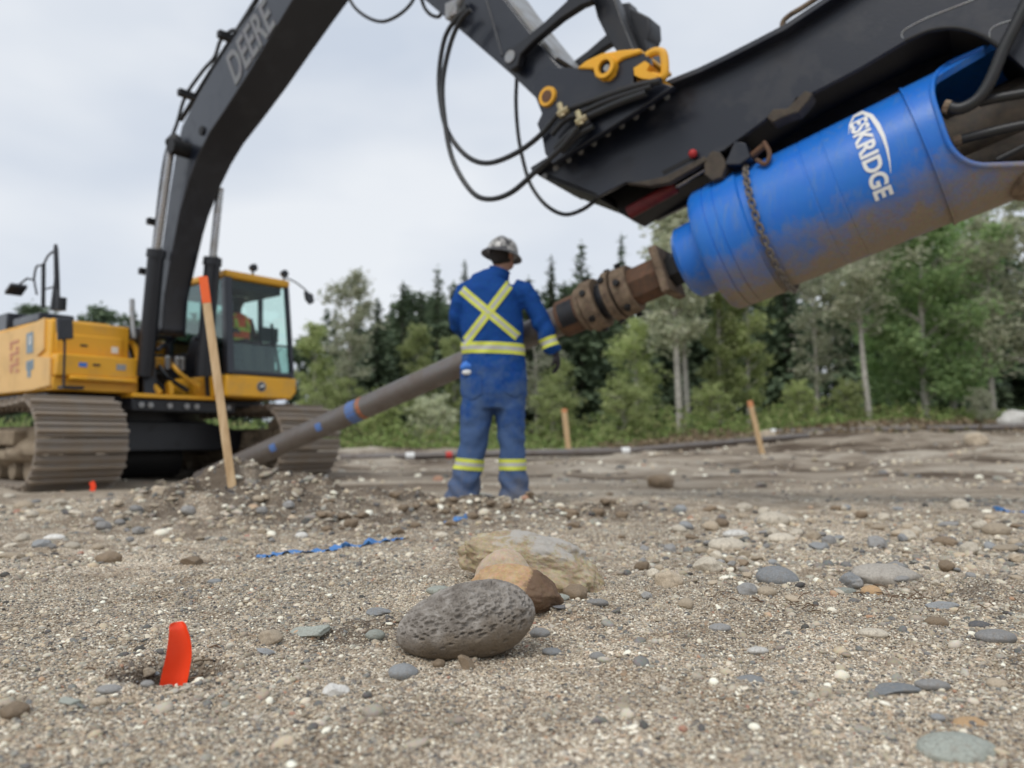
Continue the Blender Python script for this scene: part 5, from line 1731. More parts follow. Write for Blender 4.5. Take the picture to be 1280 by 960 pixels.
# -- beam: side plates, top flange, nose
WP = 0.31
bpl = lambda u, v, w_=WP: onp(u, v, A0 + AW * w_, AW)
top_e = [(672, 217), (740, 175), (800, 137), (842, 110), (880, 95), (912, 80), (950, 61), (985, 43), (1046, 3), (1110, -42), (1210, -110), (1420, -110)]
bot_e = [(1420, 160), (1330, 120), (1282, 88), (1250, 58), (1228, 44), (1205, 36), (1184, 34), (1160, 38), (1134, 50), (1075, 85), (1012, 118), (1008, 124), (996, 122), (986, 138), (966, 140), (957, 149), (905, 188), (868, 206), (835, 225), (812, 229), (782, 228), (747, 246)]
mb = MB(); mb.prism([bpl(u, v) for u, v in top_e + bot_e], -AW * 0.04)
plate = mb.build('side_plate', [M_beam], AT, bevel=0.005)
mb = MB(); mb.prism([bpl(u, v) - AW * (2 * WP - 0.04) for u, v in top_e + [(1420, 110), (1130, 55), (905, 188), (868, 206), (782, 250), (747, 246)]], AW * 0.04)
mb.build('side_plate', [M_beam], AT)
# nose plates below
mb = MB(); mb.prism([bpl(u, v, 0.05) for u, v in [(690, 216), (745, 240), (768, 250), (774, 266), (786, 272), (800, 262), (842, 236), (870, 222), (940, 190), (900, 160), (800, 190)]], AW * -0.30)
mb.build('nose_block', [M_black], AT, bevel=0.01)
mb = MB()
fl = [bpl(u, v) for u, v in top_e[:-1]]
for a, b_ in zip(fl[:-1], fl[1:]):
    pass
vs_, fs_ = [], []
for p in fl:
    d_ = AN
    vs_ += [p + AW * 0.09 + d_ * 0.02, p + AW * 0.09 - d_ * 0.015, p - AW * (2 * WP + 0.05) - d_ * 0.015, p - AW * (2 * WP + 0.05) + d_ * 0.02]
for i in range(len(fl) - 1):
    for k in range(4):
        fs_.append((i * 4 + k, i * 4 + (k + 1) % 4, i * 4 + 4 + (k + 1) % 4, i * 4 + 4 + k))
fs_.append((3, 2, 1, 0)); fs_.append(tuple((len(fl) - 1) * 4 + k for k in range(4)))
mb.add(vs_, fs_); mb.build('top_flange', [M_beam], AT, smooth=False, bevel=0.004)
mb = MB(); mb.prism([bpl(672, 219), bpl(747, 247), bpl(747, 242), bpl(676, 214)], -AW * (2 * WP - 0.05)); mb.build('nose_plate', [M_black], AT)
mb = MB(); mb.prism([bpl(u, v, WP - .05) for u, v in [(905, 175), (1012, 105), (1134, 38), (1184, 20), (1230, 30), (1285, 72), (1285, 60), (1220, 15), (1130, 20), (905, 165)]], -AW * (2 * WP - 0.1)); mb.build('bottom_plate', [M_black], AT)
# arch lip and scratches on the plate
mb = MB(); mb.tube(spline([bpl(u, v, WP + 0.004) for u, v in [(1132, 51), (1160, 39), (1184, 35), (1206, 37), (1230, 46), (1252, 61)]], 6), 0.012, 8); mb.build('arch_lip', [M_black], AT, plate)
mb = MB(); mb.tube(spline([bpl(u, v, WP + 0.001) for u, v in [(1129, 48), (1127, 43), (1133, 36), (1160, 22), (1216, 0), (1240, -12)]], 5), 0.0035, 6); mb.tube(spline([bpl(u, v, WP + 0.001) for u, v in [(1237, 48), (1238, 38), (1250, 30), (1285, 20)]], 5), 0.0035, 6); mb.build('weld_seam', [M_grey], AT, plate)
# bolts below the flange
for k, (x_, y_) in enumerate([(165, 640), (220, 600), (285, 560), (345, 520), (410, 478), (480, 430), (550, 390), (620, 345), (700, 295), (775, 245)]):
    mb = MB(); mb.lathe(bpl(640 + x_ / 4, 60 + y_ / 4, WP), AW, [(0, 0.022), (0.004, 0.022), (0.004, 0.015), (0.016, 0.014), (0.018, 0.008)], 10); mb.build('bolt', [M_grey], AT, plate)
for (x_, y_) in ((760, 175), (685, 222), (605, 275), (535, 318), (470, 365), (335, 455), (275, 490)):
    mb = MB(); mb.lathe(bpl(640 + x_ / 4, 60 + y_ / 4 - 1.5, WP + .05), AN, [(-.01, 0.014), (0.02, 0.014), (0.022, 0.006)], 8); mb.build('bolt', [M_grey], AT, plate)
# red ram, slot bar, knob and lugs under the beam
mb = MB(); mb.tube([bpl(786, 266, 0.12), bpl(845, 233, 0.12)], 0.045, 14); ram = mb.build('lift_ram', [M_dred], AT)
mb = MB(); mb.tube([bpl(845, 233, 0.12), bpl(884, 210, 0.12)], 0.018, 10); mb.build('ram_rod', [M_steel], AT, ram)
mb = MB(); mb.prism([bpl(u, v, WP + .02) for u, v in [(782, 229), (812, 232), (836, 228), (884, 200), (880, 195), (832, 220), (810, 225)]], -AW * 0.06); mb.build('slot_bar', [M_lug], AT, bevel=0.004)
mb = MB(); mb.prism([bpl(u, v, WP + .004) for u, v in [(827, 214), (866, 194), (868, 198), (830, 218)]], -AW * 0.004); mb.build('slot', [M_black], AT, plate)
v_, f_ = ico(2); kc = bpl(866, 192, WP + .03); mb = MB(); mb.add([kc + V(q) * 0.028 for q in v_], [tuple(q) for q in f_]); mb.build('knob', [flat('red_knob', (0.42, 0.035, 0.035), 0.5)], AT)
for pts, m_ in (([(880, 200), (890, 188), (900, 190), (908, 205), (902, 222), (890, 226), (880, 218)], M_lug), ([(905, 206), (918, 176), (932, 178), (938, 196), (925, 206)], M_beam), ([(958, 147), (966, 136), (984, 135), (1006, 113), (1016, 116), (1012, 124), (998, 140), (980, 146), (966, 153)], M_lug)):
    mb = MB(); mb.prism([bpl(u, v, WP + .015) for u, v in pts], -AW * 0.12); mb.build('lug', [m_], AT, bevel=0.008)
mb = MB(); mb.tube([bpl(940, 195, .24), bpl(958, 180, .24)], 0.022, 10); mb.tube(spline([bpl(946, 200, .3), bpl(957, 205, .34), bpl(962, 192, .32), bpl(955, 178, .28)], 5), 0.014, 8); mb.build('shackle', [M_rust], AT)
# handle rail on top of the beam
mb = MB(); mb.tube(spline([bpl(u, v, WP - .05) for u, v in [(980, 46), (978, 30), (986, 20), (1004, 9), (1030, -8)]], 5), 0.016, 8); mb.build('grab_rail', [M_clay], AT)
mb = MB(); mb.tube(spline([bpl(u, v, WP - .05) for u, v in [(988, 34), (1010, 20), (1034, 4), (1060, -14)]], 5), 0.022, 8); mb.build('hydraulic_hose', [M_hose], AT)

# -- coupler ears and yellow coupler
CWP = 0.265
CW = -Nn
cp = lambda u, v, w_=CWP: bpn(u, v, BN - w_)
ear = [(665, 108), (673, 92), (685, 84), (737, 85), (745, 92), (770, 78), (800, 67), (810, 66), (812, 80), (792, 88), (791, 106), (826, 103), (842, 108), (800, 136), (740, 174), (690, 205), (681, 192), (677, 170), (671, 155), (677, 142), (670, 124)]
for off in (0.0, -0.48):
    mb = MB(); mb.prism([cp(u, v) + CW * off for u, v in ear], -CW * 0.05); mb.build('coupler_ear', [M_beam], AT, bevel=0.006)
mb = MB()
mb.lathe(cp(683, 120, CWP + .02), -CW, [(0.0, 0.030), (0, 0.066), (0.02, 0.072), (0.5, 0.072), (0.5, 0.03)], 24)
cpl = mb.build('coupler_pin', [M_yel], EX)
mb = MB(); mb.lathe(cp(683, 120, CWP + .024), -CW, [(0, 0.02), (0, 0.042), (.04, 0.042)], 20); mb.build('pin_end', [M_rust], EX, cpl)
mb = MB()
mb.prism([cp(u, v, CWP + 0.02) for u, v in [(720, 85), (733, 75), (752, 66), (776, 62), (800, 60), (800, 66), (778, 73), (768, 80), (769, 92), (762, 100), (752, 101), (743, 95), (741, 86)]], -CW * 0.42)
cb = mb.build('coupler_body', [M_yel], EX, bevel=0.012)
mb = MB(); mb.lathe(cp(755, 83, CWP + .05), -CW, [(0.04, 0.046), (0, 0.046), (0, 0.072), (0.04, 0.078), (0.1, 0.078)], 24, cap=False); mb.build('coupler_pin', [M_yel], EX, cb)
mb = MB(); mb.lathe(cp(755, 83, CWP + .05), -CW, [(0.028, 0.004), (0.028, 0.047), (.04, 0.047)], 20); mb.build('pin_bore', [M_black], EX, cb)
mb = MB(); mb.lathe(cp(757, 84, CWP + .05), -CW, [(0.01, 0.004), (0.01, 0.022), (.04, 0.022)], 16); mb.build('pin_end', [M_grey], EX, cb)
mb = MB()
for dz in (0.0,):
    hk = [cp(u, v, CWP - .02) for u, v in [(809, 70), (818, 65), (827, 65), (830.5, 72), (831, 92), (826, 97.5), (814, 95)]]
    mb.tube(spline(hk, 5), 0.026, 10)
mb.prism([cp(u, v, CWP + 0.02) for u, v in [(792, 85), (806, 76), (812, 80), (808, 88), (822, 94), (820, 100), (802, 98), (793, 94)]], -CW * 0.2)
mb.build('coupler_hook', [M_yel], EX, cb, bevel=0.006)
# pipes and fittings over the ear
for pts, r_ in (([(712, 136), (740, 126), (790, 109), (826, 101)], .022), ([(716, 146), (760, 126), (815, 108)], .02), ([(726, 150), (770, 130), (808, 116)], .024), ([(690, 168), (704, 152), (718, 144)], .02), ([(694, 186), (716, 164), (738, 152)], .022), ([(702, 190), (724, 168), (742, 158)], .018)):
    mb = MB(); mb.tube(spline([cp(u, v, CWP + .05) for u, v in pts], 5), r_, 10); mb.build('hydraulic_pipe', [M_hose], AT)
for (u, v) in ((702, 138), (725, 148)):
    mb = MB(); c = cp(u, v, CWP + .07); mb.tube([c - AN * .05, c + AN * .05], 0.022, 10); mb.tube([c - AN * .02 - AX * .03, c - AN * .02 + AX * .05], 0.026, 8); mb.build('hose_fitting', [M_brass], AT)

# -- adapter train between drive and pile
def seg(nm, u0, u1, r0_, m_, r1=None, sides=36, parent=None, root=None, tilt=0):
    mb = MB(); ta_, tb2 = tu(u0), tu(u1); r1 = r1 or r0_
    mb.lathe(A0, AX, [(ta_, r0_ * .5), (ta_, r0_ * .96), (ta_ + .008, r0_), (tb2 - .008, r1), (tb2, r1 * .96), (tb2, r1 * .5)], sides)
    return mb.build(nm, [m_], root or AT, parent)


seg('drive_shaft', 836, 862, 0.115, M_black, sides=6)
mb = MB(); tc_ = tu(834); mb.box(A0 + AX * tc_, AX * 0.03, AW * 0.165, AN * 0.165); mb.build('square_flange', [M_clay], AT, bevel=0.012)
seg('kelly_box', 793, 832, 0.138, M_rust, sides=8)
seg('clamp_ring', 776, 794, 0.176, M_clay, 0.166)
seg('spacer', 750, 778, 0.130, M_dark)
seg('clamp_ring', 764, 773, 0.184, M_clay)
seg('clamp_ring', 737, 753, 0.188, M_clay, 0.182)
for (u, n_) in ((745, 5), (768, 5), (785, 6)):
    for k in range(n_):
        ph = -0.9 + k * 1.05 + u * 0.1
        mb = MB(); c = cyl(tu(u), ph, 0.180); rd = AW * math.cos(ph) + AN * math.sin(ph)
        mb.lathe(c, rd, [(-0.01, 0.024), (0.02, 0.024), (0.022, 0.012)], 6); mb.build('ring_bolt', [M_black], AT)
seg('thin_ring', 729, 735, 0.162, M_clay)
cpg = seg('coupling', 703, 731, 0.136, M_rust)
mb = MB(); vs_ = []; fs_ = []
for i in range(9):
    for k in (0, 1):
        vs_.append(cyl(tu(708 + 18 * k), -0.75 + i * 0.17, 0.139))
fs_ = [(2 * i, 2 * i + 1, 2 * i + 3, 2 * i + 2) for i in range(8)]
mb.add(vs_, fs_); mb.build('access_plate', [M_dark], AT, cpg)

# -- the steel pile
PL = thing('steel_pile', A0, 'long brown steel pipe slanting from the dirt mound up to the blue drive', 'pipe pile')
mb = MB(); mb.lathe(A0, AX, [(-0.25, 0.085), (-0.25, 0.097), (tu(706), 0.097), (tu(706), 0.085)], 36); mb.build('pipe', [M_pile], PL)
mb = MB(); mb.lathe(A0, AX, [(tu(672), 0.0975), (tu(672) + .01, 0.112), (tu(704), 0.112), (tu(704), 0.0975)], 36, cap=False); mb.build('collar', [M_pile], PL)


def patch(u, du, p0_, p1_, m_, nm):
    mb = MB(); vs_ = []; n = 8
    for i in range(n + 1):
        for k in (0, 1):
            vs_.append(cyl(tu(u - du / 2 + du * k), p0_ + (p1_ - p0_) * i / n, 0.0985))
    mb.add(vs_, [(2 * i, 2 * i + 1, 2 * i + 3, 2 * i + 2) for i in range(n)])
    mb.build(nm, [m_], PL)


for u, du in ((304, 7), (350, 7), (407, 7)):
    t_, p_ = rayc(u, 585 - (u - 285) * 0.4525, 0.0985)
    patch(u, du, p_ - 0.36, p_ + 0.36, M_dot, 'paint_dot')
patch(446, 11, -1.6, 1.5, M_dot, 'paint_band'); patch(456, 4, -1.6, 1.5, M_odot, 'paint_band')
# ears hold a cross pin: tie the beam to the stick
mb = MB(); mb.lathe(cp(683, 120, CWP - .02), Nn, [(0, .02), (0, .05), (.48, .05), (.48, .02)], 16); mb.build('cross_pin', [M_dark], EX)
# ------------------------------------------------------------------ people
def fused(mb, voxel, name, mats, smooth_it=4, wr=None):
    """lofted limbs fused into one continuous skin"""
    me = bpy.data.meshes.new('tmp'); me.from_pydata(mb.v, [], mb.f)
    bm = bmesh.new(); bm.from_mesh(me); bmesh.ops.recalc_face_normals(bm, faces=bm.faces); bm.to_mesh(me); bm.free()
    ob = bpy.data.objects.new('tmp', me); COL.objects.link(ob)
    r = ob.modifiers.new('r', 'REMESH'); r.mode = 'VOXEL'; r.voxel_size = voxel
    s = ob.modifiers.new('s', 'SMOOTH'); s.iterations = smooth_it; s.factor = 0.5
    dg = bpy.context.evaluated_depsgraph_get(); dg.update()
    out_ = bpy.data.meshes.new_from_object(ob.evaluated_get(dg))
    bpy.data.objects.remove(ob); bpy.data.meshes.remove(me)
    n = len(out_.vertices)
    if wr:
        co_ = np.empty(n * 3); out_.vertices.foreach_get('co', co_); co_ = co_.reshape(-1, 3)
        no = np.empty(n * 3); out_.vertices.foreach_get('normal', no); no = no.reshape(-1, 3)
        co_ = co_ + no * wr(co_)[:, None]
        out_.vertices.foreach_set('co', co_.ravel()); out_.update()
    v = np.empty(n * 3); out_.vertices.foreach_get('co', v); v = v.reshape(-1, 3)
    f = [tuple(p.vertices) for p in out_.polygons]
    bpy.data.meshes.remove(out_)
    m2 = MB(); m2.add([V(q) for q in v], f)
    return m2


def blob(mb, c, r, ax=None, sub=3):
    v_, f_ = ico(sub)
    ax = ax or (V((1, 0, 0)), V((0, 1, 0)), V((0, 0, 1)))
    mb.add([V(c) + ax[0] * (q[0] * r[0]) + ax[1] * (q[1] * r[1]) + ax[2] * (q[2] * r[2]) for q in v_], [tuple(q) for q in f_])


def cloth_mat():
    m, t, b = mat('blue_coverall')
    L = t.links.new
    tc = t.nodes.new('ShaderNodeTexCoord')
    sx = t.nodes.new('ShaderNodeSeparateXYZ'); L(tc.outputs['Object'], sx.inputs[0])
    n1 = noise(t, 7, 5, 0.65); n2 = noise(t, 45, 3, 0.6)
    c = mixc(t, 0.35, (0.010, 0.060, 0.245), n2.outputs['Color'], 'SOFT_LIGHT')
    # pale dust rubbed into the seat, thighs and shins
    ma = t.nodes.new('ShaderNodeMath'); ma.operation = 'MULTIPLY_ADD'; ma.inputs[1].default_value = -0.42; 
    L(sx.outputs['Z'], ma.inputs[0]); L(n1.outputs['Fac'], ma.inputs[2])
    r = ramp(t, [(-0.0 + 0.02, (0, 0, 0)), (0.28, (0.75, 0.75, 0.75))]); L(ma.outputs[0], r.inputs['Fac'])
    c = mixc(t, r.outputs['Color'], c, (0.085, 0.135, 0.235))
    n4 = noise(t, 4.5, 4, 0.7)
    mz = t.nodes.new('ShaderNodeMath'); mz.operation = 'MULTIPLY_ADD'; mz.inputs[1].default_value = -0.9
    L(sx.outputs['Z'], mz.inputs[0]); L(n4.outputs['Fac'], mz.inputs[2])
    r2 = ramp(t, [(0.22, (0, 0, 0)), (0.52, (0.6, 0.6, 0.6))]); L(mz.outputs[0], r2.inputs['Fac'])
    c = mixc(t, r2.outputs['Color'], c, (0.19, 0.17, 0.14))
    L(c, b.inputs['Base Color'])
    b.inputs['Roughness'].default_value = 0.85; b.inputs['Specular IOR Level'].default_value = 0.15
    bump(t, b, n2.outputs['Fac'], 0.3, 0.004)
    return m


M_cov = cloth_mat()
M_lime = flat('lime_tape', (0.62, 0.66, 0.10), 0.6)
M_silv = flat('silver_tape', (0.46, 0.46, 0.44), 0.4, 0.6)
M_skin = flat('skin', (0.36, 0.20, 0.14), 0.55, 0.35)
M_hair = flat('dark_hair', (0.02, 0.016, 0.014), 0.7)
M_glove = flat('dark_glove', (0.035, 0.033, 0.035), 0.8)
M_boot = worn('boot_leather', (0.06, 0.045, 0.035), 0.7, DUST, 0.4, 20)

PY = 5.5
pp = lambda u, v, dy=0.0: at(u, v, PY + dy)
foot = pp(615, 627); foot = V((foot.x, PY, hz(foot.x, PY)))
dz_ = foot.z - pp(615, 626).z
pq_ = lambda u, v, dy=0.0: pp(u, v, dy) + V((0, 0, dz_ * min(1, max(0, (v - 520) / 106))))
PER = thing('person', foot, 'worker seen from behind in blue coveralls with yellow reflective stripes and a hard hat', 'person')
k_ = 1 / 174.5
# body: one continuous skin from head to feet
turn = V((math.sin(R(38)), math.cos(R(38)), 0)); tside = V((turn.y, -turn.x, 0))
hc = pp(628, 319)
mb = MB()
blob(mb, hc + V((0, 0, 0.02)), (0.078, 0.098, 0.105), (tside, turn, ZU))
blob(mb, hc + turn * 0.055 - ZU * 0.06, (0.052, 0.05, 0.045), (tside, turn, ZU))
blob(mb, hc + turn * 0.098 - ZU * 0.015, (0.014, 0.02, 0.026), (tside, turn, ZU), 2)
for s_ in (-1, 1):
    blob(mb, hc + tside * (0.078 * s_) - ZU * 0.005 - turn * .005, (0.012, 0.022, 0.032), (tside, turn, ZU), 2)
mb.tube([pp(624, 345), pp(626, 333), hc - ZU * 0.03], [0.066, 0.058, 0.06], 16)
mb.tube([pq_(617, 505), pq_(616, 430), pq_(614, 375), pq_(618, 352), pq_(623, 343)], [0.15, 0.15, 0.17, 0.13, 0.06], 20, ell=[.7, .7, .65, .6, .8], ref=(1, 0, 0))
mb.tube([pq_(652, 364), pq_(668, 387), pq_(681, 410), pq_(688, 430), pq_(694, 443, .03)], [0.05, 0.045, 0.042, 0.034, 0.03], 12)
mb.tube([pq_(583, 364), pq_(573, 388), pq_(572, 408, .06), pq_(590, 424, .24), pq_(604, 430, .34)], [0.05, 0.045, 0.042, 0.036, 0.03], 12)
for pts in ([(601, 500), (594, 545), (585, 600), (583, 620)], [(636, 500), (640, 545), (643, 600), (644, 620)]):
    mb.tube([pq_(*q) for q in pts], [0.08, 0.06, 0.045, 0.045], 14)
body = fused(mb, 0.011, 'body', [M_skin], 3).build('body', [M_skin], PER, ang=80)


def hand(palm, dirv, side, thumb, nrm, name):
    """palm with five separate, unequal, half-curled fingers"""
    mb = MB()
    dirv = V(dirv).normalized(); side = V(side); side = (side - dirv * side.dot(dirv)).normalized(); nr = dirv.cross(side).normalized()
    if nr.dot(V(nrm)) < 0: nr = -nr
    palm = V(palm)
    mb.tube([palm - dirv * .07, palm - dirv * 0.03, palm + dirv * .02, palm + dirv * .05], [0.034, 0.038, 0.044, 0.040], 14, ell=[.8, .55, .5, .45], ref=tuple(side))
    for i, (off, ln) in enumerate(((-0.030, 0.070), (-0.010, 0.082), (0.010, 0.077), (0.029, 0.060))):
        a = palm + dirv * 0.045 + side * off
        b_ = a + dirv * ln * .42 + nr * ln * (.10 + .02 * i); c = b_ + dirv * ln * .25 + nr * ln * .28; d = c + dirv * ln * .02 + nr * ln * .28
        mb.tube(spline([a - dirv * .01, a + dirv * .012, b_, c, d], 3), [0.0115] * 10 + [0.0095] * 3, 8)
    a = palm - dirv * 0.015 + side * (-0.036 * thumb)
    mb.tube(spline([a, a + dirv * .025 - side * (.022 * thumb) + nr * .01, a + dirv * .055 - side * (.024 * thumb) + nr * .028], 4), [0.0135] * 5 + [0.011] * 4, 8)
    return fused(mb, 0.0055, name, [M_glove], 2).build(name, [M_glove], PER, ang=80)


hand(pq_(696, 447, .03), pq_(699, 466, .07) - pq_(693, 436, .02), V((0.35, 1, 0)), 1, V((-1, 0, 0)), 'glove')
hand(pq_(610, 432, .38), V((0.6, 0.5, -0.25)), V((0.2, 0.3, 1)), 1, V((0.4, -0.8, 0)), 'glove')

# coveralls
mb = MB()
tor = [(512, 617, 35, .125), (492, 617.5, 42, .150), (470, 617, 42, .150), (447, 616.5, 40, .140), (432, 616, 39.5, .135), (405, 615, 39, .142), (380, 614, 38, .142), (364, 614.5, 36.5, .130), (353, 617, 29, .105), (347, 620.5, 20, .085), (342, 623, 14.5, .075), (339, 624, 12.5, .070)]
mb.tube([pq_(u, v) for v, u, h, d in tor], [h * k_ for v, u, h, d in tor], 28, ell=[d / (h * k_) for v, u, h, d in tor], ref=(1, 0, 0))
mb.tube([pq_(*q) for q in [(641, 357), (655, 364), (664, 377), (671, 390), (679, 406), (684, 420), (689, 434), (691, 440, .02)]], [0.060, 0.074, 0.072, 0.068, 0.070, 0.068, 0.062, 0.056], 18)
mb.tube([pq_(*q) for q in [(592, 357), (581, 363), (575, 378), (573, 393, .02), (573, 406, .07), (584, 420, .20), (600, 428, .32)]], [0.058, 0.070, 0.070, 0.068, 0.070, 0.060, 0.054], 18)
mb.tube([pq_(*q) for q in [(600, 476), (597, 508), (594, 530), (592, 550), (587, 572), (582, 594), (577, 612), (576, 622)]], [0.118, 0.118, 0.110, 0.102, 0.100, 0.108, 0.122, 0.112], 20)
mb.tube([pq_(*q) for q in [(635, 476), (637, 508), (639, 530), (640, 550), (640, 572), (642, 594), (644, 612), (645, 622)]], [0.118, 0.115, 0.104, 0.096, 0.094, 0.102, 0.116, 0.108], 20)


def wrinkle(c):
    z = c[:, 2] - foot.z
    w_ = 0.012 * fbm3(c * np.array([9, 9, 13]), 3, 3)
    slant = c[:, 2] * 48 + 3.5 * np.sin(c[:, 0] * 16) + 5 * vn3(c * 5, 8)
    amp = 0.010 * (np.exp(-((z - 0.16) / 0.13) ** 2) + 0.5 * np.exp(-((z - 0.5) / 0.10) ** 2) + 0.6 * np.exp(-((z - 1.14) / 0.06) ** 2))
    amp = amp + 0.006 * np.exp(-((z - 1.28) / 0.10) ** 2) * (np.abs(c[:, 0] - foot.x) > 0.24)
    return w_ + amp * np.sin(slant)


cvm = fused(mb, 0.012, 'coveralls', [M_cov], 3, wrinkle)
bvh = BVHTree.FromPolygons([V(q) for q in cvm.v], cvm.f)
cov = cvm.build('coveralls', [M_cov], PER, ang=80)


def band(c, axis, half, n=48, split=0.34):
    axis = V(axis).normalized()
    x = axis.orthogonal().normalized(); y = axis.cross(x)
    rows = (-half, -half * split, half * split, half)
    mb = MB(); vs_ = []
    for k in range(n):
        a = 2 * math.pi * k / n; d = x * math.cos(a) + y * math.sin(a)
        for r in rows:
            hit = bvh.ray_cast(V(c) + axis * r, d, 0.4)
            p = hit[0] if hit[0] else V(c) + axis * r + d * 0.1
            vs_.append(p + d * 0.005)
    for k in range(n):
        k2 = (k + 1) % n
        for j in range(3): mb.f.append((k * 4 + j, k2 * 4 + j, k2 * 4 + j + 1, k * 4 + j + 1)); mb.m.append(1 if j == 1 else 0)
    mb.v = [tuple(q) for q in vs_]
    mb.build('reflective_band', [M_lime, M_silv], PER, cov, ang=80)


band(pq_(616, 437), (0.03, 0, 1), 0.041)
band(pq_(589, 575), pq_(587, 590) - pq_(590, 560), 0.040, split=0.3)
band(pq_(640.5, 575), (0, 0, 1), 0.040, split=0.3)
band(pq_(686.5, 428), pq_(690, 438) - pq_(683, 418), 0.036)


def stripe(a, b, half, n=40):
    mb = MB(); vs_ = []
    du, dv = b[0] - a[0], b[1] - a[1]; l_ = math.hypot(du, dv); nx, ny = -dv / l_, du / l_
    cols = (-half, -half * .34, half * .34, half)
    ok = []
    for i in range(n + 1):
        f = i / n
        for o_ in cols:
            u, v = a[0] + du * f + nx * o_, a[1] + dv * f + ny * o_
            d = ray(u, v).normalized()
            hit = bvh.ray_cast(CAM, d, 20)
            vs_.append((hit[0] - d * 0.004 + hit[1] * 0.003) if hit[0] is not None else None)
    mb.v = [tuple(q) if q is not None else (0, 0, 0) for q in vs_]
    for i in range(n):
        for j in range(3):
            f = (i * 4 + j, i * 4 + j + 1, i * 4 + 5 + j, i * 4 + 4 + j)
            if all(vs_[q] is not None for q in f): mb.f.append(f); mb.m.append(1 if j == 1 else 0)
    return mb.build('reflective_band', [M_lime, M_silv], PER, cov, ang=80)


stripe((644, 346), (580, 430), 5.6)
stripe((577, 362), (647, 421), 5.6)
# back pockets
M_pock = flat('worn_pocket', (0.065, 0.10, 0.18), 0.9, 0.1)
for poly in ([(577, 468), (602, 470), (603, 492), (590, 500), (577, 493)], [(630, 466), (656, 465), (656, 488), (644, 496), (631, 490)]):
    mb = MB(); cu_ = sum(q[0] for q in poly) / len(poly); cv_ = sum(q[1] for q in poly) / len(poly)
    rings_ = []
    for f in (0.0, 0.35, 0.7, 1.0):
        rings_.append([(cu_ + (u - cu_) * f, cv_ + (v - cv_) * f) for k in range(len(poly)) for (u, v) in [(poly[k][0] + (poly[(k + 1) % len(poly)][0] - poly[k][0]) * g, poly[k][1] + (poly[(k + 1) % len(poly)][1] - poly[k][1]) * g) for g in (0, .34, .67)]])
    pts = []; okk = True
    for rg in rings_:
        for (u, v) in rg:
            d = ray(u, v).normalized(); h = bvh.ray_cast(CAM, d, 20)
            if h[0] is None: h = (pp(u, v, -.1), V((0, -1, 0)))
            pts.append(h[0] + h[1] * 0.006)
    m_ = len(rings_[0]); ff_ = []
    for i in range(3):
        for k in range(m_): ff_.append((i * m_ + k, i * m_ + (k + 1) % m_, (i + 1) * m_ + (k + 1) % m_, (i + 1) * m_ + k))
    mb.add(pts, ff_); mb.build('pocket', [M_cov], PER, cov, ang=80)
# collar
mb = MB(); mb.tube([pp(622, 346), pp(624, 340), pp(625, 337)], [0.086, 0.078, 0.080], 24, ref=(1, 0, 0), cap=False); mb.build('collar', [M_cov], PER, cov)
# boots
for (u, tx) in ((581, -0.35), (645, 0.18)):
    h0 = pq_(u, 624); h0 = V((h0.x, PY, foot.z)); tdir = V((tx, 1, 0)).normalized(); sd_ = V((tdir.y, -tdir.x, 0))
    mb = MB()
    mb.tube([h0 + ZU * 0.14 - tdir * .01, h0 + ZU * 0.07 - tdir * .01, h0 + ZU * 0.035], [0.052, 0.054, 0.05], 14)
    mb.tube([h0 - tdir * .075 + ZU * .045, h0 - tdir * 0.02 + ZU * .05, h0 + tdir * .08 + ZU * .05, h0 + tdir * .17 + ZU * .042, h0 + tdir * .20 + ZU * .036], [.036, .048, .05, .046, .028], 14, ell=[.95, .95, .85, .75, .7], ref=tuple(sd_))
    bt = fused(mb, 0.01, 'boot', [M_boot], 2).build('boot', [M_boot], PER, ang=80)
    mb = MB(); ol = [(-.08, -.03), (-.08, .03), (0, .045), (.12, .055), (.20, .03), (.215, 0), (.20, -.03), (.12, -.055), (0, -.045)]
    mb.prism([h0 + tdir * a + sd_ * b + ZU * 0.002 for a, b in ol], ZU * 0.025); mb.build('sole', [M_black], PER, bt, bevel=0.004)
# hair, hard hat
mb = MB(); blob(mb, hc - turn * 0.018 + ZU * 0.015, (0.084, 0.092, 0.105), (tside, turn, ZU)); mb.tube([hc - turn * .045 - ZU * .03, hc - turn * .04 - ZU * .075], [.06, .045], 12)
fused(mb, 0.012, 'hair', [M_hair], 2, lambda c: 0.006 * fbm3(c * 60, 2, 4)).build('hair', [M_hair], PER, ang=80)
for s_ in (-1, 1):
    mb = MB(); blob(mb, hc + turn * 0.088 + tside * (.032 * s_) + ZU * .012, (.012, .009, .009), (tside, turn, ZU), 2); mb.build('eye', [M_white], PER)


def hat_mat():
    m, t, b = mat('scuffed_hat')
    n1 = noise(t, 26, 5, 0.7); r = ramp(t, [(0.44, (0.07, 0.07, 0.075)), (0.50, (0.34, 0.335, 0.325)), (0.62, (0.58, 0.57, 0.55))])
    t.links.new(n1.outputs['Fac'], r.inputs['Fac']); t.links.new(r.outputs['Color'], b.inputs['Base Color'])
    b.inputs['Roughness'].default_value = 0.28
    return m


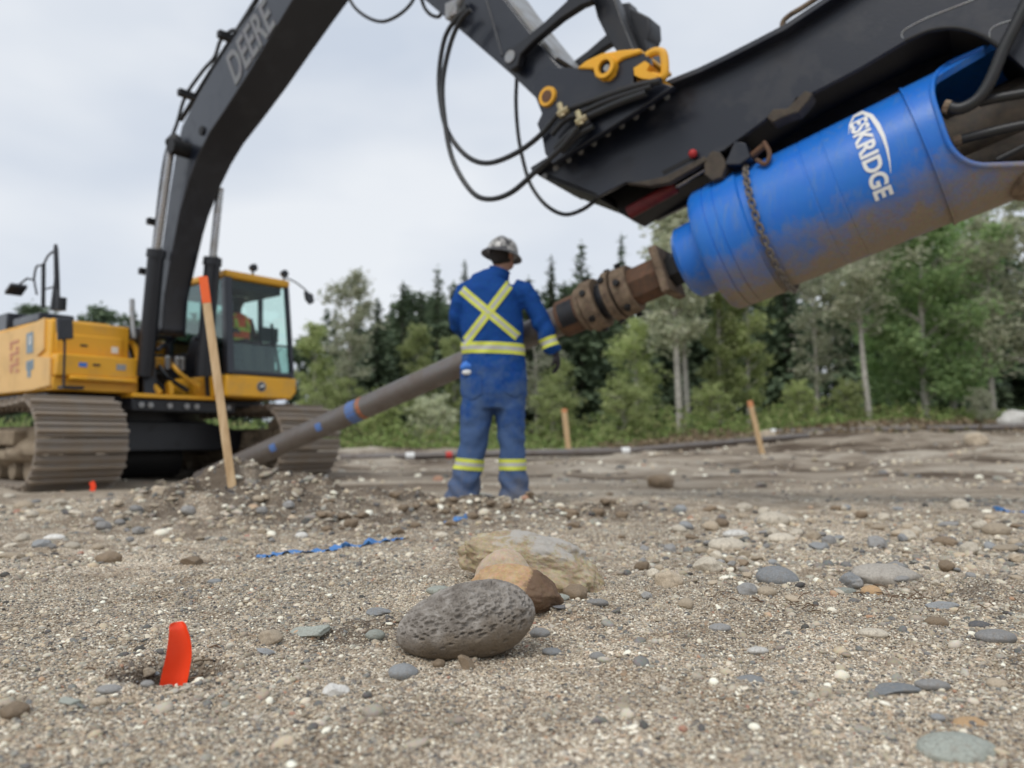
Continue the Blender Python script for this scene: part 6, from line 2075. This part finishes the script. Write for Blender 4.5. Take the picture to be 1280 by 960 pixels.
hax = (ZU + V((0.20, 0.10, 0))).normalized()
ho = pp(627.5, 318)
mb = MB()
prof = [(0.0, 0.108), (0.0, 0.118)] + [(0.124 * math.sin(a), 0.118 * math.cos(a) ** 0.75) for a in np.linspace(0.1, math.pi / 2 - 0.04, 12)]
mb.lathe(ho, hax, prof, 40)
hat = mb.build('hard_hat', [hat_mat()], PER, ang=60)
mb = MB(); mb.lathe(ho, hax, [(0.012, 0.112), (0.006, 0.130), (-0.012, 0.150), (-0.020, 0.152), (-0.016, 0.146), (-0.002, 0.126), (0.0, 0.108)], 40, cap=False); mb.build('brim', [worn('brim_dark', (0.05, 0.05, 0.055), 0.4, (0.3, 0.3, 0.29), 0.3, 25)], PER, hat)
mb = MB(); fw = (turn - hax * turn.dot(hax)).normalized()
mb.tube([ho + hax * (0.126 * math.sin(a) + 0.001) + fw * (0.121 * math.cos(a)) for a in np.linspace(0.15, math.pi - 0.15, 14)], 0.010, 8); mb.build('crest', [worn('hat_rib', (0.45, 0.45, 0.44), 0.35, (0.1, 0.1, 0.1), 0.3, 30)], PER, hat)
# rag in the back pocket
mb = MB(); hit = bvh.ray_cast(CAM, ray(583, 462).normalized(), 20)[0]
blob(mb, hit + V((0, -0.01, 0.02)), (0.040, 0.022, 0.035), None, 3)
rg = MB()
v_ = np.array(mb.v); c0_ = v_.mean(0); v_ = c0_ + (v_ - c0_) * (1 + 0.5 * fbm3((v_ - c0_) * 40, 2, 6))[:, None]
rg.add([V(q) for q in v_], mb.f)
rag = rg.build('rag', [M_bluep], None, loc=tuple(hit)); tag(rag, 'blue and white rag poking out of the back pocket of the worker', 'rag')
mb = MB(); blob(mb, hit + V((0.004, -0.012, -0.02)), (0.036, 0.018, 0.022), None, 2); mb.build('rag_tail', [M_white], rag, rag)

# operator in the cab
OY = 9.75
op = lambda u, v, dy=0.0: at(u, v, OY + dy)
oc = M((1.24, 0.84, Z0 + 0.62))
OP = thing('person', oc, 'operator sitting in the excavator cab in an orange vest and pale hard hat', 'person')
tu_ = M((1.22, 0.84, Z0 + 1.12)); hd = tu_ + ZU * 0.17 + F_ * 0.03
mb = MB(); blob(mb, hd, (.075, .09, .10), (Nn, F_, ZU)); blob(mb, hd + F_ * .09 - ZU * .01, (.013, .018, .022), (Nn, F_, ZU), 2); mb.tube([hd - ZU * .06, tu_ - ZU * .02], .05, 12)
for s_ in (-1, 1):
    sh = tu_ + Nn * (.17 * s_) - ZU * .06; el = sh + F_ * .08 - ZU * .24 + Nn * (.05 * s_); wr_ = el + F_ * .24 + ZU * .03
    mb.tube([sh, el, wr_], [.05, .042, .032], 12); mb.tube([wr_, wr_ + F_ * .05], [.03, .03], 10)
    for q in range(4): mb.tube([wr_ + F_ * .04 + Nn * (.02 * (q - 1.5)), wr_ + F_ * .09 + Nn * (.02 * (q - 1.5)) - ZU * .02, wr_ + F_ * .085 + Nn * (.02 * (q - 1.5)) - ZU * .05], .0095, 6)
    mb.tube([wr_ + F_ * .02 - Nn * (.03 * s_), wr_ + F_ * .06 - Nn * (.05 * s_) - ZU * .02], .011, 6)
    hp = oc + Nn * (.09 * s_) + ZU * .05; kn = hp + F_ * .36 + ZU * .04; an = kn + F_ * .06 - ZU * .36
    mb.tube([hp, kn, an, an + F_ * .14 - ZU * .02], [.08, .06, .045, .04], 12)
mb.tube([oc, oc + ZU * .25, tu_ - ZU * .05, tu_], [.14, .14, .16, .06], 16, ell=[.7, .7, .6, .8], ref=tuple(Nn))
fused(mb, 0.011, 'body', [M_skin], 2).build('body', [flat('dark_work_clothes', (0.10, 0.06, 0.05), 0.8)], OP, ang=80)
mb = MB(); mb.tube([oc + ZU * .04, oc + ZU * .25, tu_ - ZU * .07, tu_ - ZU * .0], [.165, .165, .185, .08], 24, ell=[.75, .75, .66, .8], ref=tuple(Nn)); ves = mb.build('vest', [M_orange], OP)
mb = MB()
for z in (0.12, 0.26): mb.tube([oc + ZU * z, oc + ZU * (z + .05)], [.170, .172], 24, ell=[.76, .76], ref=tuple(Nn), cap=False)
for s_ in (-1, 1): mb.tube([tu_ + Nn * (.07 * s_) + F_ * .06 - ZU * .03, oc + Nn * (.08 * s_) + F_ * .135 + ZU * .3], .025, 8)
mb.build('reflective_band', [M_lime], OP, ves)
mb = MB(); mb.lathe(hd + ZU * .03, ZU, [(0, .12), (.004, .12), (.01, .10)] + [(.10 * math.sin(a), .10 * math.cos(a) ** .8) for a in np.linspace(.2, 1.5, 8)], 24); mb.build('hard_hat', [M_white], OP)
# ------------------------------------------------------------------ far pipes lying on the ground
def far_pipe(a, b, r, label, marks):
    a = V(a); b = V(b)
    n = 14
    pts = []
    for i in range(n + 1):
        q = a.lerp(b, i / n); pts.append(V((q.x, q.y, 0)))
    za = hz(a.x, a.y) + r * 0.8; zb = hz(b.x, b.y) + r * 0.8
    zmx = max(hz(p.x, p.y) - (za + (zb - za) * i / n) for i, p in enumerate(pts))
    for i, p in enumerate(pts): p.z = za + (zb - za) * i / n + max(0, zmx) * 0.6
    t = thing('steel_pipe', pts[0], label, 'pipe', 'steel pipes lying on the ground far off')
    mb = MB(); mb.tube(pts, r, 12); mb.build('pipe', M_pile, t)
    for f, w_, m_ in marks:
        c = pts[0].lerp(pts[-1], f); d = (pts[-1] - pts[0]).normalized()
        mb = MB(); mb.tube([c - d * w_, c + d * w_], r * 1.06, 12); mb.build('paint_band', m_, t)


M_redm = flat('red_marking', (0.55, 0.06, 0.05), 0.6)
gp = lambda u, Y: (at(u, 565, Y).x, Y)
def P3(u, Y): return (at(u, 565, Y).x, Y, 0)
far_pipe(P3(425, 17.5), P3(790, 18.5), 0.085, 'dark steel pipe lying on the ground behind the worker, with white and red bands', [(0.23, 0.10, M_white), (0.36, 0.07, M_redm), (0.975, 0.10, M_white)])
far_pipe(P3(700, 21.5), P3(1010, 22.5), 0.085, 'dark steel pipe lying between the two far stakes', [(0.26, 0.10, M_white)])
far_pipe(P3(960, 25.0), P3(1330, 23.5), 0.10, 'dark steel pipe lying on the bank at the far right', [(0.02, 0.08, M_white)])

# ------------------------------------------------------------------ trees
def leaf_mat(name, cols, trans=0.25):
    m, t, b = mat(name)
    L = t.links.new
    g = t.nodes.new('ShaderNodeNewGeometry')
    r = ramp(t, [(i / (len(cols) - 1), c) for i, c in enumerate(cols)])
    L(g.outputs['Random Per Island'], r.inputs['Fac'])
    oi = t.nodes.new('ShaderNodeObjectInfo')
    mr = t.nodes.new('ShaderNodeMapRange'); mr.inputs['To Min'].default_value = 0.75; mr.inputs['To Max'].default_value = 1.25
    L(oi.outputs['Random'], mr.inputs['Value'])
    sc = t.nodes.new('ShaderNodeVectorMath'); sc.operation = 'SCALE'
    L(r.outputs['Color'], sc.inputs[0]); L(mr.outputs['Result'], sc.inputs['Scale'])
    L(sc.outputs[0], b.inputs['Base Color'])
    b.inputs['Roughness'].default_value = 0.6; b.inputs['Specular IOR Level'].default_value = 0.2
    tr = t.nodes.new('ShaderNodeBsdfTranslucent'); L(sc.outputs[0], tr.inputs[0])
    ms = t.nodes.new('ShaderNodeMixShader'); ms.inputs[0].default_value = trans
    o = [n for n in t.nodes if n.type == 'OUTPUT_MATERIAL'][0]
    L(b.outputs[0], ms.inputs[1]); L(tr.outputs[0], ms.inputs[2]); L(ms.outputs[0], o.inputs['Surface'])
    return m


M_spr = leaf_mat('spruce_needles', [(0.069, 0.101, 0.062), (0.106, 0.147, 0.085), (0.152, 0.199, 0.115)], 0.2)
M_asp = leaf_mat('poplar_leaves', [(0.246, 0.307, 0.118), (0.361, 0.431, 0.177), (0.455, 0.518, 0.236), (0.550, 0.579, 0.314)], 0.5)
M_pal = leaf_mat('pale_leaves', [(0.350, 0.401, 0.267), (0.495, 0.534, 0.363), (0.617, 0.638, 0.469), (0.720, 0.705, 0.555)], 0.5)
M_dgr = leaf_mat('deep_green_leaves', [(0.219, 0.332, 0.147), (0.322, 0.453, 0.200), (0.424, 0.559, 0.254)], 0.5)
M_bark = worn('pale_bark', (0.50, 0.475, 0.42), 0.85, (0.10, 0.09, 0.08), 0.35, 9, spec=0.15)
M_sbark = worn('dark_bark', (0.12, 0.10, 0.085), 0.9, (0.2, 0.19, 0.17), 0.3, 9, spec=0.1)


def quads(c, ax, bx):
    """c (n,3) centres, half axes"""
    n = len(c)
    v = np.stack([c - ax - bx, c + ax - bx, c + ax + bx, c - ax + bx], 1).reshape(-1, 3)
    return v, np.arange(4 * n).reshape(n, 4)


def leaf_tris(c, ax, bx):
    n = len(c)
    v = np.stack([c - ax * .9, c + bx * .8 - ax * 0.1, c + ax, c - bx * .8 - ax * .1], 1).reshape(-1, 3)
    return v, np.arange(4 * n).reshape(n, 4)


def rand_axes(rng, n, s, flatness=0.5):
    a = rng.normal(size=(n, 3)); a[:, 2] *= flatness; a /= np.linalg.norm(a, axis=1)[:, None]
    b = rng.normal(size=(n, 3)); b -= (b * a).sum(1)[:, None] * a; b /= np.linalg.norm(b, axis=1)[:, None]
    sz = s * rng.uniform(0.6, 1.35, n)[:, None]
    return a * sz, b * sz * 0.62


def spruce_proto(h, seed, wid=1.0, bare=0.06):
    rng = np.random.RandomState(seed)
    C, A, B = [], [], []
    z = h * bare
    while z < h * 0.985:
        f = (z - h * bare) / (h * (1 - bare))
        Lb = wid * (0.17 * h) * (1 - f) ** 0.85 * rng.uniform(0.7, 1.15) + 0.06
        nb = int(5 + 4 * (1 - f))
        ph0 = rng.uniform(0, 6.28)
        for k in range(nb):
            ph = ph0 + 6.28 * k / nb + rng.normal(0, 0.25)
            lb = Lb * rng.uniform(0.6, 1.2)
            if rng.uniform() < 0.08: continue
            d = np.array([math.cos(ph), math.sin(ph), -0.25 - 0.25 * (1 - f) + 0.5 * f])
            nseg = max(2, int(lb / 0.22))
            for q in range(nseg):
                g = (q + 0.6) / nseg
                p = np.array([0, 0, z]) + d * lb * g + np.array([0, 0, 0.12 * lb * g * g])
                w = (0.10 + 0.16 * (1 - abs(2 * g - 0.9))) * (0.5 + 0.5 * min(1, lb))
                for rep in range(2):
                    pp_ = p + rng.normal(0, 0.06, 3)
                    side = np.array([-d[1], d[0], rng.normal(0, 0.5)]); side /= np.linalg.norm(side)
                    dd = d / np.linalg.norm(d) + rng.normal(0, 0.35, 3)
                    C.append(pp_); A.append(dd * (lb / nseg) * 0.75); B.append(side * w)
        z += h * 0.021 + 0.05 * rng.uniform()
    # leader
    for k in range(10):
        C.append(np.array([0, 0, h * (0.93 + 0.008 * k)])); A.append(np.array([rng.normal(0, .05), rng.normal(0, .05), 0.07])); B.append(rng.normal(0, 0.04, 3))
    v, f = leaf_tris(np.array(C), np.array(A), np.array(B))
    crown = np_mesh('crown', v, f, [M_spr], smooth=False)
    mb = MB(); mb.tube([V((0, 0, -0.4)), V((0, 0, h * 0.4)), V((0.02, 0, h * 0.98))], [h * 0.016, h * 0.011, 0.01], 8)
    o = mb.build('trunk', [M_sbark], None, loc=(0, 0, 0)); tm = o.data; bpy.data.objects.remove(o)
    return tm, crown


def poplar_proto(h, seed, m_, wid=1.0, bare=0.25, dens=1.0, leaf=0.105, lean=0.0):
    rng = np.random.RandomState(seed)
    mb = MB()
    pts = [V((lean * f * h + 0.012 * h * math.sin(3 * f + seed), 0.012 * h * math.sin(2.3 * f + 2 * seed), f * h)) for f in (-0.04, 0.15, 0.35, 0.55, 0.75, 0.97)]
    mb.tube(spline(pts, 3), [h * 0.0150 * (1 - 0.9 * k / 15) + 0.006 for k in range(16)], 8)
    C, A, B = [], [], []
    nl = int(26 * dens) + 10
    for k in range(nl):
        f = bare + (0.96 - bare) * (k + rng.uniform()) / nl
        base = np.array([lean * f * h, 0, f * h])
        ph = rng.uniform(0, 6.28) + k * 2.4
        prof = math.sin(math.pi * min(1, (f - bare) / (1 - bare) * 0.86 + 0.14)) ** 0.7
        Lb = wid * 0.19 * h * prof * rng.uniform(0.55, 1.2) + 0.15
        up_ = rng.uniform(0.2, 0.8)
        d = np.array([math.cos(ph), math.sin(ph), up_]); d /= np.linalg.norm(d)
        tip = base + d * Lb
        mb.tube([V(base), V(base + d * Lb * 0.5 + np.array([0, 0, 0.02 * h])), V(tip)], [0.03, 0.02, 0.006], 5)
        for q in range(4):
            g = rng.uniform(0.35, 1.1)
            cc = base + d * Lb * g + rng.normal(0, 0.10 * wid, 3) * np.array([1, 1, 0.8])
            n = int(rng.uniform(18, 46) * dens)
            sg = rng.uniform(0.12, 0.26) * (0.6 + 0.4 * wid) * (h / 8)
            pts_ = cc + rng.normal(0, sg, (n, 3)) * np.array([1, 1, 0.75])
            a, b = rand_axes(rng, n, leaf)
            C.append(pts_); A.append(a); B.append(b)
    v, f = leaf_tris(np.concatenate(C), np.concatenate(A), np.concatenate(B))
    crown = np_mesh('crown', v, f, [m_], smooth=False)
    o = mb.build('trunk', [M_bark], None, loc=(0, 0, 0)); tm = o.data; bpy.data.objects.remove(o)
    return tm, crown


PROTO = {}
for k in range(3): PROTO['spruce%d' % k] = spruce_proto(8, 200 + k, [1.25, 1.05, 0.78][k])
for k in range(3): PROTO['green%d' % k] = poplar_proto(8, 300 + k, M_asp, [1.0, 1.3, 0.8][k], [0.12, 0.05, 0.2][k], 1.3)
for k in range(2): PROTO['pale%d' % k] = poplar_proto(8, 320 + k, M_pal, [0.9, 1.1][k], [0.35, 0.22][k], 0.9)
PROTO['lean0'] = poplar_proto(8, 331, M_pal, 1.2, 0.40, 1.1, lean=-0.085)
for k in range(2): PROTO['deep%d' % k] = poplar_proto(8, 340 + k, M_dgr, [1.5, 1.2][k], [0.06, 0.10][k], 1.6)
PROTO['bush0'] = poplar_proto(3, 351, M_asp, 2.2, 0.02, 1.2, 0.075)
PROTO['bush1'] = poplar_proto(3, 352, M_pal, 2.4, 0.02, 1.2, 0.075)


def tree(kind, u, vtop, Y, label, group=None, name='tree', cat='tree', hproto=8.0):
    x = at(u, 540, Y).x
    zg = hz(x, Y)
    ztop = at(u, vtop, Y).z
    h = ztop - zg
    tm, cm_ = PROTO[kind]
    t = thing(name, (x, Y, zg), label, cat, group)
    t['label'] = label
    s = h / hproto
    rz = random.uniform(0, 6.28) if not kind.startswith('lean') else 0.0
    wv = random.uniform(0.9, 1.12)
    for nm, me in (('trunk', tm), ('crown', cm_)):
        o = bpy.data.objects.new(nm, me); COL.objects.link(o); o.parent = t
        o.scale = (s * wv, s * wv, s); o.rotation_euler = (0, 0, rz)
    return t


random.seed(21)
TT = [
 # kind, u, top v, Y, label
 ('green2', 392, 404, 34, 'bright green poplar just right of the excavator cab'),
 ('pale0', 437, 342, 31, 'thin pale poplar between the cab and the worker, taller than its neighbours'),
 ('spruce2', 417, 385, 40, 'dark spruce half hidden behind the thin pale poplar by the cab'),
 ('spruce0', 470, 372, 38, 'dark spruce right of the thin pale poplar near the cab'),
 ('spruce0', 502, 352, 40, 'broad dark spruce left of the worker, above the slanting pile'),
 ('green2', 520, 405, 33, 'young green poplar low behind the slanting pile'),
 ('spruce1', 546, 332, 41, 'tall narrow spruce just left of the worker'),
 ('spruce2', 580, 326, 42, 'spruce whose tip shows left of the hard hat'),
 ('green0', 566, 420, 34, 'green poplar behind the left arm of the worker'),
 ('spruce1', 661, 345, 40, 'spruce right behind the shoulder of the worker'),
 ('spruce2', 690, 320, 39, 'spruce with a bare ragged tip right of the hard hat'),
 ('spruce1', 728, 301, 40, 'tallest dark spruce between the hard hat and the blue drive'),
 ('spruce2', 779, 292, 43, 'very thin spruce tip above the muddy coupling'),
 ('spruce0', 752, 380, 42, 'wide dark spruce under the muddy coupling'),
 ('green1', 700, 450, 33, 'yellow green bushy poplar behind the hand of the worker'),
 ('green1', 795, 400, 32, 'bushy yellow green poplar left of the pale double trunk'),
 ('pale0', 849, 235, 29.5, 'tall pale trunked poplar under the blue neck of the drive'),
 ('pale0', 858, 265, 30.2, 'second pale trunk close beside the tall pale trunked poplar'),
 ('green2', 902, 330, 31, 'slim green poplar right of the pale double trunk'),
 ('green0', 938, 345, 31, 'green poplar with a thin bare stem beside the leaning stake'),
 ('spruce0', 880, 330, 44, 'dark spruce behind the pale double trunk'),
 ('spruce0', 985, 300, 42, 'dark spruce in the gap under the blue barrel'),
 ('spruce1', 960, 310, 45, 'narrow dark spruce in the gap left of the leaning pale poplar'),
 ('lean0', 1092, 262, 28, 'grey green poplar with a leaning pale trunk under the blue barrel'),
 ('pale1', 1020, 330, 30, 'grey green leafy poplar left of the leaning pale trunk'),
 ('deep0', 1160, 240, 29, 'big full green poplar right of the leaning pale trunk'),
 ('deep1', 1192, 270, 31.5, 'second full green poplar joined to the big one'),
 ('deep1', 1120, 300, 33, 'full green poplar behind the leaning pale trunk'),
 ('pale1', 1246, 262, 29, 'grey green poplar at the right edge beside the sky gap'),
 ('pale1', 1296, 235, 28, 'pale poplar cut by the right edge'),
 ('spruce0', 1050, 290, 44, 'dark spruce behind the leaning pale trunk'),
 ('spruce0', 448, 392, 43, 'broad dark spruce behind the thin pale poplar, lower than its neighbours'),
 ('spruce1', 525, 362, 43, 'dark spruce between the broad spruce and the tall one left of the worker'),
 ('spruce0', 600, 358, 44, 'broad dark spruce straight behind the worker'),
 ('spruce0', 640, 372, 43, 'low broad spruce behind the right shoulder stripe of the worker'),
 ('spruce0', 706, 352, 44, 'broad spruce between the ragged spruce and the tallest one'),
 ('spruce1', 808, 345, 44, 'dark spruce behind the square flange of the coupling'),
 ('green2', 612, 430, 34, 'green poplar hidden low behind the legs of the worker'),
 ('pale1', 668, 400, 36, 'pale poplar just right of the back of the worker'),
 ('spruce1', 1228, 300, 46, 'dark spruce far back beside the grey green poplar at the right edge'),
]
for k in TT: tree(k[0], k[1], k[2], k[3], k[4], 'trees along the edge of the clearing', 'spruce_tree' if k[0].startswith('spruce') else 'poplar_tree')
for (kd, u, vt, Y, lb) in [('bush1', 1228, 488, 26.5, 'grey green bush at the right at the foot of the poplars'), ('bush0', 690, 490, 29, 'green bush between the legs of the trees right of the worker'),
                         ('bush0', 480, 492, 29, 'green bush left of the worker under the slanting pile'), ('bush0', 780, 480, 28.5, 'green bush left of the pale double trunk'),
                         ('bush0', 1000, 480, 28, 'green bush right of the far leaning stake'), ('bush0', 890, 485, 28.5, 'green bush between the pale double trunk and the leaning stake'),
                         ('bush1', 540, 500, 29.5, 'pale bush just left of the worker'), ('bush0', 1060, 478, 28, 'green bush at the foot of the leaning pale trunk'),
                         ('bush0', 420, 480, 30, 'green bush beside the right crawler track')]:
    tree(kd, u, vt, Y, lb, 'bushes along the edge of the clearing', 'bush', 'bush', 3.0)


def forest_mass():
    rng = np.random.RandomState(8)
    VV, FF, n = [], [], 0
    for k in range(120):
        x = rng.uniform(-40, 50); Y = rng.uniform(44, 62)
        h = rng.uniform(6.2, 9.0) * (1.0 + 0.004 * (x + 10)) * (Y / 46) * (0.90 if x < -7 else 1.0) + 0.8
        me = PROTO['spruce%d' % rng.randint(3)][1] if rng.uniform() < 0.6 else PROTO['deep%d' % rng.randint(2)][1]
        nv = len(me.vertices); v = np.empty(nv * 3); me.vertices.foreach_get('co', v); v = v.reshape(-1, 3)
        v = v.reshape(-1, 4, 3)
        keep = rng.uniform(size=len(v)) < 0.55
        v = v[keep]
        s = h / 8; a = rng.uniform(0, 6.28); ca, sa = math.cos(a), math.sin(a)
        ctr = v.mean(1, keepdims=True); v = ctr + (v - ctr) * 1.5
        v = v.reshape(-1, 3)
        w = np.stack([(v[:, 0] * ca - v[:, 1] * sa) * s * 1.1 + x, (v[:, 0] * sa + v[:, 1] * ca) * s * 1.1 + Y, v[:, 2] * s + hz(x, Y)], -1)
        VV.append(w); FF.append(np.arange(n, n + len(w)).reshape(-1, 4)); n += len(w)
    me = np_mesh('forest', np.concatenate(VV), np.concatenate(FF), [M_spr], smooth=False)
    o = bpy.data.objects.new('forest', me); COL.objects.link(o)
    tag(o, 'dark mass of forest behind the first row of trees', None, None, 'stuff')


forest_mass()


def undergrowth():
    rng = np.random.RandomState(9)
    C, A, B = [], [], []
    n = 24000
    x = rng.uniform(-26, 30, n); y = 26.6 + 9.5 * rng.uniform(0, 1, n) ** 1.6
    hh = 0.45 + 1.0 * np.clip(0.5 + fbm2(x * 0.5, y * 0.5, 2, 61), 0, 1)
    hh = hh * sm(26.4, 28.3, y + 1.2 * fbm2(x * 0.35, y * 0.0, 2, 63)) * (1 - 0.45 * sm(5, 9, x))
    z = H(x, y, False) + hh * rng.uniform(0, 1, n)
    c = np.stack([x, y, z], -1)[hh > 0.08]
    a, b = rand_axes(rng, len(c), 0.12, 1.0)
    v, f = leaf_tris(c, a, b)
    me = np_mesh('undergrowth', v, f, [leaf_mat('weed_leaves', [(0.177, 0.250, 0.081), (0.258, 0.346, 0.121), (0.338, 0.419, 0.161), (0.370, 0.354, 0.177)], 0.5)], smooth=False)
    o = bpy.data.objects.new('undergrowth', me); COL.objects.link(o)
    tag(o, 'low green weeds along the foot of the trees', None, None, 'stuff')
    # brown brush on the bank at the right
    n = 5000
    x = rng.uniform(3, 26, n); y = rng.uniform(23.5, 28.5, n)
    z = H(x, y, False) + rng.uniform(0, 0.28, n) * np.clip(0.6 + 1.2 * fbm2(x * .6, y * .6, 2, 66), 0, 1)
    c = np.stack([x, y, z], -1)
    a, b = rand_axes(rng, n, 0.10, 1.0)
    v, f = leaf_tris(c, a, b)
    me = np_mesh('dry_brush', v, f, [leaf_mat('dry_leaves', [(0.13, 0.09, 0.055), (0.20, 0.145, 0.09), (0.28, 0.22, 0.14), (0.12, 0.13, 0.06)], 0.1)], smooth=False)
    o = bpy.data.objects.new('dry_brush', me); COL.objects.link(o)
    tag(o, 'brown dry brush and litter on the bank below the trees', None, None, 'stuff')


undergrowth()
